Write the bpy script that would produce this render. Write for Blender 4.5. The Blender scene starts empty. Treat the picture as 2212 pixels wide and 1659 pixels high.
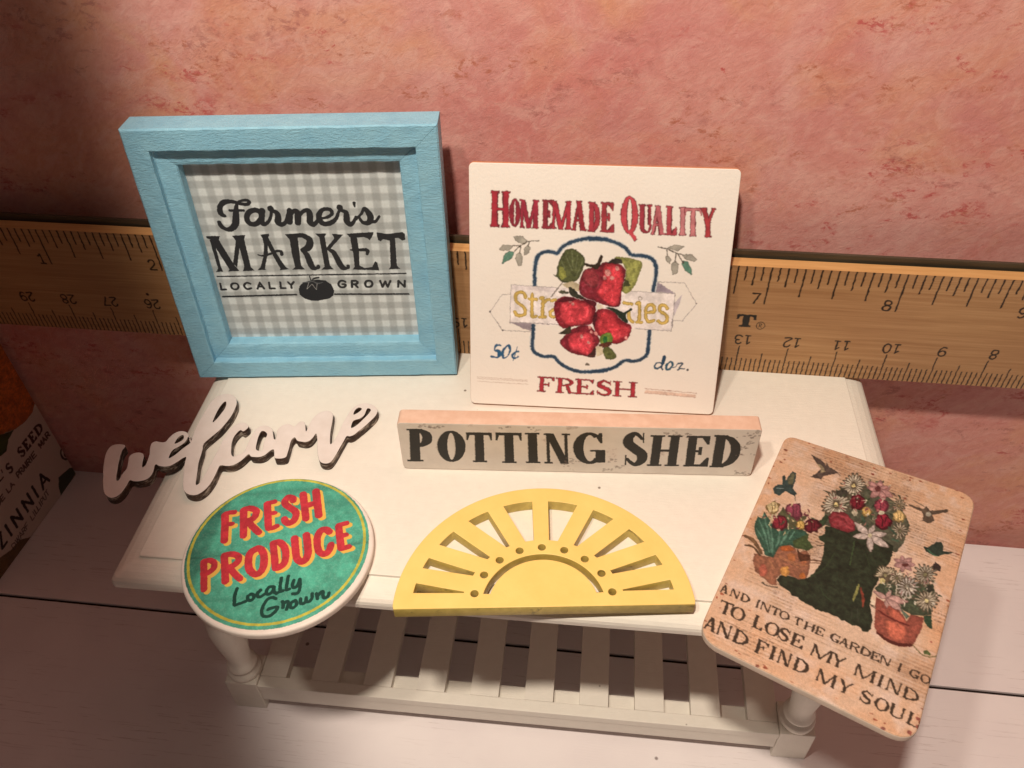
# Miniature signs displayed on a small white slatted bench, close-up.  1 Blender unit = 1 cm.
import bpy, bmesh, math, random
import numpy as np
from mathutils import Vector, Matrix
R = math.radians
SC = bpy.context.scene
SC.unit_settings.system = 'METRIC'; SC.unit_settings.scale_length = 0.01
COL = SC.collection

# ------------------------------------------------------------------ camera
cam_d = bpy.data.cameras.new('camera'); cam = bpy.data.objects.new('camera', cam_d); COL.objects.link(cam)
SC.camera = cam
CP, CY, CR_ = 0.7617, 0.1200, -0.0274              # pitch down, yaw, roll
def cam_axes():
    f = np.array([0, math.cos(CP), -math.sin(CP)]); u = np.array([0, math.sin(CP), math.cos(CP)]); r = np.array([1., 0, 0])
    cb, sb = math.cos(CY), math.sin(CY); Z = np.array([[cb, -sb, 0], [sb, cb, 0], [0, 0, 1]])
    f, u, r = Z @ f, Z @ u, Z @ r; cc, sc = math.cos(CR_), math.sin(CR_)
    return cc * r + sc * u, -sc * r + cc * u, f
r_, u_, f_ = cam_axes()
cam.matrix_world = Matrix(((r_[0], u_[0], -f_[0], 14.2923), (r_[1], u_[1], -f_[1], -14.0323), (r_[2], u_[2], -f_[2], 19.0243), (0, 0, 0, 1)))
cam_d.sensor_width = 36; cam_d.lens = 1814.2 / 2212 * 36; cam_d.clip_start = 0.5; cam_d.clip_end = 500
cam_d.dof.use_dof = True; cam_d.dof.focus_distance = 19.5; cam_d.dof.aperture_fstop = 14; 

# ------------------------------------------------------------------ light: two warm bulbs of a shaded lamp above the camera
W = bpy.data.worlds.new('World'); SC.world = W; W.use_nodes = True
bg = W.node_tree.nodes['Background']; bg.inputs[0].default_value = (1.0, 0.68, 0.56, 1); bg.inputs[1].default_value = 0.088
def spot(name, loc, power, axis, size, blend, rad):
    l = bpy.data.lights.new(name, 'SPOT'); l.energy = power; l.spot_size = R(size); l.spot_blend = blend; l.shadow_soft_size = rad
    l.color = (1.0, 0.865, 0.71)
    o = bpy.data.objects.new(name, l); COL.objects.link(o); o.location = loc
    o.rotation_euler = Vector(axis).to_track_quat('-Z', 'Y').to_euler(); return o
spot('lamp_bulb', (11.4, -14.5, 34), 27500, (0.687, 0.547, -0.479), 121, 0.16, 0.75)
spot('lamp_bulb', (6.4, -14.6, 34), 9000, (0.814, 0.422, -0.399), 121, 0.16, 0.75)
SC.view_settings.view_transform = 'Standard'; SC.view_settings.look = 'None'; SC.view_settings.exposure = 0.0; SC.view_settings.gamma = 1
SC.cycles.max_bounces = 8; SC.cycles.diffuse_bounces = 4

# ------------------------------------------------------------------ node helpers
def s2l(h):
    c = [int(h[i:i + 2], 16) / 255 for i in (0, 2, 4)]
    return tuple(x / 12.92 if x <= .04045 else ((x + .055) / 1.055) ** 2.4 for x in c) + (1,)
class MT:
    def __init__(s, name, rough=.6, spec=.3):
        s.m = bpy.data.materials.new(name); s.m.use_nodes = True; s.t = s.m.node_tree; s.b = s.t.nodes['Principled BSDF']
        s.b.inputs['Roughness'].default_value = rough; s.b.inputs['Specular IOR Level'].default_value = spec
        s.co = s.t.nodes.new('ShaderNodeTexCoord').outputs['Object']
    def N(s, k, **kw):
        n = s.t.nodes.new(k)
        for a, v in kw.items(): setattr(n, a, v)
        return n
    def L(s, a, b): s.t.links.new(a, b)
    def mp(s, scale=(1, 1, 1), rot=(0, 0, 0), src=None, loc=(0, 0, 0), pre=None):
        if pre:
            src = s.mp((1, 1, 1), pre, src)
        n = s.N('ShaderNodeMapping'); n.inputs['Scale'].default_value = scale; n.inputs['Rotation'].default_value = rot; n.inputs['Location'].default_value = loc
        s.L(src or s.co, n.inputs['Vector']); return n.outputs[0]
    def noise(s, sc, det=4, rough=.55, scale=(1, 1, 1), dist=0, rot=(0, 0, 0), loc=(0, 0, 0), pre=None):
        n = s.N('ShaderNodeTexNoise'); n.inputs['Scale'].default_value = sc; n.inputs['Detail'].default_value = det
        n.inputs['Roughness'].default_value = rough; n.inputs['Distortion'].default_value = dist
        s.L(s.mp(scale, rot, loc=loc, pre=pre), n.inputs['Vector']); return n.outputs['Fac']
    def ramp(s, fac, stops):
        n = s.N('ShaderNodeValToRGB'); e = n.color_ramp.elements
        while len(e) < len(stops): e.new(.5)
        for i, (p, c) in enumerate(stops): e[i].position = p; e[i].color = c if isinstance(c, tuple) else ((c, c, c, 1) if isinstance(c, (int, float)) else s2l(c))
        s.L(fac, n.inputs[0]); return n.outputs[0]
    def mix(s, fac, a, b, mode='MIX'):
        n = s.N('ShaderNodeMix'); n.data_type = 'RGBA'; n.blend_type = mode
        for sock, v in ((n.inputs[0], fac), (n.inputs[6], a), (n.inputs[7], b)):
            if isinstance(v, bpy.types.NodeSocket): s.L(v, sock)
            else: sock.default_value = s2l(v) if isinstance(v, str) else v
        return n.outputs[2]
    def math(s, op, a, b=0):
        n = s.N('ShaderNodeMath'); n.operation = op
        for sock, v in ((n.inputs[0], a), (n.inputs[1], b)):
            if isinstance(v, bpy.types.NodeSocket): s.L(v, sock)
            else: sock.default_value = v
        return n.outputs[0]
    def bump(s, h, st=.3, d=.02, prev=None):
        n = s.N('ShaderNodeBump'); n.inputs['Strength'].default_value = st; n.inputs['Distance'].default_value = d
        s.L(h, n.inputs['Height'])
        if prev: s.L(prev, n.inputs['Normal'])
        s.L(n.outputs[0], s.b.inputs['Normal']); return n.outputs[0]
    def base(s, c):
        if isinstance(c, bpy.types.NodeSocket): s.L(c, s.b.inputs['Base Color'])
        else: s.b.inputs['Base Color'].default_value = s2l(c) if isinstance(c, str) else c
        return s.m

# ------------------------------------------------------------------ print art, drawn by this script into its own images
ART_FARM = """
0 42 43 45 0 | 220 789 240 783 239 628 243 604 207 601 222 622
0 42 43 45 0 | 208 808 277 807 266 787 310 638 328 606 270 604 279 616 233 762 225 789 207 797
0 42 43 45 0 | 336 808 402 811 392 788 390 628 404 607 344 604 358 629 358 740 320 626 305 650 349 781
0 42 43 45 0 | 476 811 520 816 519 804 507 789 492 702 478 669 460 618 463 610 419 609 437 624 462 675 482 746 484 790
0 42 43 45 0 | 485 795 512 803 529 729 553 656 570 620 584 611 534 607 538 617 519 679 496 768
0 42 43 45 0 | 598 812 622 813 655 814 658 792 646 632 662 609 597 609 615 624 612 700 616 782
0 42 43 45 0 | 749 812 802 812 792 795 792 630 807 607 745 606 764 624 764 708 765 790
0 42 43 45 0 | 830 810 884 804 864 783 807 724 790 719 789 730 838 784
0 42 43 45 0 | 901 809 1035 816 1033 802 1012 770 1002 781 984 789 950 787 951 722 941 627 966 612 1005 618 1024 651 1033 642 1037 597 964 601 903 604 916 622 920 706 917 717 917 788
0 42 43 45 0 | 1052 814 1105 804 1177 814 1188 804 1187 772 1172 767 1154 781 1138 781 1130 624 1146 604 1086 602 1098 619 1110 768 1078 776 1066 763 1053 772 1050 801
2 42 43 45 0 | 442 698 3.5 463 692 4.8 504 702 6.2 536 717 6.8 560 715 8.2 561 698 9.2
2 42 43 45 0 | 653 803 12.0 686 802 13.2 713 780 16.2 710 750 18.5 692 729 16.5 667 721 9.2
2 42 43 45 0 | 669 721 10.2 686 693 14.5 695 648 16.8 702 620 14.8 716 615 10.5
2 42 43 45 0 | 714 615 8.5 730 618 8.5 732 626 9.5
2 42 43 45 0 | 800 724 9.2 823 702 12.5 841 646 15.8 854 617 14.8 868 612 10.5
2 42 43 45 0 | 865 612 8.5 882 615 8.0 883 625 9.0
2 42 43 45 0 | 908 718 4.0 941 716 6.8 980 718 9.2 993 710 10.2 988 692 6.2
2 42 43 45 0 | 325 917 9.0 310 932 13.5 316 966 13.2 342 990 13.2 382 991 10.0 417 980 8.2 448 976 8.8 461 989 8.8 448 998 7.8 420 994 6.5 400 977 7.8 388 944 13.5 378 903 17.0 366 869 17.0 341 846 14.8 317 844 10.2 297 860 11.5 291 882 10.2
1 42 43 45 32 | 6.8 | 358 945 424 944
1 42 43 45 0 | 13.5 | 502 934 474 945 442 928 430 894 444 871 475 874 503 906 502 934
2 42 43 45 0 | 514 942 14.5 504 906 14.5 501 872 12.5 520 872 9.8 541 895 8.0 555 928 7.8 557 952 10.0
1 42 43 45 32 | 15.5 | 556 952 556 950
2 42 43 45 0 | 558 944 7.8 582 928 12.2 584 904 15.8 578 878 15.8 594 865 12.5 615 878 9.5 634 914 10.0 646 940 13.5
1 42 43 45 32 | 15.6 | 646 937 634 878
2 42 43 45 0 | 643 914 10.0 666 938 10.0 680 934 13.5 681 910 15.8 674 874 15.8
2 42 43 45 0 | 684 910 10.0 715 937 10.0 736 936 13.5 739 910 15.8 734 878 15.8 749 862 12.5 777 888 8.5
2 42 43 45 0 | 783 896 6.8 816 899 7.8 847 918 9.0 842 941 10.0 809 943 10.0 786 919 13.5 782 888 14.8 801 865 13.5 835 871 12.5 864 894 9.0 882 930 7.2
1 42 43 45 32 | 15.5 | 890 952 890 949
2 42 43 45 0 | 888 938 7.8 914 927 11.2 916 904 15.2 914 878 15.2 928 860 12.5 946 874 9.0 961 900 6.8
2 42 43 45 0 | 962 975 7.8 962 965 5.5 962 954 2.8
2 42 43 45 0 | 960 888 6.8 989 916 6.8 1007 944 9.0 1025 920 14.5 1031 894 15.8 1018 868 13.5 990 870 9.0 977 896 6.8
2 42 43 45 0 | 1030 873 11.2 1054 875 8.0 1074 901 6.2
1 42 43 45 32 | 5.7 | 211 532 208 495 233 496
1 42 43 45 64 | 5.6 | 284 532 271 529 264 514 269 500 282 496 294 500 301 514 297 529 284 532
1 42 43 45 64 | 5.6 | 366 528 356 533 344 533 333 522 332 508 341 497 354 497 364 502
1 42 43 45 32 | 5.7 | 396 497 416 534 430 498
1 42 43 45 32 | 5.6 | 403 510 425 510
1 42 43 45 32 | 5.7 | 463 534 460 498 485 498
1 42 43 45 32 | 5.7 | 521 535 518 499 541 499
1 42 43 45 32 | 5.5 | 561 535 574 516 591 536
1 42 43 45 32 | 5.6 | 574 516 573 499
1 42 43 45 64 | 6.0 | 856 532 846 538 833 538 821 526 819 511 828 500 842 499 853 507 854 516 840 517
1 42 43 45 32 | 6.0 | 885 499 890 537 910 537 917 531 916 522 907 516 887 516
1 42 43 45 32 | 6.0 | 901 516 913 498
1 42 43 45 64 | 6.0 | 976 536 963 532 956 517 959 502 971 498 984 502 992 516 988 532 976 536
1 42 43 45 32 | 5.8 | 1035 535 1043 497 1060 531 1069 497 1087 534
1 42 43 45 32 | 5.8 | 1123 496 1128 533 1156 496 1161 533
1 42 43 45 32 | 3.8 | 206 575 1170 576
1 42 43 45 32 | 5.0 | 206 452 590 458
1 42 43 45 32 | 5.0 | 790 457 1172 452
0 36 38 42 0 | 608 488 616 509 632 526 664 539 715 548 754 542 780 518 790 480 781 450 761 432 730 426 698 418 663 419 630 432 607 459
2 42 43 45 0 | 686 544 2.8 699 554 4.8 723 560 4.8
1 42 43 45 32 | 2.8 | 678 568 680 545
2 85 88 90 0 | 635 530 1.5 663 533 3.8 688 537 3.2 711 525 4.2 739 530 1.5
1 176 176 172 32 | 1.2 | 667 530 650 491 682 521 700 486 709 523
"""
ART_STRAW = """
0 110 42 48 0 | 106 931 139 931 140 1104 108 1105
0 110 42 48 0 | 100 931 145 930 145 944 100 944
0 110 42 48 0 | 102 1092 146 1092 146 1104 102 1105
0 110 42 48 0 | 101 1019 124 1010 146 1018 124 1026
0 110 42 48 0 | 158 930 190 930 190 1104 158 1104
0 110 42 48 0 | 151 930 196 930 196 944 151 944
0 110 42 48 0 | 152 1092 196 1091 196 1104 152 1104
0 110 42 48 0 | 152 1018 174 1010 196 1018 174 1026
0 110 42 48 0 | 124 1010 174 1010 174 1026 124 1027
0 160 44 56 1 | 108 934 132 934 134 1102 110 1102
0 160 44 56 1 | 104 934 137 934 137 942 104 942
0 160 44 56 1 | 105 1094 138 1094 138 1102 106 1102
0 160 44 56 1 | 164 934 189 934 189 1101 165 1101
0 160 44 56 1 | 160 934 193 934 193 941 160 941
0 160 44 56 1 | 161 1094 193 1093 193 1101 161 1101
0 160 44 56 1 | 121 1014 177 1013 177 1023 121 1024
0 110 42 48 0 | 246 1002 246 1014 245 1024 243 1034 241 1044 238 1052 234 1059 230 1064 226 1068 222 1070 217 1071 213 1070 208 1066 204 1062 201 1056 198 1048 195 1040 192 1030 191 1020 190 1008 190 998 191 986 192 976 194 966 197 957 200 950 204 943 208 938 212 935 217 934 222 934 226 936 230 940 234 946 238 953 241 961 243 970 245 981 246 992 246 1002 | 221 1003 221 1012 221 1020 221 1028 220 1036 220 1042 220 1048 220 1053 219 1056 219 1058 218 1058 218 1057 218 1054 217 1051 217 1046 216 1040 216 1032 216 1024 216 1016 216 1007 216 998 216 990 216 981 216 973 216 966 216 960 217 954 217 950 218 948 218 947 218 947 219 949 219 952 220 957 220 962 220 969 221 977 221 985 221 994 221 1003
0 110 42 48 0 | 185 1003 203 989 216 1003 203 1016
0 110 42 48 0 | 251 1002 234 989 221 1003 234 1016
0 140 44 56 1 | 243 1002 243 1013 242 1023 240 1033 238 1042 236 1050 232 1056 229 1062 226 1065 222 1067 218 1068 214 1066 210 1064 206 1059 203 1053 200 1046 197 1038 196 1028 194 1018 193 1008 193 998 194 987 195 977 197 968 199 959 202 952 206 946 209 941 213 938 217 937 221 937 225 939 229 943 232 948 236 955 238 963 240 972 242 982 243 992 243 1002 | 224 1003 224 1012 224 1021 224 1029 223 1037 222 1044 222 1050 221 1054 220 1058 219 1060 218 1060 217 1059 216 1056 216 1052 215 1047 214 1041 213 1034 213 1025 212 1016 212 1008 212 998 212 989 213 980 213 972 214 964 214 958 215 952 216 948 217 946 218 945 219 945 220 947 221 950 222 955 222 961 223 968 224 976 224 984 224 994 224 1003
0 110 42 48 0 | 245 930 261 930 261 1067 245 1068
0 110 42 48 0 | 240 930 266 930 266 940 240 940
0 110 42 48 0 | 240 1057 266 1057 266 1067 240 1068
0 110 42 48 0 | 240 999 253 993 266 999 253 1006
0 110 42 48 0 | 305 930 330 930 328 1066 304 1067
0 110 42 48 0 | 300 930 334 929 334 940 300 940
0 110 42 48 0 | 300 1057 333 1056 333 1066 300 1067
0 110 42 48 0 | 300 999 317 992 334 998 317 1005
0 110 42 48 0 | 243 1068 268 1067 299 930 274 930
0 110 42 48 0 | 306 1067 322 1066 295 930 278 930
0 160 48 64 1 | 248 933 257 933 257 1064 248 1064
0 160 48 64 1 | 244 933 260 933 260 939 244 939
0 160 48 64 1 | 244 1058 260 1058 260 1064 244 1064
0 160 48 64 1 | 310 933 328 932 327 1064 309 1064
0 160 48 64 1 | 306 933 331 932 331 938 306 939
0 160 48 64 1 | 306 1058 330 1058 330 1064 306 1064
0 160 48 64 1 | 246 1064 264 1064 296 933 277 933
0 160 48 64 1 | 311 1064 321 1064 292 933 282 933
0 110 42 48 0 | 351 931 377 930 375 1070 349 1070
0 110 42 48 0 | 346 931 382 930 382 941 346 942
0 110 42 48 0 | 345 1060 380 1060 380 1070 344 1070
0 110 42 48 0 | 345 1001 363 994 381 1001 363 1007
0 110 42 48 0 | 362 1057 404 1057 403 1070 362 1070
0 110 42 48 0 | 403 1070 404 1031 396 1031 375 1057
0 110 42 48 0 | 363 994 388 994 388 1007 363 1008
0 110 42 48 0 | 375 984 388 984 387 1020 374 1020
0 110 42 48 0 | 364 931 409 930 408 944 364 944
0 110 42 48 0 | 409 930 408 972 400 972 377 944
0 138 48 56 1 | 352 934 372 934 370 1067 351 1067
0 138 48 56 1 | 349 934 375 934 375 940 349 940
0 138 48 56 1 | 348 1061 374 1061 374 1067 348 1067
0 138 48 56 1 | 361 1059 401 1059 401 1067 360 1067
0 138 48 56 1 | 401 1067 401 1030 396 1030 384 1059
0 138 48 56 1 | 362 997 386 997 386 1005 361 1005
0 138 48 56 1 | 379 985 387 985 386 1019 378 1020
0 138 48 56 1 | 362 934 406 934 406 942 362 942
0 138 48 56 1 | 406 934 405 974 400 974 386 942
0 110 42 48 0 | 396 930 411 930 409 1066 393 1066
0 110 42 48 0 | 390 930 416 930 416 940 390 940
0 110 42 48 0 | 389 1056 414 1056 414 1066 388 1066
0 110 42 48 0 | 390 998 402 992 415 998 402 1005
0 110 42 48 0 | 461 929 485 929 482 1066 458 1066
0 110 42 48 0 | 456 929 490 929 490 939 456 940
0 110 42 48 0 | 453 1056 486 1055 486 1066 453 1066
0 110 42 48 0 | 454 998 472 992 488 998 471 1004
0 110 42 48 0 | 391 1066 416 1066 452 929 426 929
0 110 42 48 0 | 459 1066 476 1066 448 929 431 929
0 168 52 64 1 | 398 933 407 933 405 1063 396 1064
0 168 52 64 1 | 394 933 410 933 410 938 394 939
0 168 52 64 1 | 392 1058 408 1058 408 1063 392 1064
0 168 52 64 1 | 465 932 483 932 480 1062 462 1063
0 168 52 64 1 | 462 932 486 932 486 938 462 938
0 168 52 64 1 | 460 1057 484 1057 484 1062 459 1063
0 168 52 64 1 | 394 1064 412 1063 449 932 430 932
0 168 52 64 1 | 464 1063 474 1062 444 932 434 932
0 110 42 48 0 | 490 926 508 926 526 1068 509 1068
0 110 42 48 0 | 528 925 555 925 530 1068 504 1068
0 110 42 48 0 | 504 969 538 968 538 982 504 982
0 110 42 48 0 | 487 926 510 926 510 936 486 936
0 110 42 48 0 | 526 926 562 925 562 936 526 936
0 110 42 48 0 | 504 1058 534 1057 534 1068 504 1068
0 152 48 56 1 | 492 929 503 929 523 1065 513 1065
0 152 48 56 1 | 534 928 554 928 528 1065 508 1065
0 152 48 56 1 | 506 970 537 970 537 978 506 978
0 152 48 56 1 | 490 929 505 929 505 935 490 935
0 152 48 56 1 | 532 928 559 928 559 934 532 935
0 110 42 48 0 | 570 922 596 922 591 1065 565 1065
0 110 42 48 0 | 565 922 601 922 601 932 564 933
0 110 42 48 0 | 560 1055 596 1054 596 1065 560 1065
0 110 42 48 0 | 562 994 581 987 598 994 580 1000
0 110 42 48 0 | 583 922 590 922 596 924 602 928 607 933 612 939 615 947 618 955 620 965 621 975 622 987 621 1000 620 1012 618 1022 615 1032 612 1040 608 1047 602 1054 597 1058 592 1062 585 1064 578 1065 578 1052 581 1051 583 1049 585 1046 587 1042 589 1036 591 1030 592 1023 594 1015 594 1007 595 998 595 990 595 981 595 972 594 965 593 958 592 951 590 946 589 941 587 938 585 936 582 936
0 168 58 68 1 | 571 925 591 925 586 1062 566 1062
0 168 58 68 1 | 568 925 594 925 594 931 568 931
0 168 58 68 1 | 564 1056 590 1056 590 1062 563 1062
0 168 58 68 1 | 581 925 588 926 594 928 600 931 604 936 608 942 612 949 615 957 617 966 618 976 618 987 618 1000 617 1011 615 1021 612 1030 609 1038 605 1045 600 1051 595 1056 590 1059 584 1061 576 1062 577 1054 580 1053 582 1051 586 1048 588 1044 591 1038 593 1031 595 1024 596 1016 598 1007 598 998 599 989 599 980 598 972 597 964 596 956 594 950 592 944 589 939 586 936 584 934 581 933
0 110 42 48 0 | 628 923 655 922 649 1066 623 1066
0 110 42 48 0 | 623 923 660 922 659 933 623 934
0 110 42 48 0 | 618 1055 654 1055 654 1066 618 1066
0 110 42 48 0 | 620 995 639 988 657 994 638 1001
0 110 42 48 0 | 636 1052 682 1052 681 1065 636 1066
0 110 42 48 0 | 681 1065 683 1026 675 1026 652 1052
0 110 42 48 0 | 639 988 666 988 666 1001 638 1002
0 110 42 48 0 | 654 977 667 977 666 1014 652 1014
0 110 42 48 0 | 642 922 691 922 690 936 641 936
0 110 42 48 0 | 691 922 689 966 681 966 658 936
0 160 58 64 1 | 630 926 650 926 644 1062 624 1063
0 160 58 64 1 | 626 926 653 926 652 932 626 932
0 160 58 64 1 | 621 1057 648 1056 647 1062 621 1063
0 160 58 64 1 | 634 1054 679 1054 679 1062 634 1063
0 160 58 64 1 | 679 1062 680 1024 676 1024 661 1054
0 160 58 64 1 | 637 990 665 990 665 998 637 999
0 160 58 64 1 | 658 978 666 978 664 1014 656 1014
0 160 58 64 1 | 640 926 688 925 688 934 639 934
0 160 58 64 1 | 688 925 686 967 681 967 668 934
0 110 42 48 0 | 798 1008 796 1023 794 1036 791 1050 786 1062 782 1072 776 1082 770 1089 763 1094 756 1097 750 1097 743 1096 737 1092 731 1086 726 1078 722 1068 718 1057 716 1044 714 1030 714 1016 715 1002 717 988 720 974 723 961 728 950 734 939 740 931 746 924 753 920 760 918 766 919 773 922 779 927 784 934 789 944 793 954 796 967 798 980 798 994 798 1008 | 765 1009 764 1020 764 1032 762 1042 761 1052 760 1061 758 1068 756 1074 755 1078 753 1080 752 1080 750 1079 749 1076 748 1071 748 1064 747 1056 746 1048 746 1037 746 1026 747 1015 748 1003 748 992 750 980 751 970 752 960 754 952 755 946 757 940 758 937 760 936 761 936 762 939 764 943 765 949 765 956 766 965 766 975 766 986 766 997 765 1009
0 110 42 48 0 | 756 933 770 936 803 893 788 882 762 915
0 110 42 48 0 | 708 1009 732 991 747 1009 730 1027
0 110 42 48 0 | 804 1008 782 990 765 1009 780 1026
0 192 72 80 1 | 795 1008 794 1022 791 1036 788 1048 784 1060 780 1070 774 1079 768 1086 762 1091 756 1094 750 1094 744 1093 738 1089 733 1083 728 1076 724 1066 721 1055 719 1043 718 1030 717 1016 718 1002 720 988 722 975 726 963 730 952 735 942 741 934 747 928 753 924 760 922 766 922 772 925 777 930 782 937 786 946 790 956 793 968 794 981 795 994 795 1008 | 770 1008 769 1021 768 1032 766 1044 765 1054 763 1063 760 1071 758 1077 756 1081 754 1084 752 1084 750 1083 748 1079 746 1074 744 1067 743 1059 742 1049 742 1038 742 1027 742 1015 743 1003 744 991 745 979 747 968 748 958 750 950 753 942 755 937 758 934 760 932 762 933 764 935 766 940 768 946 769 954 770 963 770 973 771 984 770 996 770 1008
0 192 72 80 1 | 756 936 769 939 800 897 786 886 761 918
0 110 42 48 0 | 804 964 830 964 824 1062 799 1062
0 110 42 48 0 | 795 1052 830 1051 829 1062 794 1062
0 110 42 48 0 | 798 992 816 986 834 992 816 998
0 110 42 48 0 | 842 964 860 964 854 1061 836 1061
0 110 42 48 0 | 832 1051 860 1051 859 1061 831 1062
0 110 42 48 0 | 835 992 850 985 863 992 849 998
0 110 42 48 0 | 804 967 805 958 807 950 810 943 814 936 818 930 823 926 828 923 834 922 840 922 845 923 850 926 854 930 858 936 861 942 863 950 864 958 864 966 850 966 850 960 850 955 849 950 848 945 847 941 846 938 844 936 842 935 840 935 838 936 836 938 834 941 833 945 831 950 830 955 829 961 829 966
0 152 54 64 1 | 806 965 825 965 820 1058 801 1059
0 152 54 64 1 | 798 1053 824 1052 823 1058 798 1059
0 152 54 64 1 | 849 965 860 965 854 1058 843 1058
0 152 54 64 1 | 840 1052 858 1052 858 1058 840 1058
0 152 54 64 1 | 806 968 807 960 808 952 811 945 815 939 819 933 824 929 829 926 834 925 839 924 844 926 849 929 853 933 857 938 860 945 861 952 862 960 862 968 852 968 852 961 852 955 851 949 850 944 848 940 846 936 844 934 841 933 839 933 836 934 834 936 831 940 829 944 827 949 826 955 825 961 824 968
0 110 42 48 0 | 862 918 880 918 892 1058 875 1058
0 110 42 48 0 | 898 918 924 918 896 1058 871 1058
0 110 42 48 0 | 875 960 907 960 906 974 874 974
0 110 42 48 0 | 859 918 882 918 882 928 859 929
0 110 42 48 0 | 896 918 931 918 931 928 895 928
0 110 42 48 0 | 871 1048 900 1048 899 1058 870 1058
0 184 100 104 1 | 864 921 875 921 889 1055 879 1055
0 184 100 104 1 | 904 921 923 921 894 1055 874 1055
0 184 100 104 1 | 876 962 906 962 905 970 876 970
0 184 100 104 1 | 862 921 877 921 876 927 862 928
0 184 100 104 1 | 902 921 928 921 928 927 902 927
0 110 42 48 0 | 934 918 960 918 950 1056 924 1057
0 110 42 48 0 | 929 918 964 918 964 928 928 928
0 110 42 48 0 | 920 1046 955 1046 954 1056 920 1057
0 110 42 48 0 | 924 988 942 981 960 988 942 994
0 110 42 48 0 | 947 918 984 917 983 931 946 931
0 110 42 48 0 | 984 917 981 959 973 960 951 931
0 176 72 80 1 | 936 921 954 921 945 1053 926 1054
0 176 72 80 1 | 932 921 958 921 958 927 932 927
0 176 72 80 1 | 924 1048 949 1048 948 1053 923 1054
0 176 72 80 1 | 945 921 981 920 980 928 944 929
0 176 72 80 1 | 981 920 978 961 973 961 961 929
0 110 42 48 0 | 996 918 1021 918 1010 1054 986 1054
0 110 42 48 0 | 991 918 1026 918 1025 928 990 929
0 110 42 48 0 | 982 1044 1016 1044 1015 1054 981 1054
0 110 42 48 0 | 986 987 1004 980 1020 986 1003 993
0 200 128 128 1 | 999 922 1018 921 1008 1051 989 1051
0 200 128 128 1 | 996 922 1021 921 1020 927 995 928
0 200 128 128 1 | 986 1045 1011 1045 1011 1051 986 1051
0 110 42 48 0 | 1044 915 1070 915 1058 1051 1034 1051
0 110 42 48 0 | 1040 915 1074 915 1073 925 1039 926
0 110 42 48 0 | 1034 984 1052 978 1068 983 1051 990
0 110 42 48 0 | 1007 1036 1087 1035 1086 1051 1006 1052
0 110 42 48 0 | 1069 1051 1086 1051 1089 1016 1083 1016
0 110 42 48 0 | 1006 1052 1022 1051 1015 1016 1008 1016
0 192 120 120 1 | 1047 918 1066 918 1055 1048 1037 1048
0 192 120 120 1 | 1044 918 1069 918 1069 924 1044 924
0 192 120 120 1 | 1010 1039 1084 1038 1083 1048 1009 1048
0 192 120 120 1 | 1073 1048 1083 1048 1086 1014 1082 1014
0 192 120 120 1 | 1009 1048 1019 1048 1016 1015 1012 1015
0 110 42 48 0 | 1108 972 1134 972 1108 1053 1082 1054
0 110 42 48 0 | 1112 972 1130 972 1148 1053 1130 1053
0 110 42 48 0 | 1114 913 1139 913 1134 978 1108 978
0 110 42 48 0 | 1109 913 1144 913 1143 924 1108 924
0 110 42 48 0 | 1103 984 1121 978 1138 984 1120 990
0 110 42 48 0 | 1078 1043 1113 1043 1112 1053 1078 1054
0 110 42 48 0 | 1129 1043 1152 1042 1150 1053 1128 1053
0 168 60 64 1 | 1112 973 1131 973 1103 1050 1084 1050
0 168 60 64 1 | 1116 973 1127 973 1146 1050 1135 1050
0 168 60 64 1 | 1116 916 1136 916 1130 978 1111 978
0 168 60 64 1 | 1113 916 1139 916 1138 922 1113 922
0 168 60 64 1 | 1082 1044 1107 1044 1106 1050 1081 1050
0 168 60 64 1 | 1134 1044 1148 1044 1148 1050 1133 1050
1 122 160 180 16 | 12.7 | 320 648 319 713 324 772 338 805 368 820 400 821 426 816 447 844 489 870 550 888 597 894 654 890
1 122 160 180 16 | 12.6 | 577 888 647 887 704 874 747 851 777 820 834 816 874 803 895 775 901 723 894 642
1 122 160 180 16 | 12.2 | 319 454 316 388 316 322 330 299 372 280 423 282 449 256 492 225 549 208 605 207 692 219
1 122 160 180 16 | 12.1 | 610 208 679 220 734 239 779 276 829 276 864 290 889 318 892 384 892 447
1 44 66 86 1 | 8.6 | 320 648 319 713 324 772 338 805 368 820 400 821 426 816 447 844 489 870 550 888 597 894 654 890
1 44 66 86 1 | 8.5 | 577 888 647 887 704 874 747 851 777 820 834 816 874 803 895 775 901 723 894 642
1 44 66 86 1 | 8.7 | 319 454 316 388 316 322 330 299 372 280 423 282 449 256 492 225 549 208 605 207 692 219
1 44 66 86 1 | 8.6 | 610 208 679 220 734 239 779 276 829 276 864 290 889 318 892 384 892 447
1 92 86 72 32 | 2.0 | 214 888 234 891 256 890 279 872 268 855 240 861 225 872 214 888
0 163 156 142 1 | 214 888 234 891 256 890 279 872 268 855 240 861 225 872
1 92 86 72 32 | 2.0 | 146 824 163 845 211 844 194 823 152 819 146 824
0 163 156 142 1 | 146 824 163 845 211 844 194 823 152 819
1 92 86 72 32 | 2.0 | 229 801 246 812 258 790 253 749 241 746 226 780 229 801
0 163 156 142 1 | 229 801 246 812 258 790 253 749 241 746 226 780
1 92 86 72 32 | 2.0 | 269 800 266 828 282 850 294 835 286 812 269 800
0 163 156 142 1 | 269 800 266 828 282 850 294 835 286 812
1 92 86 72 32 | 2.0 | 947 858 979 873 1021 867 992 845 947 858
0 163 156 142 1 | 947 858 979 873 1021 867 992 845
1 92 86 72 32 | 2.0 | 1016 828 1060 830 1086 805 1075 798 1035 806 1016 828
0 163 156 142 1 | 1016 828 1060 830 1086 805 1075 798 1035 806
1 92 86 72 32 | 2.0 | 986 796 1003 779 999 738 980 730 969 778 986 796
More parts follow.
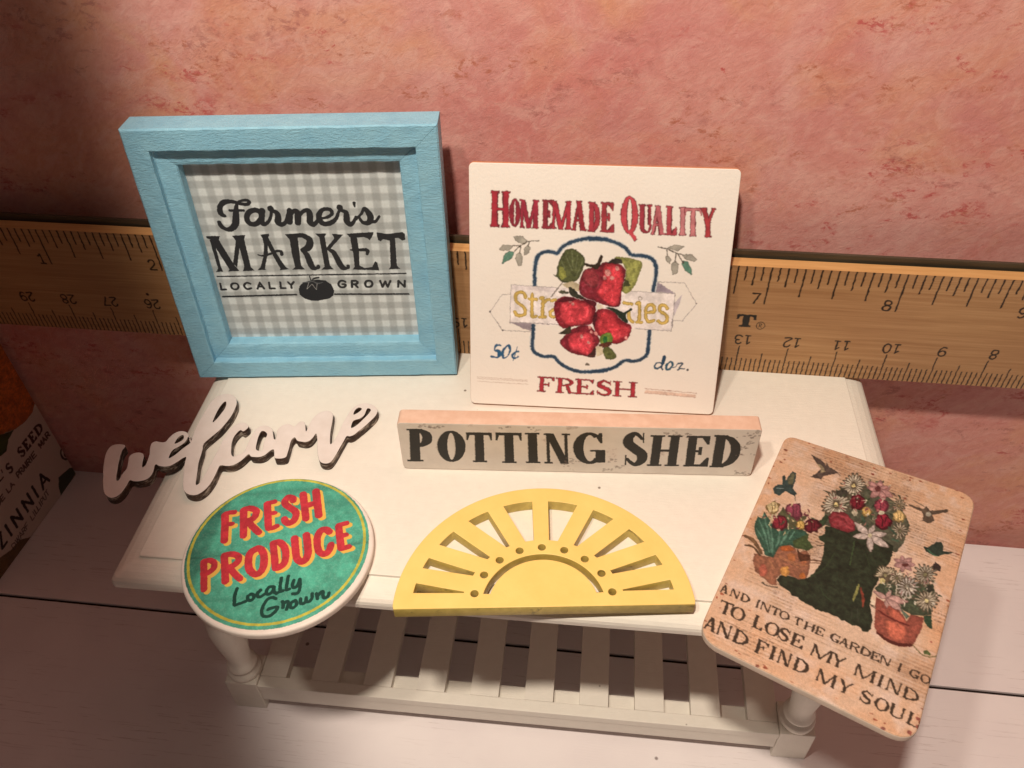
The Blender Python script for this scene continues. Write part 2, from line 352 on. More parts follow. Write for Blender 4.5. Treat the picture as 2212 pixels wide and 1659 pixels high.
0 163 156 142 1 | 986 796 1003 779 999 738 980 730 969 778
1 92 86 72 32 | 2.0 | 942 817 953 820 966 801 959 783 944 797 942 817
0 163 156 142 1 | 942 817 953 820 966 801 959 783 944 797
1 60 82 72 32 | 2.0 | 160 752 169 793 192 817 214 812 206 783 160 752
0 92 132 112 1 | 160 752 169 793 192 817 214 812 206 783
1 60 82 72 32 | 2.0 | 1019 797 1042 795 1067 758 1068 732 1040 751 1021 777 1019 797
0 92 132 112 1 | 1019 797 1042 795 1067 758 1068 732 1040 751 1021 777
1 78 68 56 0 | 2.5 | 336 874 285 866 254 850 237 845 211 844
1 78 68 56 0 | 2.5 | 246 845 217 818
1 78 68 56 0 | 2.5 | 248 845 246 808
1 78 68 56 0 | 2.5 | 289 866 286 844
1 78 68 56 0 | 2.5 | 900 862 948 852 982 836 1016 828
1 78 68 56 0 | 2.5 | 942 849 948 818
1 78 68 56 0 | 2.5 | 986 830 986 790
1 78 68 56 0 | 2.5 | 994 830 1026 788
0 233 221 213 1 | 204 650 1000 635 999 446 201 451
1 138 128 132 32 | 0.2 | 67 466 68 465
0 154 140 144 1 | 204 454 310 454 308 414 268 424
0 154 140 148 1 | 913 691 1000 636 906 640
0 192 180 182 1 | 1037 633 1022 573 1004 517 998 587
0 218 205 200 1 | 208 646 417 645 418 621 208 628
1 140 130 128 32 | 1.2 | 434 643 204 650 201 451
1 140 130 128 32 | 1.2 | 201 600 162 600 100 504 157 426
1 140 130 128 32 | 1.5 | 126 468 162 411 308 409
1 140 130 128 32 | 1.5 | 198 456 318 456 442 454
1 140 130 128 32 | 1.2 | 789 640 1000 635 1001 462
1 140 130 128 32 | 1.5 | 998 504 998 444 825 448
1 140 130 128 32 | 1.2 | 913 691 1040 690 1106 588 1046 498 1004 498
1 60 52 56 32 | 4.8 | 100 506 100 506
1 60 52 56 32 | 4.2 | 1106 589 1106 589
1 60 52 56 32 | 4.0 | 164 411 164 411
1 142 116 52 0 | 8.1 | 277 588 270 608 249 614 229 598 230 568 250 550 271 533 276 508 257 492 233 496 224 512
1 142 116 52 0 | 8.2 | 309 605 310 501 319 490 330 492
1 142 116 52 0 | 8.0 | 295 580 330 580
1 142 116 52 0 | 8.1 | 349 585 362 584 361 492
1 142 116 52 0 | 8.2 | 350 490 376 491
1 142 116 52 0 | 8.0 | 361 555 378 577 392 582
1 142 116 52 0 | 8.0 | 404 575 423 582
1 142 116 52 0 | 8.1 | 423 533 403 520 401 502 413 493 426 496
1 142 116 52 0 | 8.0 | 756 580 794 574
1 142 116 52 0 | 8.0 | 785 533 788 502 807 482
1 142 116 52 0 | 8.0 | 819 578 832 577 838 484
1 142 116 52 0 | 8.0 | 826 482 849 483
1 142 116 52 0 | 8.0 | 874 535 907 541 902 568 884 576 868 557 868 515 884 488 908 494
1 142 116 52 0 | 8.0 | 968 558 954 574 934 569 934 545 952 534 970 519 971 493 952 482 930 494
1 207 174 94 1 | 5.8 | 277 588 270 608 249 614 229 598 230 568 250 550 271 533 276 508 257 492 233 496 224 512
1 207 174 94 1 | 5.8 | 309 605 310 501 319 490 330 492
1 207 174 94 1 | 5.8 | 295 580 330 580
1 207 174 94 1 | 5.8 | 349 585 362 584 361 492
1 207 174 94 1 | 5.8 | 350 490 376 491
1 207 174 94 1 | 5.8 | 361 555 378 577 392 582
1 207 174 94 1 | 5.8 | 404 575 423 582
1 207 174 94 1 | 5.8 | 423 533 403 520 401 502 413 493 426 496
1 207 174 94 1 | 5.5 | 756 580 794 574
1 207 174 94 1 | 5.8 | 785 533 788 502 807 482
1 207 174 94 1 | 5.6 | 819 578 832 577 838 484
1 207 174 94 1 | 5.8 | 826 482 849 483
1 207 174 94 1 | 5.6 | 874 535 907 541 902 568 884 576 868 557 868 515 884 488 908 494
1 207 174 94 1 | 5.6 | 968 558 954 574 934 569 934 545 952 534 970 519 971 493 952 482 930 494
1 142 130 116 0 | 1.5 | 843 604 842 600 840 598 836 596 832 596 829 598 826 602 826 605 828 609 831 611 835 612 839 610 842 608 843 604
0 78 82 50 68 | 426 743 445 802 466 832 497 840 530 824 559 792 557 755 538 710 521 680 457 670 431 692 407 706 424 710
0 142 144 72 4 | 438 754 465 744 474 700 450 681 436 706
1 124 130 88 4 | 3.2 | 463 810 498 735
1 124 130 88 4 | 3.2 | 494 826 504 746
1 124 130 88 4 | 3.2 | 523 809 516 735
1 124 130 88 4 | 3.2 | 546 773 520 702
1 124 130 88 4 | 3.2 | 446 780 466 734
0 138 138 76 68 | 700 797 720 808 827 787 818 713 801 661 768 626 742 644 753 689 756 744 733 780
0 76 76 46 4 | 752 700 770 693 783 668 751 659
1 138 128 120 0 | 3.0 | 454 670 433 639 402 596
0 184 168 136 1 | 450 662 500 679 536 666 538 628 494 634
0 124 38 48 66 | 542 703 558 737 590 749 625 758 648 777 687 778 730 769 756 740 750 681 743 625 739 568 708 556 664 565 605 586 568 599 542 621 536 666
0 134 36 46 66 | 418 544 431 582 478 600 554 584 613 567 622 526 607 467 560 454 502 443 466 434 431 475
0 140 38 48 66 | 617 487 629 534 668 546 716 529 748 492 798 464 801 425 780 385 734 363 689 377 636 410 619 448
0 126 38 48 66 | 451 362 474 395 510 432 560 454 604 448 636 410 652 371 632 331 630 291 582 292 526 302 480 324
0 198 60 68 66 | 649 762 688 771 727 758 746 718 740 636 728 568 696 563 659 588 624 624 644 662 652 707
0 144 54 60 66 | 555 733 597 742 627 706 623 654 580 660 550 688
0 200 64 72 66 | 450 557 490 577 555 572 599 551 605 513 588 474 531 456 483 458 452 495
0 194 58 66 66 | 641 515 673 531 710 510 738 472 790 456 792 424 732 379 688 389 642 426
0 204 66 76 66 | 497 388 525 413 576 423 614 401 624 354 604 302 552 311 502 333
1 207 136 128 2 | 14.5 | 669 730 672 725
1 207 136 128 2 | 9.5 | 692 705 694 700
1 207 136 128 2 | 8.0 | 656 704 659 698
1 207 136 128 2 | 8.6 | 713 754 716 748
1 207 136 128 2 | 7.5 | 493 581 496 576
1 207 136 128 2 | 6.0 | 508 566 511 562
1 207 136 128 2 | 7.5 | 597 447 600 442
1 207 136 128 2 | 6.8 | 606 424 609 419
1 207 136 128 2 | 8.2 | 628 417 631 412
1 207 136 128 2 | 7.5 | 559 399 562 393
1 207 136 128 2 | 6.8 | 779 400 782 395
1 207 136 128 2 | 6.0 | 594 369 597 363
0 54 42 32 68 | 560 770 610 768 629 809 642 806 633 765 618 743 597 749 564 757
0 56 48 42 68 | 666 777 693 796 732 794 733 774 687 776
0 42 52 40 68 | 668 554 715 548 763 531 794 552 799 542 771 520 784 478 751 492 716 529
0 54 54 42 68 | 487 649 516 635 538 613 583 585 514 597 492 619
0 90 88 68 68 | 437 622 458 631 492 619 459 614
0 64 56 42 68 | 444 406 466 422 502 447 500 408
0 108 132 56 68 | 651 395 679 420 708 413 714 378 690 361 660 356
0 47 106 52 68 | 669 400 687 400 686 369 670 372
0 96 52 40 68 | 649 359 711 374 698 346 661 340
0 94 98 56 68 | 669 332 698 346 733 312 731 284 687 282
0 74 44 40 68 | 614 314 632 339 632 289 590 289
0 90 28 36 68 | 442 579 488 600 522 586 442 568
0 90 30 38 68 | 539 598 620 579 614 552 569 580
0 90 30 38 68 | 610 486 622 526 631 503 619 448
0 228 212 188 1 | 627 568 656 565 661 550 632 537
0 216 200 168 1 | 632 347 664 348 674 309 642 291
2 44 90 124 0 | 155 330 4.8 132 329 6.2 125 302 3.5 144 300 8.5 150 282 10.2 138 263 4.2 110 268 6.5
2 44 90 124 0 | 187 329 5.0 170 306 6.2 165 279 7.8 173 264 5.5 192 277 3.0 203 308 6.2 198 329 7.2 187 329 5.0
2 44 90 124 0 | 244 302 5.5 230 297 4.8 215 278 6.0 222 264 5.5 244 272 3.8
1 44 90 124 32 | 2.0 | 240 325 220 251
2 60 88 108 0 | 964 271 4.2 941 272 4.2 932 252 5.5 942 240 5.5 964 255 3.8
2 40 68 92 0 | 976 306 9.0 972 281 7.5 966 250 5.5 970 238 5.0
2 48 88 108 0 | 1005 280 4.5 990 260 5.8 993 241 6.8 1008 243 5.5 1020 262 4.5 1016 277 6.2 1005 280 4.5
2 60 84 104 0 | 1018 250 2.5 1035 254 2.5 1046 275 3.2
2 56 76 92 0 | 1047 272 3.2 1068 275 4.5 1046 238 2.5 1063 248 3.8 1080 245 3.2
1 48 50 54 32 | 5.0 | 1094 243 1096 242
0 92 32 36 0 | 355 84 379 83 381 170 357 171
0 92 32 36 0 | 344 84 390 83 390 92 344 92
0 92 32 36 0 | 346 162 392 162 392 170 346 171
0 92 32 36 0 | 368 161 434 160 434 170 369 170
0 92 32 36 0 | 434 170 434 145 428 145 414 160
0 92 32 36 0 | 368 122 408 122 409 131 368 132
0 92 32 36 0 | 399 116 408 116 409 139 399 139
0 92 32 36 0 | 449 82 473 82 474 169 450 169
0 92 32 36 0 | 438 82 484 82 484 90 438 91
0 92 32 36 0 | 439 161 485 160 485 168 439 170
0 92 32 36 0 | 463 120 478 120 489 121 499 122 508 124 516 126 522 130 526 133 530 136 532 141 532 146 530 151 527 155 522 158 516 161 508 164 500 166 490 167 478 168 464 169 464 160 471 159 478 158 485 157 491 156 496 154 501 152 504 150 506 148 508 145 508 143 506 140 504 138 500 136 496 134 491 133 484 132 478 130 471 130 464 130
0 92 32 36 0 | 504 81 526 81 505 129 484 130
0 92 32 36 0 | 502 81 537 81 537 90 502 90
0 92 32 36 0 | 548 80 572 80 572 167 548 168
0 92 32 36 0 | 537 81 583 80 583 89 537 90
0 92 32 36 0 | 537 159 583 158 583 167 537 168
0 92 32 36 0 | 560 158 632 156 632 166 560 167
0 92 32 36 0 | 632 166 632 142 626 142 611 157
0 92 32 36 0 | 560 119 605 118 605 128 560 129
0 92 32 36 0 | 595 113 605 113 605 136 595 136
0 92 32 36 0 | 560 80 637 79 637 89 560 90
0 92 32 36 0 | 637 79 637 105 631 106 614 89
2 92 32 36 0 | 712 148 4.8 687 161 6.5 664 151 10.0 662 136 11.8 688 122 12.2 713 108 11.8 711 91 10.0 686 82 6.8 658 96 4.8
0 92 32 36 0 | 716 137 721 137 720 163 716 163
0 92 32 36 0 | 651 81 656 81 656 107 651 107
0 92 32 36 0 | 742 78 766 77 764 164 741 164
0 92 32 36 0 | 731 78 777 77 777 86 731 86
0 92 32 36 0 | 730 156 776 155 775 164 730 164
0 92 32 36 0 | 822 76 845 76 843 162 820 163
0 92 32 36 0 | 810 76 856 76 856 84 810 85
0 92 32 36 0 | 809 154 854 154 854 162 808 163
0 92 32 36 0 | 753 116 832 115 832 124 753 126
0 168 52 62 1 | 357 86 376 86 378 168 359 169
0 168 52 62 1 | 347 86 386 86 386 90 347 90
0 168 52 62 1 | 349 165 388 164 388 168 349 169
0 168 52 62 1 | 368 164 432 163 432 168 368 169
0 168 52 62 1 | 432 168 431 145 428 145 420 163
0 168 52 62 1 | 368 125 407 124 407 129 368 130
0 168 52 62 1 | 402 117 407 117 408 138 402 138
0 168 52 62 1 | 451 85 470 84 471 167 452 167
0 168 52 62 1 | 441 85 480 84 480 88 441 89
0 168 52 62 1 | 442 163 481 163 481 167 442 168
0 168 52 62 1 | 463 121 477 121 489 122 499 123 508 124 516 127 522 130 527 132 530 136 532 140 532 146 530 150 527 154 522 157 516 160 508 162 500 164 489 166 478 166 464 167 464 162 472 162 480 161 487 160 494 158 500 156 505 153 509 150 512 148 513 145 513 142 512 139 509 136 505 134 500 131 494 129 487 128 479 127 471 126 463 126
0 168 52 62 1 | 510 84 527 84 503 125 486 126
0 168 52 62 1 | 508 84 537 83 537 88 508 88
0 168 52 62 1 | 550 83 569 83 569 165 550 166
0 168 52 62 1 | 540 83 578 82 578 87 540 88
0 168 52 62 1 | 540 162 579 161 579 165 540 166
0 168 52 62 1 | 560 160 628 159 628 164 560 166
0 168 52 62 1 | 628 164 628 141 626 141 618 160
0 168 52 62 1 | 560 122 604 121 604 126 560 127
0 168 52 62 1 | 598 114 604 114 604 135 598 135
0 168 52 62 1 | 559 83 633 82 633 87 559 88
0 168 52 62 1 | 633 82 633 106 630 107 622 87
2 168 52 62 1 | 712 146 2.5 688 160 3.5 665 150 7.8 664 136 9.2 688 122 9.8 712 108 9.2 710 93 8.0 686 84 3.5 660 98 2.5
0 168 52 62 1 | 715 136 720 136 719 161 714 161
0 168 52 62 1 | 653 83 658 83 658 108 653 108
0 168 52 62 1 | 744 80 763 80 762 162 743 162
0 168 52 62 1 | 734 80 772 80 772 84 734 84
0 168 52 62 1 | 733 158 772 158 771 162 733 162
0 168 52 62 1 | 825 79 844 78 842 160 823 161
0 168 52 62 1 | 815 79 853 78 853 82 815 83
0 168 52 62 1 | 814 157 852 156 851 160 813 161
0 168 52 62 1 | 753 119 833 117 833 122 753 124
1 188 164 147 32 | 1.2 | 34 152 293 146
1 188 164 147 32 | 1.2 | 34 143 293 139
1 188 164 147 32 | 1.2 | 34 127 298 123
0 216 187 168 1 | 896 122 1151 108 1150 91 891 104
1 168 128 112 32 | 1.5 | 891 129 1151 116
1 176 140 124 32 | 1.2 | 892 104 1150 93
0 110 100 88 0 | 585 241 589 254 600 256 608 242
"""
ART_POT = """
0 138 127 112 16 | 36 52 86 53 102 278 54 277
0 138 127 112 16 | 22 52 99 54 100 66 24 65
0 138 127 112 16 | 40 265 114 266 115 278 41 277
0 138 127 112 16 | 73 154 90 155 103 157 115 161 126 166 135 173 143 180 149 189 153 199 156 210 156 224 155 235 152 245 147 254 141 261 132 267 122 272 111 275 98 277 82 278 81 261 86 261 90 259 95 256 99 252 102 247 105 241 107 235 108 228 108 220 108 213 106 206 104 198 101 192 98 186 94 180 89 176 84 173 79 171 74 171
0 48 45 41 0 | 39 52 88 53 104 278 56 277
0 48 45 41 0 | 25 52 102 54 103 66 26 65
0 48 45 41 0 | 42 265 116 266 118 278 44 277
0 48 45 41 0 | 76 154 92 155 106 157 118 161 128 166 138 173 146 180 152 189 156 199 158 210 159 224 158 235 155 245 150 254 144 261 135 267 125 272 114 275 101 277 85 278 84 261 88 261 93 259 98 256 102 252 105 247 108 241 110 235 111 228 111 220 110 213 109 206 107 198 104 192 101 186 96 180 92 176 87 173 82 172 77 171
0 138 127 112 16 | 309 166 309 183 307 199 303 215 298 229 291 242 284 252 274 261 265 266 254 270 244 270 234 268 223 264 213 256 204 246 196 235 188 221 182 206 178 190 176 172 174 155 175 138 178 121 182 106 188 92 195 80 204 69 213 62 224 57 234 55 245 56 256 60 267 66 276 75 286 86 293 100 300 115 304 131 308 148 309 166 | 261 165 261 180 261 194 260 207 260 219 258 230 256 239 254 246 251 252 248 254 245 255 242 253 239 249 236 243 233 235 230 224 228 213 226 200 224 186 224 172 223 157 222 142 223 128 224 115 225 103 226 93 229 84 231 78 234 74 237 72 240 72 243 76 246 81 250 88 252 98 255 109 257 122 259 136 260 150 261 165
0 48 45 41 0 | 312 166 312 183 310 200 306 215 301 229 294 242 286 252 277 261 268 266 258 270 247 270 236 268 226 264 216 256 206 246 198 235 191 221 185 206 181 190 178 172 178 155 178 138 181 121 185 106 191 92 198 80 206 70 216 62 226 57 237 55 248 56 259 60 270 66 280 75 288 86 296 100 302 115 307 131 310 148 312 166 | 264 165 264 180 264 194 263 207 262 220 261 230 259 239 256 246 254 252 251 254 248 255 245 253 242 249 239 243 236 235 234 225 231 213 229 200 228 186 226 172 226 157 225 142 226 128 226 115 228 103 230 93 232 84 234 78 237 74 240 72 243 72 246 76 249 81 252 88 255 98 258 109 260 122 262 136 263 150 264 165
0 138 127 112 16 | 351 57 394 58 398 262 356 261
0 138 127 112 16 | 339 57 406 58 407 70 339 69
0 138 127 112 16 | 317 243 436 244 436 262 318 261
0 138 127 112 16 | 417 262 436 262 436 210 429 210
0 138 127 112 16 | 318 261 337 261 323 209 316 209
0 48 45 41 0 | 354 57 397 58 401 262 359 261
0 48 45 41 0 | 342 57 410 58 410 70 342 69
0 48 45 41 0 | 320 243 439 244 439 262 320 261
0 48 45 41 0 | 420 262 439 262 438 210 432 210
0 48 45 41 0 | 320 261 340 261 326 209 319 209
0 138 127 112 16 | 493 56 537 56 536 264 493 264
0 138 127 112 16 | 480 56 550 56 549 68 480 68
0 138 127 112 16 | 454 245 575 247 574 265 454 264
0 138 127 112 16 | 555 265 574 265 575 212 568 212
0 138 127 112 16 | 454 264 474 264 462 211 454 211
0 48 45 41 0 | 496 56 540 56 538 264 496 264
0 48 45 41 0 | 483 56 552 56 552 68 483 68
0 48 45 41 0 | 457 245 578 247 577 265 457 264
0 48 45 41 0 | 558 265 577 265 578 212 571 212
0 48 45 41 0 | 457 264 476 264 464 211 456 211
0 138 127 112 16 | 606 58 650 59 645 267 602 266
0 138 127 112 16 | 594 58 662 60 662 71 593 70
0 138 127 112 16 | 590 255 657 256 657 267 590 266
0 48 45 41 0 | 609 59 653 59 648 267 605 266
0 48 45 41 0 | 596 58 665 60 665 71 596 70
0 48 45 41 0 | 593 255 660 256 660 267 593 266
0 138 127 112 16 | 694 58 710 58 702 264 688 264
0 138 127 112 16 | 682 58 722 58 722 70 682 70
0 138 127 112 16 | 676 253 715 254 714 265 676 264
0 138 127 112 16 | 780 59 796 59 786 266 771 265
0 138 127 112 16 | 759 254 798 254 798 266 759 265
0 138 127 112 16 | 683 264 722 265 798 59 759 59
0 48 45 41 0 | 697 58 712 58 705 264 690 264
0 48 45 41 0 | 685 58 725 58 724 70 684 70
0 48 45 41 0 | 679 253 718 254 717 265 678 264
0 48 45 41 0 | 783 59 798 59 788 266 774 265
0 48 45 41 0 | 762 254 801 255 800 266 762 265
0 48 45 41 0 | 686 264 724 265 802 60 762 59
0 138 127 112 16 | 936 251 927 260 918 267 908 273 897 276 886 277 876 276 866 273 856 268 847 261 839 252 832 242 826 230 821 217 818 202 816 188 815 172 816 157 819 142 823 127 829 113 836 100 844 89 852 79 862 72 873 66 884 62 894 61 905 62 916 65 926 70 935 78 943 88 950 98 917 105 914 97 911 90 907 86 903 82 899 81 895 81 891 83 886 87 882 92 879 99 875 107 872 116 869 126 867 138 865 150 864 162 863 174 863 186 864 198 864 209 866 219 868 229 870 237 874 244 877 250 880 254 884 257 888 258 892 258 896 256 900 252 904 247 908 240
0 138 127 112 16 | 934 274 945 274 949 206 940 206 918 248
0 138 127 112 16 | 925 72 970 73 965 161 920 160
0 138 127 112 16 | 896 148 961 149 960 161 895 160
0 48 45 41 0 | 939 251 930 260 920 268 910 273 900 276 889 277 879 276 869 274 859 268 850 261 842 252 834 242 828 230 824 217 820 202 818 188 818 172 819 157 822 142 826 127 832 113 838 100 846 89 856 79 865 72 876 66 886 62 897 61 908 62 919 65 928 70 938 78 946 88 953 98 920 105 917 97 914 91 910 86 906 83 902 81 898 82 894 83 890 87 885 92 882 99 878 107 875 116 872 127 870 138 868 150 866 162 866 174 866 186 866 198 867 209 869 219 871 229 873 237 876 244 880 250 883 254 887 257 891 258 895 258 899 256 903 252 907 247 911 240
0 48 45 41 0 | 936 274 948 274 952 206 943 206 920 248
0 48 45 41 0 | 928 72 973 73 968 161 922 160
0 48 45 41 0 | 899 148 964 149 963 161 898 160
2 138 127 112 16 | 1130 241 8.2 1097 275 11.5 1070 247 20.8 1070 208 25.0 1103 172 26.2 1137 136 25.5 1138 91 21.5 1108 65 12.0 1071 102 8.5
0 138 127 112 16 | 1136 214 1142 214 1137 281 1131 281
0 138 127 112 16 | 1064 58 1070 59 1066 130 1060 130
2 48 45 41 0 | 1132 241 8.2 1100 275 11.5 1073 247 20.8 1073 208 25.0 1106 172 26.2 1140 136 25.5 1140 91 21.5 1110 65 12.0 1074 102 8.5
0 48 45 41 0 | 1138 214 1144 214 1140 281 1134 281
0 48 45 41 0 | 1066 58 1073 59 1069 130 1063 130
0 138 127 112 16 | 1181 58 1224 58 1221 268 1180 267
0 138 127 112 16 | 1168 57 1236 58 1236 70 1168 69
0 138 127 112 16 | 1168 256 1233 257 1233 268 1168 267
0 138 127 112 16 | 1263 58 1306 59 1300 269 1259 268
0 138 127 112 16 | 1250 58 1318 60 1318 71 1250 70
0 138 127 112 16 | 1247 257 1312 258 1312 269 1247 268
0 138 127 112 16 | 1201 157 1282 158 1282 174 1201 172
0 48 45 41 0 | 1184 58 1226 58 1224 268 1182 267
0 48 45 41 0 | 1171 57 1239 58 1239 70 1171 69
0 48 45 41 0 | 1170 256 1236 257 1236 268 1170 267
0 48 45 41 0 | 1266 59 1308 59 1303 269 1262 268
0 48 45 41 0 | 1253 58 1321 60 1320 71 1253 70
0 48 45 41 0 | 1250 257 1315 258 1315 269 1250 268
0 48 45 41 0 | 1204 157 1285 158 1284 174 1204 172
0 138 127 112 16 | 1348 59 1388 59 1380 268 1341 268
0 138 127 112 16 | 1339 58 1397 60 1397 71 1338 70
0 138 127 112 16 | 1332 256 1389 257 1389 268 1332 268
0 138 127 112 16 | 1361 253 1439 254 1438 269 1360 268
0 138 127 112 16 | 1438 269 1441 212 1432 212 1406 253
0 138 127 112 16 | 1364 158 1413 158 1412 174 1364 173
0 138 127 112 16 | 1398 140 1414 141 1411 195 1396 195
0 138 127 112 16 | 1368 59 1454 60 1453 76 1368 75
0 138 127 112 16 | 1454 60 1451 124 1442 124 1416 76
0 48 45 41 0 | 1350 59 1391 59 1383 268 1343 268
0 48 45 41 0 | 1342 58 1400 60 1400 71 1341 70
0 48 45 41 0 | 1335 256 1392 257 1392 268 1335 268
0 48 45 41 0 | 1364 253 1442 254 1441 269 1363 268
0 48 45 41 0 | 1441 269 1444 212 1434 212 1408 253
0 48 45 41 0 | 1367 158 1416 158 1415 174 1367 173
0 48 45 41 0 | 1401 140 1416 141 1414 195 1398 195
0 48 45 41 0 | 1371 59 1457 60 1456 76 1370 75
0 48 45 41 0 | 1457 60 1454 124 1444 124 1418 76
0 138 127 112 16 | 1472 57 1518 58 1509 276 1464 276
0 138 127 112 16 | 1462 56 1527 58 1526 70 1462 69
0 138 127 112 16 | 1456 264 1518 264 1518 276 1455 276
0 138 127 112 16 | 1494 57 1512 58 1528 62 1541 68 1554 76 1564 86 1573 98 1580 111 1585 126 1588 142 1590 160 1588 180 1586 198 1581 213 1574 227 1566 240 1556 250 1545 260 1532 267 1519 272 1504 275 1486 276 1487 260 1495 259 1503 256 1510 251 1518 244 1524 236 1530 226 1535 215 1539 203 1542 190 1544 176 1544 162 1544 148 1542 135 1539 122 1535 110 1530 100 1524 91 1517 84 1510 78 1502 75 1494 74
0 48 45 41 0 | 1474 57 1520 58 1512 276 1467 276
0 48 45 41 0 | 1465 57 1530 58 1529 70 1464 69
0 48 45 41 0 | 1458 264 1521 264 1520 276 1458 276
0 48 45 41 0 | 1497 57 1515 58 1530 62 1544 68 1556 76 1567 86 1576 98 1583 111 1588 126 1591 142 1592 160 1591 180 1588 198 1584 213 1577 227 1568 240 1559 250 1548 260 1535 267 1521 272 1506 275 1489 276 1490 260 1498 259 1506 256 1513 251 1520 244 1527 236 1532 226 1538 215 1542 203 1544 190 1546 176 1547 162 1546 148 1544 135 1542 122 1538 110 1532 100 1526 91 1520 84 1512 78 1505 75 1497 74
"""
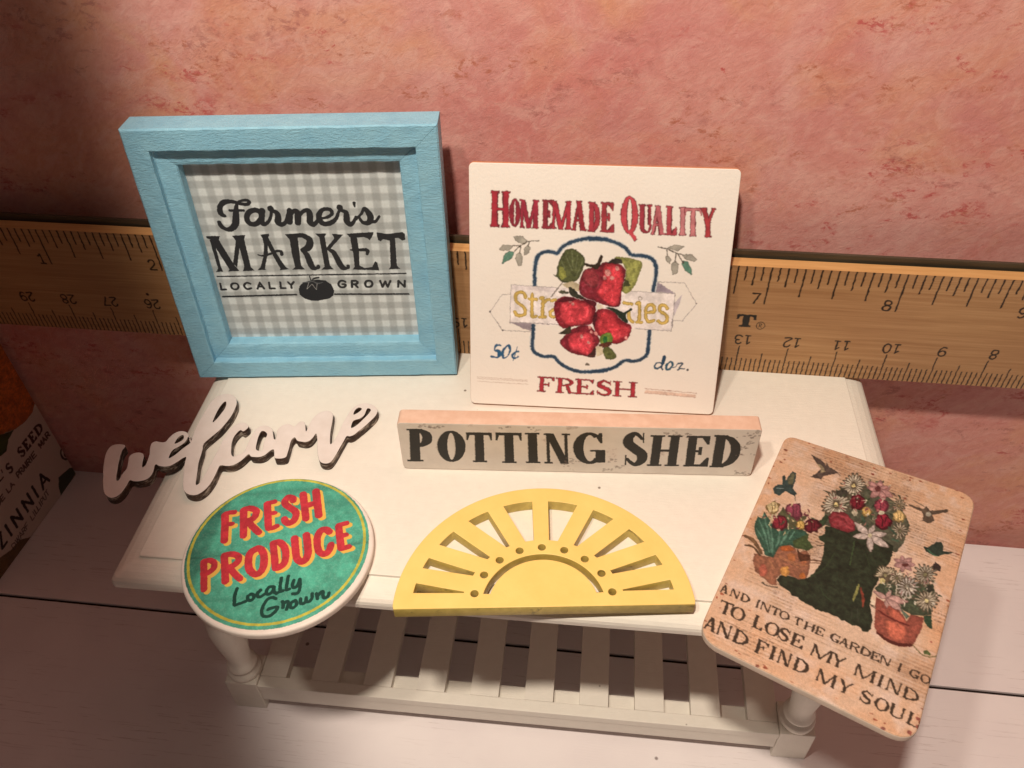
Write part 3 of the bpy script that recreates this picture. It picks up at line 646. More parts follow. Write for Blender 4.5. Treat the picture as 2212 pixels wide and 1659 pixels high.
ART_DISC = """
2 224 176 80 0 | -299 151 18.2 -275 81 18.0 -254 14 17.5
1 224 176 80 0 | 14.0 | -300 158 -282 168 -263 173
1 224 176 80 0 | 13.0 | -280 98 -251 108
2 224 176 80 0 | -223 186 18.0 -200 117 17.8 -176 48 17.2
1 224 176 80 0 | 17.1 | -224 188 -196 200 -166 189 -159 159 -172 136 -196 124
1 224 176 80 0 | 16.8 | -177 121 -148 96 -116 72
2 224 176 80 0 | -124 230 18.2 -100 160 17.8 -78 98 17.5
1 224 176 80 0 | 13.5 | -126 236 -94 248
1 224 176 80 0 | 13.2 | -102 176 -75 184
1 224 176 80 0 | 13.8 | -75 96 -58 102 -42 113
2 224 176 80 0 | -11 262 17.5 -17 275 17.5 -38 278 17.5 -48 259 17.5 -40 237 17.2 -11 218 17.2 15 202 17.2 27 177 17.0 22 147 17.0 4 132 16.8 -16 144 17.0 -20 154 17.0
2 224 176 80 0 | 26 301 18.5 52 230 18.0 76 166 17.8
2 224 176 80 0 | 80 324 19.2 107 252 19.0 132 188 18.5
1 224 176 80 0 | 16.5 | 51 234 106 261
2 224 176 80 0 | -304 -103 16.0 -279 -168 15.5 -253 -236 15.2
1 224 176 80 0 | 14.4 | -304 -101 -280 -92 -257 -104 -250 -131 -264 -154 -277 -160
2 224 176 80 0 | -225 -66 17.5 -200 -130 17.2 -176 -190 16.8
1 224 176 80 0 | 15.9 | -226 -62 -195 -52 -164 -61 -156 -86 -171 -110 -192 -124
1 224 176 80 0 | 15.6 | -170 -132 -146 -153 -119 -171
2 224 176 80 0 | -95 -15 17.8 -116 -41 17.5 -112 -80 17.2 -93 -121 17.0 -63 -144 17.0 -42 -132 17.0 -38 -97 17.2 -52 -47 17.5 -76 -17 17.8 -95 -15 17.8
1 224 176 80 0 | 16.8 | -30 15 -5 -47 18 -104
1 224 176 80 0 | 16.8 | -30 19 -3 26 28 0 44 -38 48 -78 36 -98 20 -106
2 224 176 80 0 | 57 54 18.0 76 0 17.8 95 -46 17.5 118 -64 17.2 136 -50 17.2 138 -18 17.5 123 28 17.8 104 76 18.0
2 224 176 80 0 | 201 102 17.2 185 113 17.5 163 104 17.2 156 72 17.2 165 32 17.0 185 -6 16.8 209 -16 16.8 225 -1 16.8 228 34 17.0
1 224 176 80 0 | 17.2 | 237 136 257 77 276 22
1 224 176 80 0 | 13.8 | 236 141 268 157
1 224 176 80 0 | 12.8 | 259 84 282 93
1 224 176 80 0 | 14.0 | 278 17 310 32
2 184 48 58 1 | -317 161 17.5 -292 90 17.2 -271 23 16.8
1 184 48 58 1 | 13.2 | -318 168 -300 178 -280 182
1 184 48 58 1 | 12.2 | -297 108 -268 117
2 184 48 58 1 | -241 196 17.2 -217 126 17.0 -194 57 16.5
1 184 48 58 1 | 16.4 | -242 198 -214 210 -183 199 -177 169 -189 146 -213 133
1 184 48 58 1 | 16.1 | -194 131 -165 106 -132 81
2 184 48 58 1 | -142 240 17.5 -117 170 17.0 -94 108 16.8
1 184 48 58 1 | 12.8 | -144 246 -112 258
1 184 48 58 1 | 12.5 | -120 186 -93 194
1 184 48 58 1 | 13.0 | -92 106 -74 111 -60 122
2 184 48 58 1 | -29 272 16.8 -34 285 16.8 -55 288 16.8 -65 269 16.8 -58 247 16.5 -28 228 16.5 -2 212 16.5 10 187 16.2 6 156 16.2 -13 142 16.0 -32 153 16.2 -37 164 16.2
2 184 48 58 1 | 8 311 17.8 35 240 17.2 60 175 17.0
2 184 48 58 1 | 63 334 18.5 90 262 18.2 114 198 17.8
1 184 48 58 1 | 15.8 | 34 244 89 271
2 184 48 58 1 | -321 -94 15.2 -296 -160 15.0 -270 -228 14.5
1 184 48 58 1 | 13.7 | -322 -92 -298 -83 -274 -96 -267 -122 -281 -145 -294 -152
1 184 48 58 1 | 16.5 | -242 -57 -216 -122 -193 -181
1 184 48 58 1 | 15.2 | -243 -53 -212 -43 -181 -52 -172 -77 -188 -102 -208 -116
1 184 48 58 1 | 14.9 | -187 -123 -162 -144 -135 -163
2 184 48 58 1 | -112 -6 17.0 -133 -32 16.8 -128 -71 16.8 -110 -112 16.5 -80 -135 16.2 -58 -124 16.2 -54 -88 16.5 -69 -38 16.8 -92 -8 17.0 -112 -6 17.0
1 184 48 58 1 | 16.0 | -46 24 -21 -38 1 -95
2 184 48 58 1 | -47 28 16.2 -20 36 16.5 11 9 16.2 28 -30 16.0 32 -69 15.8 19 -90 15.8 3 -98 15.8
2 184 48 58 1 | 40 63 17.2 60 9 17.0 79 -37 16.8 102 -55 16.5 120 -42 16.8 122 -10 16.8 106 38 17.0 88 86 17.2
2 184 48 58 1 | 185 112 16.8 168 123 16.8 146 114 16.8 140 82 16.5 149 42 16.2 169 3 16.0 193 -7 16.0 209 8 16.0 212 43 16.2
1 184 48 58 1 | 16.5 | 220 145 241 86 260 31
1 184 48 58 1 | 13.0 | 219 151 252 166
1 184 48 58 1 | 12.0 | 242 93 266 103
1 184 48 58 1 | 13.2 | 262 26 294 41
1 15 60 50 0 | 7.5 | -130 -213 -129 -240 -122 -269 -114 -290 -96 -282 -72 -268
1 15 60 50 0 | 7.5 | -61 -232 -72 -244 -66 -260 -52 -262 -45 -248 -52 -234 -63 -232
1 15 60 50 0 | 7.5 | -48 -240 -38 -232 -28 -211
1 15 60 50 0 | 7.5 | -28 -210 -36 -226 -28 -242 -14 -239 -4 -226
1 15 60 50 0 | 7.6 | 20 -189 4 -193 -1 -214 9 -228 24 -216 26 -191 31 -211 44 -220
1 15 60 50 0 | 7.5 | 44 -220 58 -209
1 15 60 50 0 | 7.6 | 43 -144 49 -180 57 -207 68 -205
1 15 60 50 0 | 7.6 | 70 -132 75 -166 81 -198 93 -194
1 15 60 50 0 | 7.7 | 100 -151 100 -172 110 -186 123 -173 124 -143 133 -172 137 -202 128 -214 114 -215
1 15 60 50 0 | 7.4 | 50 -245 31 -240 15 -253 8 -281 10 -312 24 -330 46 -328 63 -310 70 -290 66 -283 44 -290 33 -299
1 15 60 50 0 | 7.5 | 81 -256 88 -265 92 -284
1 15 60 50 0 | 7.5 | 89 -268 98 -255 108 -258 110 -290
1 15 60 50 0 | 7.5 | 132 -247 120 -260 123 -278 136 -280 145 -265 139 -250 132 -247
1 15 60 50 0 | 7.5 | 154 -236 160 -255 171 -258 180 -246 176 -228 181 -246 194 -246 201 -228 196 -208
1 15 60 50 0 | 7.5 | 214 -206 225 -229
1 15 60 50 0 | 7.5 | 222 -216 230 -201 239 -193 243 -211 252 -223 264 -217 267 -198
"""
ART_CARD = """
0 71 72 58 4 | 286 863 277 940 313 1038 336 1094 403 1114 456 1117 532 1090 584 1056 632 982 627 868 607 801 434 825 302 802
2 44 54 38 4 | 484 875 1.8 496 858 4.2 501 838 1.2
2 84 64 58 4 | 520 990 1.8 518 975 4.2 512 958 1.2
2 140 130 112 4 | 454 967 1.8 452 982 4.5 446 996 1.2
2 60 72 48 4 | 422 1050 1.8 428 1043 4.5 430 1033 1.2
2 44 54 38 4 | 330 1038 1.8 323 1043 4.5 313 1046 1.2
2 60 72 48 4 | 558 984 1.8 565 1008 4.2 565 1030 1.2
2 140 130 112 4 | 566 1110 1.8 570 1103 4.5 573 1096 1.2
2 140 130 112 4 | 344 1097 1.8 334 1106 4.5 320 1112 1.5
2 140 130 112 4 | 350 1100 1.8 355 1108 4.5 358 1114 1.2
2 106 102 80 4 | 445 1160 1.8 450 1167 4.5 453 1173 1.5
2 140 130 112 4 | 392 998 1.8 400 989 4.5 406 978 1.2
2 84 64 58 4 | 419 1112 1.8 427 1114 4.5 433 1115 1.2
2 140 130 112 4 | 394 971 1.8 397 960 4.5 397 947 1.2
2 140 130 112 4 | 378 897 1.8 380 886 4.2 378 874 1.2
2 44 54 38 4 | 441 1050 1.8 440 1042 4.5 436 1033 1.2
2 60 72 48 4 | 432 1036 1.8 440 1026 4.5 444 1014 1.2
2 106 102 80 4 | 482 973 1.8 482 950 4.2 478 924 1.2
2 140 130 112 4 | 285 1002 1.8 292 1010 4.5 296 1016 1.2
2 106 102 80 4 | 518 1049 1.8 507 1041 4.5 491 1030 1.2
2 106 102 80 4 | 513 1068 1.8 531 1076 4.5 544 1081 1.2
2 84 64 58 4 | 297 904 1.8 288 901 4.5 276 896 1.2
2 140 130 112 4 | 545 1044 1.8 537 1026 4.2 522 1004 1.2
2 140 130 112 4 | 486 924 1.8 483 936 4.2 476 946 1.2
2 140 130 112 4 | 296 993 1.8 299 1006 4.5 298 1018 1.2
2 44 54 38 4 | 417 948 1.8 406 946 4.2 391 941 1.2
2 106 102 80 4 | 474 979 1.8 461 988 4.5 442 994 1.2
2 60 72 48 4 | 360 1105 1.8 371 1114 4.5 378 1120 1.2
2 60 72 48 4 | 450 930 1.8 447 911 4.2 438 889 1.2
2 84 64 58 4 | 368 881 1.8 363 891 4.2 354 898 1.2
2 60 72 48 4 | 559 992 1.8 566 985 4.2 570 976 1.2
2 106 102 80 4 | 448 1131 1.8 453 1140 4.5 456 1147 1.2
2 140 130 112 4 | 415 847 1.8 405 863 4.2 389 876 1.2
2 44 54 38 4 | 569 1094 1.8 564 1116 4.5 552 1135 1.2
2 140 130 112 4 | 336 975 1.8 344 990 4.5 348 1003 1.2
2 84 64 58 4 | 402 1060 1.8 399 1038 4.5 390 1013 1.2
2 140 130 112 4 | 378 980 1.8 372 999 4.5 361 1015 1.2
2 44 54 38 4 | 354 1114 1.8 354 1138 4.5 347 1158 1.5
2 60 72 48 4 | 436 940 1.8 438 930 4.2 436 919 1.2
2 60 72 48 4 | 375 1075 1.8 380 1092 4.5 382 1108 1.2
2 60 72 48 4 | 523 942 1.8 519 929 4.2 512 914 1.2
2 106 102 80 4 | 501 923 1.8 492 924 4.2 479 922 1.2
2 106 102 80 4 | 420 866 1.8 415 854 4.2 406 840 1.2
2 84 64 58 4 | 300 1009 1.8 295 1015 4.5 286 1019 1.2
2 44 54 38 4 | 347 1098 1.8 335 1110 4.5 316 1117 1.5
2 44 54 38 4 | 438 1101 1.8 458 1107 4.5 471 1110 1.2
2 44 54 38 4 | 470 1111 1.8 464 1132 4.5 453 1151 1.2
2 106 102 80 4 | 536 938 1.8 541 931 4.2 544 922 1.2
2 60 72 48 4 | 567 1072 1.8 580 1061 4.5 588 1046 1.2
2 44 54 38 4 | 392 870 1.8 384 881 4.2 373 889 1.2
2 84 64 58 4 | 342 948 1.8 341 962 4.5 336 973 1.2
2 84 64 58 4 | 468 1042 1.8 478 1046 4.5 485 1048 1.2
2 44 54 38 4 | 469 1168 1.8 473 1176 4.5 475 1184 1.2
2 106 102 80 4 | 424 1114 1.8 425 1142 4.5 419 1166 1.5
2 106 102 80 4 | 300 970 1.8 301 983 4.5 300 994 1.2
2 140 130 112 4 | 483 925 1.8 494 945 4.2 500 962 1.2
2 44 54 38 4 | 278 989 1.8 265 995 4.5 246 998 1.2
2 106 102 80 4 | 508 1064 1.8 502 1056 4.5 492 1046 1.2
2 44 54 38 4 | 465 961 1.8 474 946 4.2 478 928 1.2
2 106 102 80 4 | 471 928 1.8 483 926 4.2 492 923 1.2
2 60 72 48 4 | 508 989 1.8 496 994 4.2 478 996 1.2
2 44 54 38 4 | 462 998 1.8 470 1019 4.5 473 1037 1.2
2 44 54 38 4 | 413 970 1.8 406 984 4.5 392 996 1.2
2 60 72 48 4 | 443 845 1.8 449 830 4.2 452 813 1.2
2 106 102 80 4 | 452 959 1.8 442 956 4.2 427 951 1.2
2 140 130 112 4 | 329 1067 1.8 331 1080 4.5 330 1091 1.2
2 44 54 38 4 | 537 1005 1.8 548 1002 4.2 554 997 1.2
2 106 102 80 4 | 319 957 1.8 327 956 4.5 332 954 1.2
2 44 54 38 4 | 544 941 1.8 535 928 4.2 521 912 1.2
2 60 72 48 4 | 502 1112 1.8 504 1098 4.5 502 1080 1.2
2 106 102 80 4 | 384 968 1.8 380 948 4.5 371 924 1.2
2 106 102 80 4 | 536 1060 1.8 523 1058 4.5 504 1052 1.2
2 140 130 112 4 | 350 860 1.8 355 875 4.2 355 888 1.2
2 44 54 38 4 | 371 1037 1.8 376 1051 4.5 377 1063 1.2
2 84 64 58 4 | 545 1120 1.8 534 1128 4.5 517 1134 1.2
2 106 102 80 4 | 393 882 1.8 407 883 4.2 416 881 1.2
2 44 54 38 4 | 446 1104 1.8 436 1100 4.5 420 1094 1.2
2 140 130 112 4 | 366 849 1.8 378 870 4.2 384 889 1.2
2 84 64 58 4 | 340 1086 1.8 332 1098 4.5 320 1107 1.5
2 60 72 48 4 | 324 1005 1.8 322 1028 4.5 314 1049 1.2
2 140 130 112 4 | 496 1030 1.8 494 1044 4.5 488 1056 1.2
2 84 64 58 4 | 427 924 1.8 434 923 4.2 439 922 1.2
2 84 64 58 4 | 444 1138 1.8 457 1118 4.5 463 1095 1.2
2 60 72 48 4 | 307 992 1.8 320 973 4.5 326 950 1.2
2 44 54 38 4 | 420 973 1.8 414 974 4.5 404 974 1.2
2 106 102 80 4 | 476 1150 1.8 486 1138 4.5 491 1123 1.2
2 60 72 48 4 | 312 909 1.8 314 922 4.5 314 933 1.2
2 44 54 38 4 | 322 868 1.8 329 877 4.2 333 885 1.2
2 60 72 48 4 | 309 879 1.8 311 867 4.2 310 853 1.2
2 44 54 38 4 | 345 932 1.8 336 932 4.5 322 931 1.2
2 140 130 112 4 | 514 996 1.8 510 1004 4.2 504 1012 1.2
0 35 42 30 8 | 306 796 326 706 339 638 340 590 329 533 311 492 287 471 242 466 208 451 200 423 223 401 263 392 279 378 302 380 316 371 339 367 362 368 375 361 400 362 427 368 452 367 471 369 485 358 496 366 512 361 529 358 540 366 558 363 574 352 586 356 596 377 593 427 568 486 563 558 574 625 572 674 594 730 597 780 592 831 528 854 412 841
1 60 80 48 0 | 2.0 | 439 776 446 697 450 643
1 47 60 38 0 | 2.0 | 319 504 359 573 378 672
1 44 56 36 0 | 2.0 | 495 736 526 673
1 48 64 42 0 | 1.8 | 372 471 392 445 424 432
1 52 56 46 0 | 1.8 | 510 425 517 385
1 52 56 46 0 | 1.8 | 528 445 546 387
2 140 138 80 4 | 506 566 3.0 507 534 5.0 505 507 6.8 504 484 4.2 506 470 1.8
2 138 64 48 4 | 517 551 3.0 528 527 5.5 537 506 6.8 542 483 4.8 546 463 2.5
0 128 84 64 4 | 153 532 158 597 190 622 223 616 238 595 268 628 292 604 306 544 307 486 282 468 241 469 207 454 196 429 208 396 183 386 162 398 141 406 107 419 82 469 76 506 108 512 131 516
0 184 132 72 68 | 235 489 238 477 234 465 229 456 220 455 212 454 206 463 200 470 198 482 201 492 207 500 214 503 224 512 228 496
0 168 104 66 68 | 238 571 239 561 240 549 232 545 225 542 218 542 213 548 208 554 204 564 207 575 212 583 220 585 228 586 236 582
0 180 106 56 68 | 300 499 302 492 299 486 295 482 292 475 287 479 281 479 278 487 279 495 281 502 284 507 288 510 293 509 296 504
0 168 104 72 68 | 287 569 286 561 285 554 283 545 278 542 272 547 267 550 262 556 264 564 263 573 268 578 273 584 278 579 284 576
0 164 90 72 68 | 151 449 155 436 155 422 148 413 140 408 130 410 125 423 118 431 117 443 119 454 122 466 130 472 139 467 146 458
0 160 86 46 68 | 215 611 222 606 212 596 201 588 190 581 178 577 171 580 168 586 166 592 170 600 180 610 193 616 203 616 212 616
1 176 124 84 0 | 1.2 | 174 544 220 541 256 540 299 556
1 176 124 84 0 | 1.2 | 176 537 222 534 272 525
1 176 124 84 0 | 1.2 | 142 502 165 482 175 472
0 74 44 30 4 | 228 618 251 602 290 612 294 585 262 560 243 586
1 90 64 48 32 | 3.0 | 294 585 313 594 340 604
1 90 64 48 32 | 2.2 | 298 572 339 594
1 74 64 52 0 | 2.5 | 150 380 175 374 212 387
1 74 64 52 32 | 2.8 | 302 676 326 690
2 106 80 56 4 | 14 575 7.8 44 572 10.0 71 554 8.2 102 523 7.5
2 92 70 50 4 | 29 530 4.5 63 535 5.2 100 508 4.5
0 44 74 60 4 | 30 648 26 706 46 706 46 747 78 714 110 681 134 670 146 702 185 713 195 728 238 727 253 711 231 675 226 620 197 623 160 593 154 524 120 520 89 564 51 605
2 92 132 112 4 | 38 692 2.2 82 632 5.0 132 540 2.2
2 92 132 112 4 | 47 732 2.5 97 640 5.0 140 544 2.2
2 92 132 112 4 | 97 674 2.2 125 607 5.0 146 538 2.2
2 92 132 112 4 | 137 672 2.2 149 620 5.0 148 577 2.2
2 92 132 112 4 | 173 706 2.2 168 650 5.0 161 603 2.2
1 92 132 112 4 | 3.0 | 195 704 189 652
1 92 132 112 4 | 3.0 | 43 640 86 596
0 60 74 44 4 | 203 650 228 688 253 721 258 690 291 660 272 626 245 626 220 616
0 76 74 52 4 | 100 736 113 814 139 788 182 776 224 829 220 792 195 728 155 696
0 44 58 40 4 | 262 794 282 825 289 864 309 855 302 802 279 755
0 42 54 38 4 | 294 724 317 756 330 706 305 710
0 108 88 56 68 | 96 800 100 784 97 769 92 752 78 751 66 750 56 760 42 770 44 790 53 804 58 817 68 830 80 822 96 822
0 196 176 132 68 | 93 802 96 787 92 773 85 764 75 761 65 759 58 769 51 778 44 792 52 805 58 817 67 820 78 822 85 811
1 108 88 56 0 | 2.2 | 58 808 71 786 75 764
1 108 88 56 0 | 2.0 | 76 814 82 780
0 90 42 52 68 | 189 830 200 812 200 786 186 769 168 776 155 778 141 783 129 797 122 820 130 842 145 853 158 861 174 868 183 847
0 128 60 76 68 | 183 831 188 815 186 798 177 785 164 784 152 779 143 792 133 804 128 822 136 838 144 853 156 860 168 857 180 848
1 90 42 52 0 | 2.8 | 145 841 160 814 164 787
1 90 42 52 0 | 2.2 | 166 848 173 806
0 72 24 32 68 | 159 736 161 714 153 698 146 682 131 684 118 675 102 680 97 702 99 721 99 740 107 756 122 762 136 762 148 751
0 122 36 48 68 | 149 734 148 718 147 703 140 690 129 686 117 686 108 695 97 705 97 723 100 740 112 745 120 755 132 758 142 748
1 72 24 32 0 | 2.5 | 110 741 124 716 128 692
1 72 24 32 0 | 2.2 | 130 747 136 710
0 112 88 44 68 | 227 758 232 747 229 734 221 727 214 722 204 722 199 732 190 738 190 751 194 763 197 777 208 772 216 775 224 770
0 200 164 96 68 | 221 757 227 748 224 738 217 734 212 726 204 728 198 734 196 743 194 752 194 762 200 770 206 774 214 773 220 766
1 112 88 44 0 | 1.5 | 200 764 209 748 211 732
1 112 88 44 0 | 1.2 | 212 767 216 744
0 60 18 24 68 | 293 792 284 769 286 748 270 744 261 728 248 730 232 734 227 756 224 776 229 795 240 807 253 814 267 816 280 806
0 94 28 38 68 | 279 788 282 772 279 755 267 748 258 742 246 735 236 746 233 763 234 777 234 791 242 801 252 807 263 810 271 799
1 60 18 24 0 | 2.5 | 241 795 254 770 258 745
1 60 18 24 0 | 2.2 | 260 801 266 763
1 176 168 136 0 | 2.8 | 84 752 87 684
1 176 168 136 0 | 2.8 | 148 767 167 703
1 176 168 136 0 | 2.8 | 94 758 106 739
0 78 68 54 68 | 394 1110 398 1086 391 1065 375 1059 365 1043 349 1038 332 1047 329 1074 322 1098 333 1118 342 1136 357 1146 374 1145 384 1126
1 78 68 54 32 | 6.2 | 372 1098 409 1118
2 196 184 164 4 | 374 1099 2.2 392 1109 4.2 404 1115 2.5
1 78 68 54 32 | 6.2 | 372 1092 406 1095
2 196 184 164 4 | 375 1092 2.2 394 1094 4.2 402 1094 2.5
1 78 68 54 32 | 6.2 | 372 1087 404 1074
2 196 184 164 4 | 374 1086 2.2 392 1079 4.2 400 1075 2.5
1 78 68 54 32 | 6.1 | 370 1082 402 1050
2 196 184 164 4 | 372 1080 2.2 386 1066 4.2 398 1053 2.5
1 78 68 54 32 | 6.1 | 368 1078 391 1028
2 196 184 164 4 | 369 1075 2.2 378 1055 4.2 388 1034 2.5
1 78 68 54 32 | 6.1 | 364 1076 373 1022
2 196 184 164 4 | 365 1072 2.2 369 1048 4.2 372 1028 2.5
1 78 68 54 32 | 6.1 | 360 1075 357 1028
2 196 184 164 4 | 360 1072 2.2 358 1046 4.2 357 1034 2.5
1 78 68 54 32 | 6.2 | 357 1076 343 1034
2 196 184 164 4 | 356 1073 2.2 348 1049 4.2 345 1039 2.5
1 78 68 54 32 | 6.2 | 354 1079 326 1038
2 196 184 164 4 | 352 1077 2.2 339 1056 4.2 330 1042 2.5
1 78 68 54 32 | 6.2 | 352 1084 312 1051
2 196 184 164 4 | 350 1082 2.2 332 1068 4.2 317 1055 2.5
1 78 68 54 32 | 6.2 | 350 1089 308 1076
2 196 184 164 4 | 348 1088 2.2 329 1082 4.2 313 1078 2.5
1 78 68 54 32 | 6.2 | 350 1094 314 1100
2 196 184 164 4 | 348 1095 2.2 329 1097 4.2 319 1099 2.5
1 78 68 54 32 | 6.2 | 352 1100 322 1119
2 196 184 164 4 | 350 1101 2.2 333 1112 4.5 326 1117 2.5
1 78 68 54 32 | 6.2 | 354 1104 329 1140
2 196 184 164 4 | 352 1106 2.2 340 1124 4.5 332 1136 2.5
1 78 68 54 32 | 6.2 | 357 1107 340 1162
2 196 184 164 4 | 356 1110 2.2 348 1134 4.5 342 1156 2.5
1 78 68 54 32 | 6.2 | 360 1108 358 1170
2 196 184 164 4 | 360 1112 2.2 359 1138 4.5 358 1164 2.5
1 78 68 54 32 | 6.2 | 364 1108 374 1161
2 196 184 164 4 | 364 1112 2.2 370 1137 4.5 373 1155 2.5
1 78 68 54 32 | 6.2 | 367 1106 386 1146
2 196 184 164 4 | 368 1109 2.2 380 1132 4.5 384 1141 2.5
1 78 68 54 32 | 6.2 | 370 1102 398 1134
2 196 184 164 4 | 372 1104 2.2 388 1122 4.2 395 1130 2.5
0 203 183 128 68 | 369 1096 370 1090 368 1086 364 1084 362 1080 358 1079 354 1081 354 1088 352 1093 355 1098 357 1102 360 1104 364 1104 366 1100
0 78 68 54 68 | 348 958 361 937 356 910 341 892 324 884 306 884 290 899 278 920 283 947 288 969 294 998 314 998 331 996 345 981
1 78 68 54 32 | 6.8 | 330 948 372 971
2 196 184 164 4 | 333 950 2.2 353 961 4.8 366 968 2.8
1 78 68 54 32 | 6.8 | 331 943 368 948
2 196 184 164 4 | 334 944 2.2 355 946 4.8 363 947 2.8
1 78 68 54 32 | 6.8 | 331 938 367 928
2 196 184 164 4 | 333 937 2.2 353 932 4.8 363 929 2.8
1 78 68 54 32 | 6.8 | 329 933 367 904
2 196 184 164 4 | 332 931 2.2 349 918 4.8 362 907 2.8
1 78 68 54 32 | 6.6 | 327 929 358 882
2 196 184 164 4 | 328 926 2.2 342 907 4.8 354 887 2.8
1 78 68 54 32 | 6.6 | 324 926 341 872
2 196 184 164 4 | 325 923 2.2 333 898 4.8 339 878 2.8
1 78 68 54 32 | 6.8 | 320 924 324 875
2 196 184 164 4 | 321 921 2.2 322 894 4.8 324 880 2.8
1 78 68 54 32 | 6.8 | 317 924 309 876
2 196 184 164 4 | 316 921 2.2 312 894 4.8 310 882 2.8
1 78 68 54 32 | 6.8 | 313 926 292 874
2 196 184 164 4 | 312 923 2.2 302 898 4.8 295 880 2.8
1 78 68 54 32 | 6.8 | 310 929 275 880
2 196 184 164 4 | 308 927 2.2 293 906 4.8 280 886 2.8
1 78 68 54 32 | 6.8 | 308 934 266 900
2 196 184 164 4 | 306 932 2.2 287 917 4.8 271 904 2.8
1 78 68 54 32 | 6.8 | 307 938 267 925
2 196 184 164 4 | 304 938 2.2 283 930 4.8 272 927 2.8
1 78 68 54 32 | 6.8 | 306 944 270 946
2 196 184 164 4 | 304 944 2.2 283 945 4.8 275 946 2.8
1 78 68 54 32 | 6.8 | 308 949 270 968
2 196 184 164 4 | 305 950 2.2 286 960 4.8 275 966 2.8
1 78 68 54 32 | 6.9 | 310 954 273 994
2 196 184 164 4 | 308 956 2.2 292 973 4.8 278 989 2.8
1 78 68 54 32 | 6.9 | 312 957 286 1012
2 196 184 164 4 | 311 960 2.5 300 983 4.8 290 1006 2.8
1 78 68 54 32 | 6.9 | 316 960 305 1014
2 196 184 164 4 | 315 963 2.5 310 990 4.8 306 1008 2.8
1 78 68 54 32 | 6.8 | 319 960 322 1010
2 196 184 164 4 | 319 964 2.2 321 992 4.8 321 1004 2.8
1 78 68 54 32 | 6.8 | 323 959 336 1010
2 196 184 164 4 | 324 963 2.2 331 990 4.8 335 1004 2.8
1 78 68 54 32 | 6.8 | 326 957 354 1010
2 196 184 164 4 | 328 960 2.2 341 984 4.8 351 1003 2.8
1 78 68 54 32 | 6.8 | 329 953 370 996
2 196 184 164 4 | 331 956 2.2 348 974 4.8 364 991 2.8
0 203 183 128 68 | 326 946 329 941 328 934 324 930 320 928 316 928 312 932 309 937 310 943 312 948 313 955 318 956 322 955 325 952
0 56 54 46 68 | 349 1034 349 1023 347 1010 335 1002 324 994 315 997 306 1000 303 1009 300 1019 304 1031 316 1037 324 1044 335 1047 346 1045
2 108 70 68 0 | 471 1124 4.0 446 1136 19.8 421 1148 5.2
2 168 124 120 4 | 471 1124 2.0 446 1136 17.2 421 1148 3.2
2 108 70 68 0 | 471 1124 3.0 467 1153 14.5 463 1182 4.0
2 168 124 120 4 | 471 1124 1.5 467 1153 12.8 463 1182 2.5
2 108 70 68 0 | 471 1124 3.2 490 1143 16.2 508 1162 4.2
2 168 124 120 4 | 471 1124 1.5 490 1143 14.0 508 1162 2.8
2 108 70 68 0 | 471 1124 4.2 499 1117 21.0 527 1110 5.5
2 168 124 120 4 | 471 1124 2.0 499 1117 18.2 527 1110 3.5
2 108 70 68 0 | 471 1124 3.8 487 1096 18.0 502 1068 4.8
2 168 124 120 4 | 471 1124 1.8 487 1096 15.8 502 1068 3.0
2 108 70 68 0 | 471 1124 3.5 459 1092 17.5 448 1061 4.8
2 168 124 120 4 | 471 1124 1.8 459 1092 15.2 448 1061 3.0
2 108 70 68 0 | 471 1124 3.8 446 1116 18.5 422 1109 5.0
2 168 124 120 4 | 471 1124 1.8 446 1116 16.0 422 1109 3.0
0 108 56 56 68 | 474 1132 472 1124 474 1116 469 1111 464 1110 458 1104 456 1114 450 1118 451 1128 456 1133 458 1141 462 1146 468 1142 472 1139
0 64 18 24 68 | 432 1017 434 995 431 972 417 961 404 956 388 946 380 969 369 982 370 1004 370 1028 386 1035 397 1050 412 1046 425 1037
0 106 28 40 68 | 426 1018 425 999 420 983 414 966 401 961 389 964 380 974 370 987 370 1006 374 1025 384 1037 395 1051 407 1040 418 1033
1 64 18 24 0 | 2.8 | 384 1026 398 998 401 970
1 64 18 24 0 | 2.4 | 405 1033 410 990
0 90 36 48 68 | 528 1047 530 1026 522 1008 512 998 502 976 488 988 479 1002 470 1015 468 1035 472 1056 485 1065 496 1072 509 1073 521 1064
0 150 64 78 68 | 520 1046 518 1030 517 1014 510 1000 499 994 487 996 481 1010 472 1020 476 1036 477 1052 482 1069 494 1072 505 1067 510 1053
1 90 36 48 0 | 2.5 | 484 1055 496 1030 498 1004
1 90 36 48 0 | 2.0 | 503 1060 507 1022
0 64 16 24 68 | 561 966 560 942 554 920 543 903 528 896 514 900 499 907 494 929 495 950 496 974 508 990 523 998 537 989 547 977
0 124 32 48 68 | 554 966 550 946 546 928 536 916 526 903 514 912 501 916 493 932 496 952 498 972 509 986 522 990 533 986 542 977
1 64 16 24 0 | 2.8 | 510 972 523 945 525 917
1 64 16 24 0 | 2.2 | 531 978 534 936
0 128 104 60 68 | 469 980 468 966 464 954 456 948 450 934 440 939 432 946 432 960 427 972 430 984 438 992 446 996 454 994 460 988
0 204 168 100 68 | 463 980 465 968 462 956 454 952 448 947 441 948 436 955 430 962 430 972 434 982 438 990 445 991 452 993 459 989
1 128 104 60 0 | 1.5 | 438 984 446 968 448 952
1 128 104 60 0 | 1.2 | 450 987 453 963
0 78 68 54 68 | 591 1084 591 1068 586 1054 577 1047 569 1037 560 1040 552 1048 547 1060 550 1074 549 1089 558 1098 566 1113 575 1099 584 1096
1 78 68 54 32 | 3.8 | 574 1075 597 1087
2 156 140 116 4 | 575 1076 1.2 586 1082 2.5 594 1086 1.5
1 78 68 54 32 | 3.8 | 574 1070 594 1067
2 156 140 116 4 | 576 1070 1.2 587 1068 2.5 591 1068 1.5
1 78 68 54 32 | 3.8 | 573 1066 589 1050
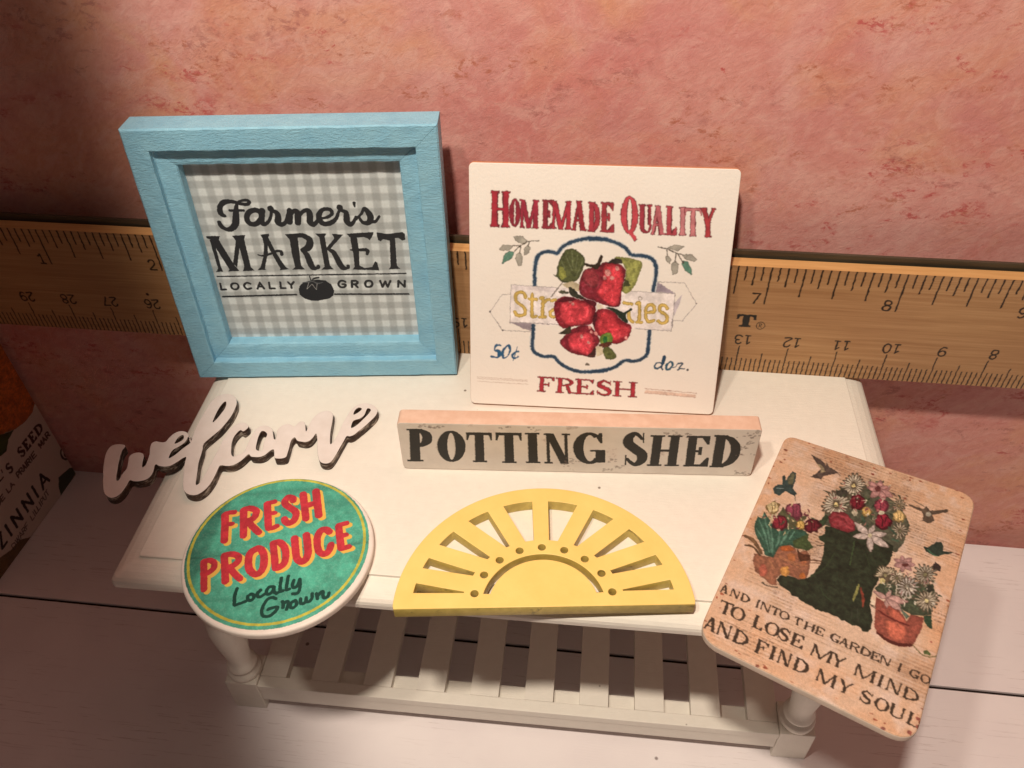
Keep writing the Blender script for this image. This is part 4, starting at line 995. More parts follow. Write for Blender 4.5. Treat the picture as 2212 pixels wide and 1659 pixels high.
2 156 140 116 4 | 574 1064 1.2 582 1056 2.5 586 1052 1.5
1 78 68 54 32 | 3.8 | 570 1062 580 1032
2 156 140 116 4 | 571 1060 1.2 575 1047 2.5 578 1036 1.5
1 78 68 54 32 | 3.8 | 567 1061 564 1024
2 156 140 116 4 | 567 1059 1.2 566 1044 2.5 565 1028 1.5
1 78 68 54 32 | 3.8 | 564 1062 550 1032
2 156 140 116 4 | 564 1060 1.2 557 1046 2.5 552 1035 1.5
1 78 68 54 32 | 3.8 | 562 1066 544 1048
2 156 140 116 4 | 561 1064 1.2 550 1055 2.5 546 1051 1.5
1 78 68 54 32 | 3.8 | 561 1070 541 1066
2 156 140 116 4 | 560 1070 1.2 548 1068 2.5 544 1067 1.5
1 78 68 54 32 | 3.8 | 562 1075 540 1086
2 156 140 116 4 | 560 1076 1.2 550 1081 2.8 543 1085 1.5
1 78 68 54 32 | 3.8 | 564 1079 548 1107
2 156 140 116 4 | 563 1080 1.2 556 1092 2.8 550 1104 1.5
1 78 68 54 32 | 3.8 | 566 1081 563 1116
2 156 140 116 4 | 566 1083 1.2 565 1098 2.8 563 1112 1.5
1 78 68 54 32 | 3.8 | 570 1081 577 1111
2 156 140 116 4 | 570 1083 1.2 574 1099 2.8 576 1108 1.5
1 78 68 54 32 | 3.8 | 572 1079 587 1100
2 156 140 116 4 | 574 1080 1.2 582 1092 2.8 585 1098 1.5
0 124 108 80 68 | 573 1074 573 1070 572 1067 570 1066 568 1063 566 1064 564 1066 563 1069 564 1072 563 1076 565 1078 567 1081 569 1078 572 1077
0 128 108 68 68 | 609 1022 605 1004 603 985 593 974 582 972 571 972 558 974 558 995 556 1010 560 1026 568 1040 579 1045 590 1041 598 1033
0 204 172 116 68 | 598 1020 600 1006 596 993 588 984 580 979 571 981 564 987 558 998 555 1012 564 1023 566 1041 577 1044 586 1038 595 1033
1 128 108 68 0 | 2.0 | 568 1028 578 1006 580 984
1 128 108 68 0 | 1.8 | 584 1032 587 999
0 78 68 54 68 | 629 945 621 926 622 908 614 892 601 888 590 894 577 896 578 918 574 932 580 947 584 968 598 968 612 974 619 958
1 78 68 54 32 | 4.5 | 607 934 635 948
2 168 156 136 4 | 609 934 1.5 622 942 3.2 631 946 1.8
1 78 68 54 32 | 4.5 | 607 928 631 925
2 168 156 136 4 | 609 927 1.5 622 926 3.2 628 925 1.8
1 78 68 54 32 | 4.5 | 606 922 625 904
2 168 156 136 4 | 607 921 1.5 618 911 3.0 622 906 1.8
1 78 68 54 32 | 4.5 | 602 918 614 883
2 168 156 136 4 | 603 916 1.5 608 900 3.0 612 887 1.8
1 78 68 54 32 | 4.5 | 599 917 595 872
2 168 156 136 4 | 598 915 1.5 597 896 3.0 596 878 1.8
1 78 68 54 32 | 4.5 | 595 918 578 882
2 168 156 136 4 | 594 916 1.5 586 899 3.2 580 886 1.8
1 78 68 54 32 | 4.5 | 592 922 570 902
2 168 156 136 4 | 591 921 1.5 578 910 3.2 573 904 1.8
1 78 68 54 32 | 4.5 | 591 928 567 922
2 168 156 136 4 | 590 928 1.5 576 924 3.2 570 923 1.8
1 78 68 54 32 | 4.5 | 592 934 566 946
2 168 156 136 4 | 591 934 1.5 578 940 3.2 570 945 1.8
1 78 68 54 32 | 4.5 | 594 938 576 971
2 168 156 136 4 | 594 940 1.5 586 954 3.2 578 968 1.8
1 78 68 54 32 | 4.5 | 598 941 594 983
2 168 156 136 4 | 598 943 1.5 596 962 3.2 594 978 1.8
1 78 68 54 32 | 4.5 | 602 941 611 977
2 168 156 136 4 | 602 943 1.5 608 962 3.2 610 972 1.8
1 78 68 54 32 | 4.5 | 605 938 623 964
2 168 156 136 4 | 606 940 1.5 617 955 3.2 621 960 1.8
0 108 104 80 68 | 606 933 604 928 605 924 603 920 600 920 597 921 594 921 594 926 594 930 595 933 596 938 599 938 602 940 604 936
0 180 168 144 68 | 414 946 415 935 415 923 410 919 406 912 400 920 394 923 391 933 390 944 391 954 396 958 400 961 405 960 410 954
0 172 164 140 68 | 518 998 518 991 516 984 510 982 506 978 500 977 496 980 494 985 496 991 496 997 500 1002 505 1005 511 1006 516 1004
1 60 80 64 4 | 5.8 | 402 884 431 858
1 60 80 64 4 | 5.8 | 437 924 468 888
1 60 80 64 4 | 5.8 | 554 925 587 902
1 60 80 64 4 | 5.8 | 580 867 601 868
0 120 42 48 2 | 306 854 314 893 364 916 418 880 427 836 404 808 328 806
1 162 68 74 4 | 4.8 | 316 854 334 884 368 887 394 862
1 162 68 74 4 | 4.8 | 329 831 358 857 392 831
1 162 68 74 4 | 4.8 | 349 822 378 843 414 838
1 162 68 74 4 | 4.8 | 351 883 384 891 415 864
2 84 70 60 0 | 488 837 5.2 454 858 20.8 420 878 7.2
2 180 164 156 4 | 488 837 2.8 454 858 18.0 420 878 4.5
2 84 70 60 0 | 488 837 3.2 491 871 13.0 494 906 4.5
2 180 164 156 4 | 488 837 1.8 491 871 11.2 494 906 2.8
2 84 70 60 0 | 488 837 4.8 518 860 18.2 548 883 6.5
2 180 164 156 4 | 488 837 2.5 518 860 16.0 548 883 4.0
2 84 70 60 0 | 488 837 6.2 530 827 23.8 571 816 8.2
2 180 164 156 4 | 488 837 3.0 530 827 20.5 571 816 5.0
2 84 70 60 0 | 488 837 4.5 500 798 16.8 511 758 5.8
2 180 164 156 4 | 488 837 2.2 500 798 14.5 511 758 3.5
2 84 70 60 0 | 488 837 4.5 458 818 17.5 429 800 6.0
2 180 164 156 4 | 488 837 2.2 458 818 15.2 429 800 3.8
0 192 180 148 68 | 499 846 499 840 498 835 496 829 491 828 487 828 486 834 482 836 482 842 484 848 487 850 490 856 493 850 498 851
2 180 164 144 4 | 504 1159 1.2 508 1171 3.0 510 1181 0.8
2 203 188 166 4 | 342 904 1.0 342 914 2.8 339 922 0.8
2 58 68 48 4 | 327 936 1.0 319 936 2.8 308 934 0.8
2 203 188 166 4 | 432 1030 1.2 431 1020 2.8 427 1009 0.8
2 124 74 72 4 | 442 976 1.0 447 980 2.8 450 982 0.8
2 148 96 88 4 | 494 1011 1.0 490 999 2.8 482 985 0.8
2 180 164 144 4 | 394 1037 1.2 394 1029 2.8 392 1020 0.8
2 180 164 144 4 | 409 1150 1.2 409 1140 3.0 407 1128 0.8
2 58 68 48 4 | 402 1027 1.2 396 1022 2.8 387 1015 0.8
2 180 164 144 4 | 429 1034 1.2 423 1027 2.8 413 1017 0.8
2 203 188 166 4 | 400 1007 1.2 397 1003 2.8 392 998 0.8
2 148 96 88 4 | 455 882 1.0 459 896 2.8 460 908 0.8
2 148 96 88 4 | 313 981 1.2 306 977 2.8 295 972 0.8
2 180 164 144 4 | 329 960 1.2 334 962 2.8 338 964 0.8
2 180 164 144 4 | 438 880 1.0 442 884 2.8 445 888 0.8
2 124 74 72 4 | 396 1075 1.2 392 1064 2.8 384 1050 0.8
2 203 188 166 4 | 427 1034 1.2 433 1032 2.8 437 1029 0.8
2 124 74 72 4 | 506 1095 1.2 499 1089 2.8 489 1080 0.8
2 180 164 144 4 | 308 1031 1.2 300 1029 3.0 287 1025 0.8
2 148 96 88 4 | 338 962 1.2 340 948 2.8 340 931 0.8
2 58 68 48 4 | 423 950 1.0 420 952 2.8 416 955 0.8
2 203 188 166 4 | 492 1050 1.2 498 1065 2.8 498 1078 0.8
2 124 74 72 4 | 322 1080 1.2 321 1086 3.0 318 1092 0.8
2 58 68 48 4 | 424 1004 1.0 435 1011 2.8 442 1016 0.8
2 58 68 48 4 | 337 1024 1.2 336 1013 2.8 332 1002 0.8
2 124 74 72 4 | 386 1026 1.2 382 1019 2.8 376 1010 0.8
2 124 74 72 4 | 466 978 1.0 459 986 2.8 448 993 0.8
2 124 74 72 4 | 378 965 1.0 375 976 2.8 370 985 0.8
2 148 96 88 4 | 436 978 1.0 443 970 2.8 447 962 0.8
2 124 74 72 4 | 449 988 1.0 445 984 2.8 440 979 0.8
2 203 188 166 4 | 400 1132 1.2 399 1126 3.0 396 1118 0.8
2 58 68 48 4 | 348 951 1.0 358 964 2.8 363 974 0.8
2 180 164 144 4 | 333 978 1.2 326 977 2.8 315 974 0.8
2 124 74 72 4 | 306 987 1.2 304 978 2.8 299 968 0.8
2 124 74 72 4 | 441 990 1.0 445 984 2.8 447 977 0.8
2 58 68 48 4 | 362 1034 1.2 372 1042 2.8 380 1049 0.8
2 124 74 72 4 | 408 942 1.0 403 951 2.8 394 958 0.8
2 148 96 88 4 | 546 1050 1.0 554 1050 2.8 559 1049 0.8
2 148 96 88 4 | 491 1134 1.2 498 1148 3.0 501 1159 0.8
2 58 68 48 4 | 484 956 1.0 477 952 2.8 466 946 0.8
2 58 68 48 4 | 299 1018 1.2 299 1025 3.0 298 1031 0.8
2 148 96 88 4 | 471 959 1.0 477 962 2.8 482 963 0.8
2 180 164 144 4 | 494 1076 1.2 499 1076 2.8 503 1075 0.8
2 203 188 166 4 | 447 946 1.0 454 950 2.8 458 952 0.8
2 124 74 72 4 | 361 934 1.0 352 934 2.8 339 932 0.8
2 203 188 166 4 | 455 967 1.0 456 956 2.8 454 944 0.8
2 140 128 96 4 | 219 786 1.2 215 784 3.2 209 781 1.0
2 140 128 96 4 | 243 796 1.2 248 794 3.2 252 790 1.0
2 60 80 56 4 | 130 710 1.2 138 727 3.2 140 741 1.0
2 92 44 52 4 | 226 810 1.2 231 808 3.2 235 804 1.0
2 92 44 52 4 | 58 726 1.2 56 715 3.2 49 702 1.0
2 184 164 128 4 | 72 775 1.2 70 762 3.2 64 746 1.0
2 92 44 52 4 | 196 719 1.2 205 728 3.0 210 736 1.0
2 92 44 52 4 | 226 838 1.2 220 847 3.2 212 854 1.0
2 92 44 52 4 | 208 832 1.2 208 821 3.2 205 810 1.0
2 184 164 128 4 | 82 686 1.2 94 680 3.0 102 671 1.0
2 60 80 56 4 | 196 706 1.2 191 720 3.0 182 732 1.0
2 184 164 128 4 | 166 764 1.2 173 759 3.2 176 752 1.0
2 92 44 52 4 | 189 765 1.2 189 773 3.2 188 780 1.0
2 184 164 128 4 | 227 763 1.2 231 773 3.0 232 782 1.0
2 60 80 56 4 | 158 669 1.2 166 672 3.0 172 673 1.0
2 60 80 56 4 | 147 758 1.2 154 746 3.2 158 734 1.0
2 60 80 56 4 | 167 720 1.2 174 708 3.0 177 695 1.0
2 140 128 96 4 | 50 709 1.2 58 713 3.2 64 716 1.0
2 92 44 52 4 | 88 738 1.2 95 743 3.2 99 746 1.0
2 92 44 52 4 | 225 813 1.2 216 815 3.2 204 815 1.0
2 92 44 52 4 | 90 733 1.2 99 730 3.2 106 726 1.0
2 60 80 56 4 | 149 768 1.2 151 778 3.2 151 788 1.0
2 140 128 96 4 | 136 795 1.2 150 792 3.2 159 786 1.0
2 60 80 56 4 | 239 813 1.2 251 813 3.2 260 811 1.0
2 184 164 128 4 | 158 687 1.2 160 673 3.0 158 658 1.0
2 92 44 52 4 | 204 816 1.2 218 819 3.2 227 820 1.0
2 140 128 96 4 | 72 720 1.2 72 726 3.2 72 733 1.0
2 184 164 128 4 | 140 831 1.2 142 846 3.2 140 860 1.0
2 140 128 96 4 | 82 800 1.2 72 801 3.2 57 800 1.0
2 140 128 96 4 | 195 793 1.2 201 788 3.2 205 782 1.0
0 74 62 56 4 | 139 1188 164 1184 198 1172 218 1151 216 1173 234 1149 260 1146 279 1132 246 1104 228 1087 218 1056 172 1047 191 1086 204 1121 165 1156
0 148 132 104 4 | 175 1145 201 1148 228 1112 204 1093 204 1121
1 58 48 44 32 | 1.2 | 271 1135 292 1122
0 46 60 58 4 | 88 1041 106 1040 118 986 119 938 144 920 141 900 92 908 78 868 54 870 39 900 50 927 72 940 57 986 65 1001 78 970
0 92 90 68 4 | 90 1031 103 1033 114 962 94 952 83 978
1 138 148 144 32 | 1.8 | 53 905 82 918
1 44 52 48 32 | 1.2 | 140 902 151 876
0 84 70 58 4 | 602 1101 667 1104 678 1126 695 1108 763 1152 767 1140 709 1089 723 1060 702 1031 676 1034 673 1070 663 1086 611 1092
1 108 92 76 32 | 2.1 | 620 1133 668 1120
0 160 152 136 68 | 702 1091 704 1084 700 1077 697 1070 692 1068 688 1069 683 1072 680 1079 682 1087 683 1094 688 1097 692 1104 696 1100 700 1097
0 40 52 44 4 | 705 890 725 896 738 923 752 944 770 956 782 932 782 908 821 920 818 913 785 887 771 871 748 864 723 870
1 60 96 72 0 | 3.2 | 724 885 743 871 764 868
0 52 42 40 4 | 756 805 766 835 790 819 790 793 764 788
0 58 66 50 4 | 569 574 581 611 627 660 676 694 719 687 778 712 795 661 793 578 796 562 760 535 723 522 680 531 648 557 599 553
2 44 54 40 4 | 740 696 1.5 742 704 4.0 742 712 1.2
2 76 86 64 4 | 732 659 1.5 724 664 4.0 712 668 1.2
2 108 100 82 4 | 645 654 1.5 643 668 4.0 638 681 1.2
2 140 130 112 4 | 759 602 1.5 768 615 4.0 773 625 1.2
2 140 130 112 4 | 755 732 1.5 770 734 4.0 780 733 1.2
2 76 86 64 4 | 662 558 1.5 656 549 4.0 645 537 1.2
2 140 130 112 4 | 759 688 1.5 767 674 4.0 770 657 1.2
2 108 100 82 4 | 611 614 1.5 609 632 4.0 602 647 1.2
2 108 100 82 4 | 752 689 1.5 756 678 4.0 756 664 1.2
2 108 100 82 4 | 656 571 1.5 654 582 4.0 648 591 1.2
2 44 54 40 4 | 652 554 1.5 663 553 4.0 670 550 1.2
2 140 130 112 4 | 735 712 1.5 730 712 4.0 722 709 1.2
2 140 130 112 4 | 670 550 1.5 677 542 4.0 680 533 1.2
2 140 130 112 4 | 626 623 1.5 618 614 4.0 605 603 1.2
2 140 130 112 4 | 745 594 1.5 738 588 4.0 728 581 1.2
2 108 100 82 4 | 773 686 1.5 765 686 4.0 753 684 1.2
2 76 86 64 4 | 744 647 1.5 753 658 4.0 758 667 1.2
2 108 100 82 4 | 632 638 1.5 630 645 4.0 624 650 1.2
2 44 54 40 4 | 799 668 1.5 811 669 4.0 819 667 1.2
2 140 130 112 4 | 757 654 1.5 752 660 4.0 745 665 1.2
2 76 86 64 4 | 772 623 1.5 779 613 4.0 782 600 1.2
2 108 100 82 4 | 702 694 1.5 695 684 4.0 683 670 1.2
2 140 130 112 4 | 651 546 1.5 653 538 4.0 652 529 1.2
2 76 86 64 4 | 744 740 1.8 749 733 4.0 751 726 1.2
2 108 100 82 4 | 682 642 1.5 673 643 4.0 658 642 1.2
2 140 130 112 4 | 642 664 1.5 653 680 4.0 658 692 1.2
2 108 100 82 4 | 704 651 1.5 695 651 4.0 682 649 1.2
2 44 54 40 4 | 678 584 1.5 676 594 4.0 669 603 1.2
2 76 86 64 4 | 780 664 1.5 786 661 4.0 790 658 1.2
2 140 130 112 4 | 748 682 1.5 750 690 4.0 750 698 1.2
2 140 130 112 4 | 666 591 1.5 659 589 4.0 650 586 1.2
2 76 86 64 4 | 736 578 1.5 729 589 4.0 716 597 1.2
2 76 86 64 4 | 732 562 1.5 721 567 4.0 704 568 1.2
2 140 130 112 4 | 651 608 1.5 656 596 4.0 658 582 1.2
2 108 100 82 4 | 749 622 1.5 758 610 4.0 763 594 1.2
2 76 86 64 4 | 606 597 1.5 616 584 4.0 622 568 1.2
2 76 86 64 4 | 746 678 1.5 744 671 4.0 741 662 1.2
2 140 130 112 4 | 634 682 1.8 637 675 4.0 638 667 1.2
2 44 54 40 4 | 792 656 1.5 800 650 4.0 804 644 1.2
2 44 54 40 4 | 656 700 1.8 648 700 4.0 635 698 1.2
2 44 54 40 4 | 771 731 1.5 774 724 4.0 774 717 1.2
2 140 130 112 4 | 781 617 1.5 776 608 4.0 767 596 1.2
2 140 130 112 4 | 739 629 1.5 738 643 4.0 733 655 1.2
2 76 86 64 4 | 704 610 1.5 712 611 4.0 716 610 1.2
2 44 54 40 4 | 638 669 1.8 628 673 4.0 612 674 1.2
2 108 100 82 4 | 612 625 1.5 624 622 4.0 630 616 1.2
2 44 54 40 4 | 731 719 1.5 748 717 4.0 759 712 1.2
2 44 54 40 4 | 668 688 1.8 684 684 4.0 694 676 1.2
2 76 86 64 4 | 768 659 1.5 772 674 4.0 772 686 1.2
2 140 130 112 4 | 725 718 1.5 732 705 4.0 734 690 1.2
2 108 100 82 4 | 648 597 1.5 659 614 4.0 666 628 1.2
2 108 100 82 4 | 662 593 1.5 650 593 4.0 633 590 1.2
2 44 54 40 4 | 666 663 1.5 670 648 4.0 669 630 1.2
2 108 100 82 4 | 792 644 1.5 795 638 4.0 796 630 1.2
2 108 100 82 4 | 646 696 1.8 662 690 4.0 671 681 1.2
2 76 86 64 4 | 655 631 1.5 666 623 4.0 672 612 1.2
2 44 54 40 4 | 637 586 1.5 631 600 4.0 620 612 1.2
2 76 86 64 4 | 710 559 1.5 714 545 4.0 714 528 1.2
2 44 54 40 4 | 624 626 1.5 620 613 4.0 611 597 1.2
2 108 100 82 4 | 604 622 1.5 612 616 4.0 616 608 1.2
0 130 70 58 4 | 581 539 638 522 667 531 714 481 723 522 773 532 773 482 757 382 730 360 673 355 627 370 606 397
0 168 90 72 4 | 633 497 656 518 686 502 716 475 692 469 655 470
0 176 96 76 4 | 637 449 674 455 713 459 722 426 719 389 691 372 662 385
2 92 36 32 0 | 604 478 3.0 639 468 4.2 678 464 4.0 728 467 3.0
2 76 34 28 0 | 624 373 4.8 667 358 6.8 709 361 7.5 752 383 5.8
2 106 76 72 0 | 622 550 3.5 597 555 13.8 572 560 4.8
2 176 140 132 4 | 622 550 1.8 597 555 12.0 572 560 3.0
2 106 76 72 0 | 622 550 2.5 625 574 9.5 628 599 3.2
2 176 140 132 4 | 622 550 1.2 625 574 8.2 628 599 2.0
2 106 76 72 0 | 622 550 3.0 642 558 11.2 663 565 4.0
2 176 140 132 4 | 622 550 1.5 642 558 9.8 663 565 2.5
2 106 76 72 0 | 622 550 2.2 626 528 9.0 631 507 3.0
2 176 140 132 4 | 622 550 1.2 626 528 7.8 631 507 2.0
2 106 76 72 0 | 622 550 5.5 660 564 21.0 698 578 7.2
2 176 140 132 4 | 622 550 2.8 660 564 18.2 698 578 4.5
2 106 76 72 0 | 622 550 4.8 652 537 17.8 682 524 6.0
2 176 140 132 4 | 622 550 2.2 652 537 15.5 682 524 3.8
2 112 76 72 0 | 648 758 2.8 630 762 13.8 611 765 3.8
2 168 128 124 4 | 648 758 1.2 630 762 12.0 611 765 2.2
2 112 76 72 0 | 648 758 2.2 641 778 11.8 634 798 3.2
2 168 128 124 4 | 648 758 1.2 641 778 10.2 634 798 2.0
2 112 76 72 0 | 648 758 2.8 660 780 13.5 672 803 3.5
2 168 128 124 4 | 648 758 1.2 660 780 11.8 672 803 2.2
2 112 76 72 0 | 648 758 3.0 669 767 14.8 689 776 4.0
2 168 128 124 4 | 648 758 1.5 669 767 13.0 689 776 2.5
2 112 76 72 0 | 648 758 2.8 665 749 13.2 682 740 3.5
2 168 128 124 4 | 648 758 1.2 665 749 11.5 682 740 2.2
2 112 76 72 0 | 648 758 2.2 649 736 10.8 650 715 2.8
2 168 128 124 4 | 648 758 1.0 649 736 9.2 650 715 1.8
2 112 76 72 0 | 648 758 2.8 632 743 13.2 616 728 3.5
2 168 128 124 4 | 648 758 1.2 632 743 11.5 616 728 2.2
0 92 48 44 68 | 669 763 668 759 665 754 660 750 654 745 650 746 645 746 643 749 642 752 646 758 652 762 657 765 663 767 667 766
0 78 68 54 68 | 623 677 623 657 616 640 607 628 595 622 584 628 576 637 566 645 561 664 570 680 576 701 592 698 605 703 617 694
1 78 68 54 32 | 4.8 | 585 656 555 639
2 188 174 148 4 | 583 655 1.8 568 647 3.2 559 642 2.0
1 78 68 54 32 | 4.8 | 584 659 558 654
2 188 174 148 4 | 583 658 1.8 568 656 3.2 562 654 2.0
1 78 68 54 32 | 4.8 | 585 662 558 666
2 188 174 148 4 | 583 663 1.8 568 665 3.2 562 666 2.0
1 78 68 54 32 | 4.8 | 586 666 558 682
2 188 174 148 4 | 584 666 1.8 571 674 3.2 561 680 2.0
1 78 68 54 32 | 4.8 | 587 668 563 697
2 188 174 148 4 | 586 670 1.8 576 682 3.2 566 694 2.0
1 78 68 54 32 | 4.8 | 589 670 574 705
2 188 174 148 4 | 588 672 1.8 581 688 3.2 576 701 2.0
1 78 68 54 32 | 4.8 | 591 672 586 706
2 188 174 148 4 | 591 674 1.8 588 692 3.2 586 702 2.0
1 78 68 54 32 | 4.8 | 594 673 595 707
2 188 174 148 4 | 594 675 1.8 594 694 3.2 595 703 2.0
1 78 68 54 32 | 4.8 | 596 672 606 713
2 188 174 148 4 | 596 675 1.8 601 694 3.2 604 708 2.0
1 78 68 54 32 | 4.8 | 598 671 618 713
2 188 174 148 4 | 599 674 1.8 608 691 3.2 615 708 2.0
1 78 68 54 32 | 4.8 | 600 670 626 703
2 188 174 148 4 | 601 671 1.8 612 686 3.2 622 699 2.0
0 140 132 96 68 | 600 664 600 660 598 656 596 652 594 651 591 653 589 655 587 657 586 661 588 665 589 670 593 669 596 670 599 668
0 184 172 120 68 | 597 633 600 628 598 620 594 614 589 614 585 615 580 618 578 623 579 630 580 636 583 641 588 645 592 642 596 640
0 78 68 54 68 | 770 766 762 746 764 725 754 708 739 700 726 705 715 715 707 731 705 752 715 770 725 785 738 784 751 790 760 779
1 78 68 54 32 | 5.0 | 748 753 779 770
2 156 148 132 4 | 750 754 1.8 765 762 3.5 775 768 2.0
1 78 68 54 32 | 5.0 | 748 748 775 747
2 156 148 132 4 | 750 748 1.8 765 748 3.5 771 747 2.0
1 78 68 54 32 | 5.0 | 746 742 770 726
2 156 148 132 4 | 748 741 1.8 761 732 3.5 767 728 2.0
1 78 68 54 32 | 5.0 | 744 738 761 704
2 156 148 132 4 | 744 736 1.8 752 720 3.5 759 707 2.0
1 78 68 54 32 | 5.0 | 740 735 744 688
2 156 148 132 4 | 740 732 1.8 742 713 3.5 744 693 2.0
1 78 68 54 32 | 5.0 | 736 735 726 690
2 156 148 132 4 | 736 732 1.8 731 712 3.5 728 695 2.0
1 78 68 54 32 | 5.0 | 733 737 714 704
2 156 148 132 4 | 732 734 1.8 721 716 3.5 716 708 2.0
1 78 68 54 32 | 5.0 | 730 741 705 719
2 156 148 132 4 | 729 739 1.8 714 727 3.5 708 722 2.0
1 78 68 54 32 | 5.0 | 730 746 697 737
2 156 148 132 4 | 728 746 1.8 712 741 3.5 701 738 2.0
1 78 68 54 32 | 5.0 | 730 752 696 762
2 156 148 132 4 | 728 752 1.8 714 756 3.5 700 762 2.0
1 78 68 54 32 | 5.0 | 732 756 708 786
2 156 148 132 4 | 731 758 1.8 720 770 3.5 711 782 2.0
1 78 68 54 32 | 5.0 | 736 760 726 796
2 156 148 132 4 | 735 762 1.8 730 781 3.5 727 792 2.0
1 78 68 54 32 | 5.0 | 739 762 742 798
2 156 148 132 4 | 740 764 1.8 741 785 3.5 742 794 2.0
1 78 68 54 32 | 5.0 | 743 761 758 800
2 156 148 132 4 | 744 763 1.8 752 783 3.5 756 796 2.0
1 78 68 54 32 | 5.0 | 746 758 775 794
2 156 148 132 4 | 748 760 1.8 760 775 3.5 772 790 2.0
0 108 104 76 68 | 746 752 744 748 745 742 742 738 739 737 736 738 733 740 731 744 731 749 733 753 736 757 738 756 742 758 744 755
0 78 68 54 68 | 711 664 721 646 713 624 698 614 686 598 671 602 660 615 656 634 654 652 656 674 669 690 684 698 699 696 708 682
1 78 68 54 32 | 5.5 | 695 654 730 674
2 168 160 152 4 | 697 656 2.0 714 665 4.0 726 672 2.2
1 78 68 54 32 | 5.5 | 695 648 725 648
2 168 160 152 4 | 697 648 2.0 714 649 3.8 721 648 2.2
1 78 68 54 32 | 5.5 | 694 642 720 626
2 168 160 152 4 | 695 641 2.0 710 632 3.8 716 628 2.2
1 78 68 54 32 | 5.5 | 690 638 710 601
2 168 160 152 4 | 692 636 2.0 700 619 3.8 708 605 2.2
1 78 68 54 32 | 5.5 | 686 635 692 584
2 168 160 152 4 | 687 632 2.0 689 611 3.8 691 589 2.2
1 78 68 54 32 | 5.5 | 682 634 672 585
2 168 160 152 4 | 682 632 2.0 676 609 3.8 673 591 2.2
1 78 68 54 32 | 5.5 | 678 637 658 600
2 168 160 152 4 | 677 634 2.0 666 614 3.8 660 605 2.2
1 78 68 54 32 | 5.5 | 676 641 648 617
2 168 160 152 4 | 674 639 2.0 658 626 4.0 652 620 2.2
1 78 68 54 32 | 5.5 | 674 646 638 636
2 168 160 152 4 | 672 646 2.0 655 641 4.0 643 638 2.2
1 78 68 54 32 | 5.5 | 675 653 637 664
2 168 160 152 4 | 673 654 2.0 657 658 4.0 642 663 2.2
1 78 68 54 32 | 5.6 | 678 658 650 690
2 168 160 152 4 | 676 660 2.0 664 674 4.0 653 686 2.2
1 78 68 54 32 | 5.6 | 681 662 670 701
2 168 160 152 4 | 680 665 2.0 674 685 4.0 671 696 2.2
1 78 68 54 32 | 5.6 | 686 664 688 704
2 168 160 152 4 | 686 667 2.0 687 690 4.0 688 699 2.2
1 78 68 54 32 | 5.5 | 690 663 706 706
2 168 160 152 4 | 690 666 2.0 699 688 4.0 704 701 2.2
1 78 68 54 32 | 5.5 | 693 660 725 699
2 168 160 152 4 | 694 662 2.0 709 679 4.0 721 695 2.2
0 128 124 112 68 | 691 652 694 648 692 643 688 641 685 637 682 638 679 641 678 646 678 650 678 655 681 658 684 660 688 660 690 657
0 78 68 54 68 | 795 635 798 616 791 598 781 582 768 576 755 579 744 587 736 602 739 622 738 645 753 656 767 658 780 660 793 655
1 78 68 54 32 | 5.0 | 776 624 808 642
2 168 156 136 4 | 778 625 1.8 794 634 3.5 804 639 2.0
1 78 68 54 32 | 5.0 | 776 619 804 621
2 168 156 136 4 | 778 619 1.8 794 621 3.5 800 621 2.0
1 78 68 54 32 | 5.0 | 775 614 800 603
2 168 156 136 4 | 777 614 1.8 790 608 3.5 797 604 2.0
1 78 68 54 32 | 5.0 | 773 610 794 582
2 168 156 136 4 | 774 609 1.8 784 596 3.5 792 585 2.0
1 78 68 54 32 | 5.0 | 770 608 781 565
2 168 156 136 4 | 770 605 1.8 775 588 3.5 780 570 2.0
1 78 68 54 32 | 5.0 | 767 606 764 562
2 168 156 136 4 | 766 604 1.8 766 583 3.5 765 567 2.0
1 78 68 54 32 | 5.0 | 763 606 751 570
2 168 156 136 4 | 763 604 1.8 756 584 3.5 753 574 2.0
1 78 68 54 32 | 5.0 | 760 608 740 578
2 168 156 136 4 | 759 606 1.8 748 589 3.5 743 582 2.0
1 78 68 54 32 | 5.0 | 759 612 728 588
2 168 156 136 4 | 757 611 1.8 742 599 3.5 732 590 2.0
1 78 68 54 32 | 5.0 | 758 616 720 605
2 168 156 136 4 | 756 616 1.8 740 611 3.5 725 606 2.0
1 78 68 54 32 | 5.0 | 758 622 724 628
2 168 156 136 4 | 756 622 1.8 741 624 3.5 728 627 2.0
1 78 68 54 32 | 5.0 | 760 626 737 645
2 168 156 136 4 | 758 627 1.8 746 637 3.5 740 643 2.0
1 78 68 54 32 | 5.0 | 762 630 750 658
2 168 156 136 4 | 762 632 1.8 754 648 3.5 751 654 2.0
1 78 68 54 32 | 5.0 | 766 632 762 671
2 168 156 136 4 | 766 634 1.8 764 654 3.5 762 666 2.0
1 78 68 54 32 | 5.0 | 769 632 778 681
2 168 156 136 4 | 770 635 1.8 774 656 3.5 777 675 2.0
1 78 68 54 32 | 5.0 | 772 631 794 676
2 168 156 136 4 | 773 634 1.8 783 652 3.5 791 671 2.0
1 78 68 54 32 | 5.0 | 774 628 802 658
2 168 156 136 4 | 776 630 1.8 790 645 3.5 798 655 2.0
0 192 180 132 68 | 774 623 774 618 773 614 770 610 767 609 764 610 762 612 760 615 760 620 760 625 764 628 767 628 770 629 773 628
0 46 48 40 68 | 780 692 782 685 777 678 772 671 766 663 759 667 755 671 752 676 752 684 756 691 760 699 767 699 774 702 778 698
0 78 68 54 68 | 662 686 659 671 656 658 649 647 639 648 629 641 624 653 620 664 616 676 623 686 629 697 638 701 648 706 654 696
1 78 68 54 32 | 3.5 | 644 677 666 689
2 168 156 136 4 | 646 678 1.2 656 684 2.5 663 687 1.5
1 78 68 54 32 | 3.5 | 644 672 662 668
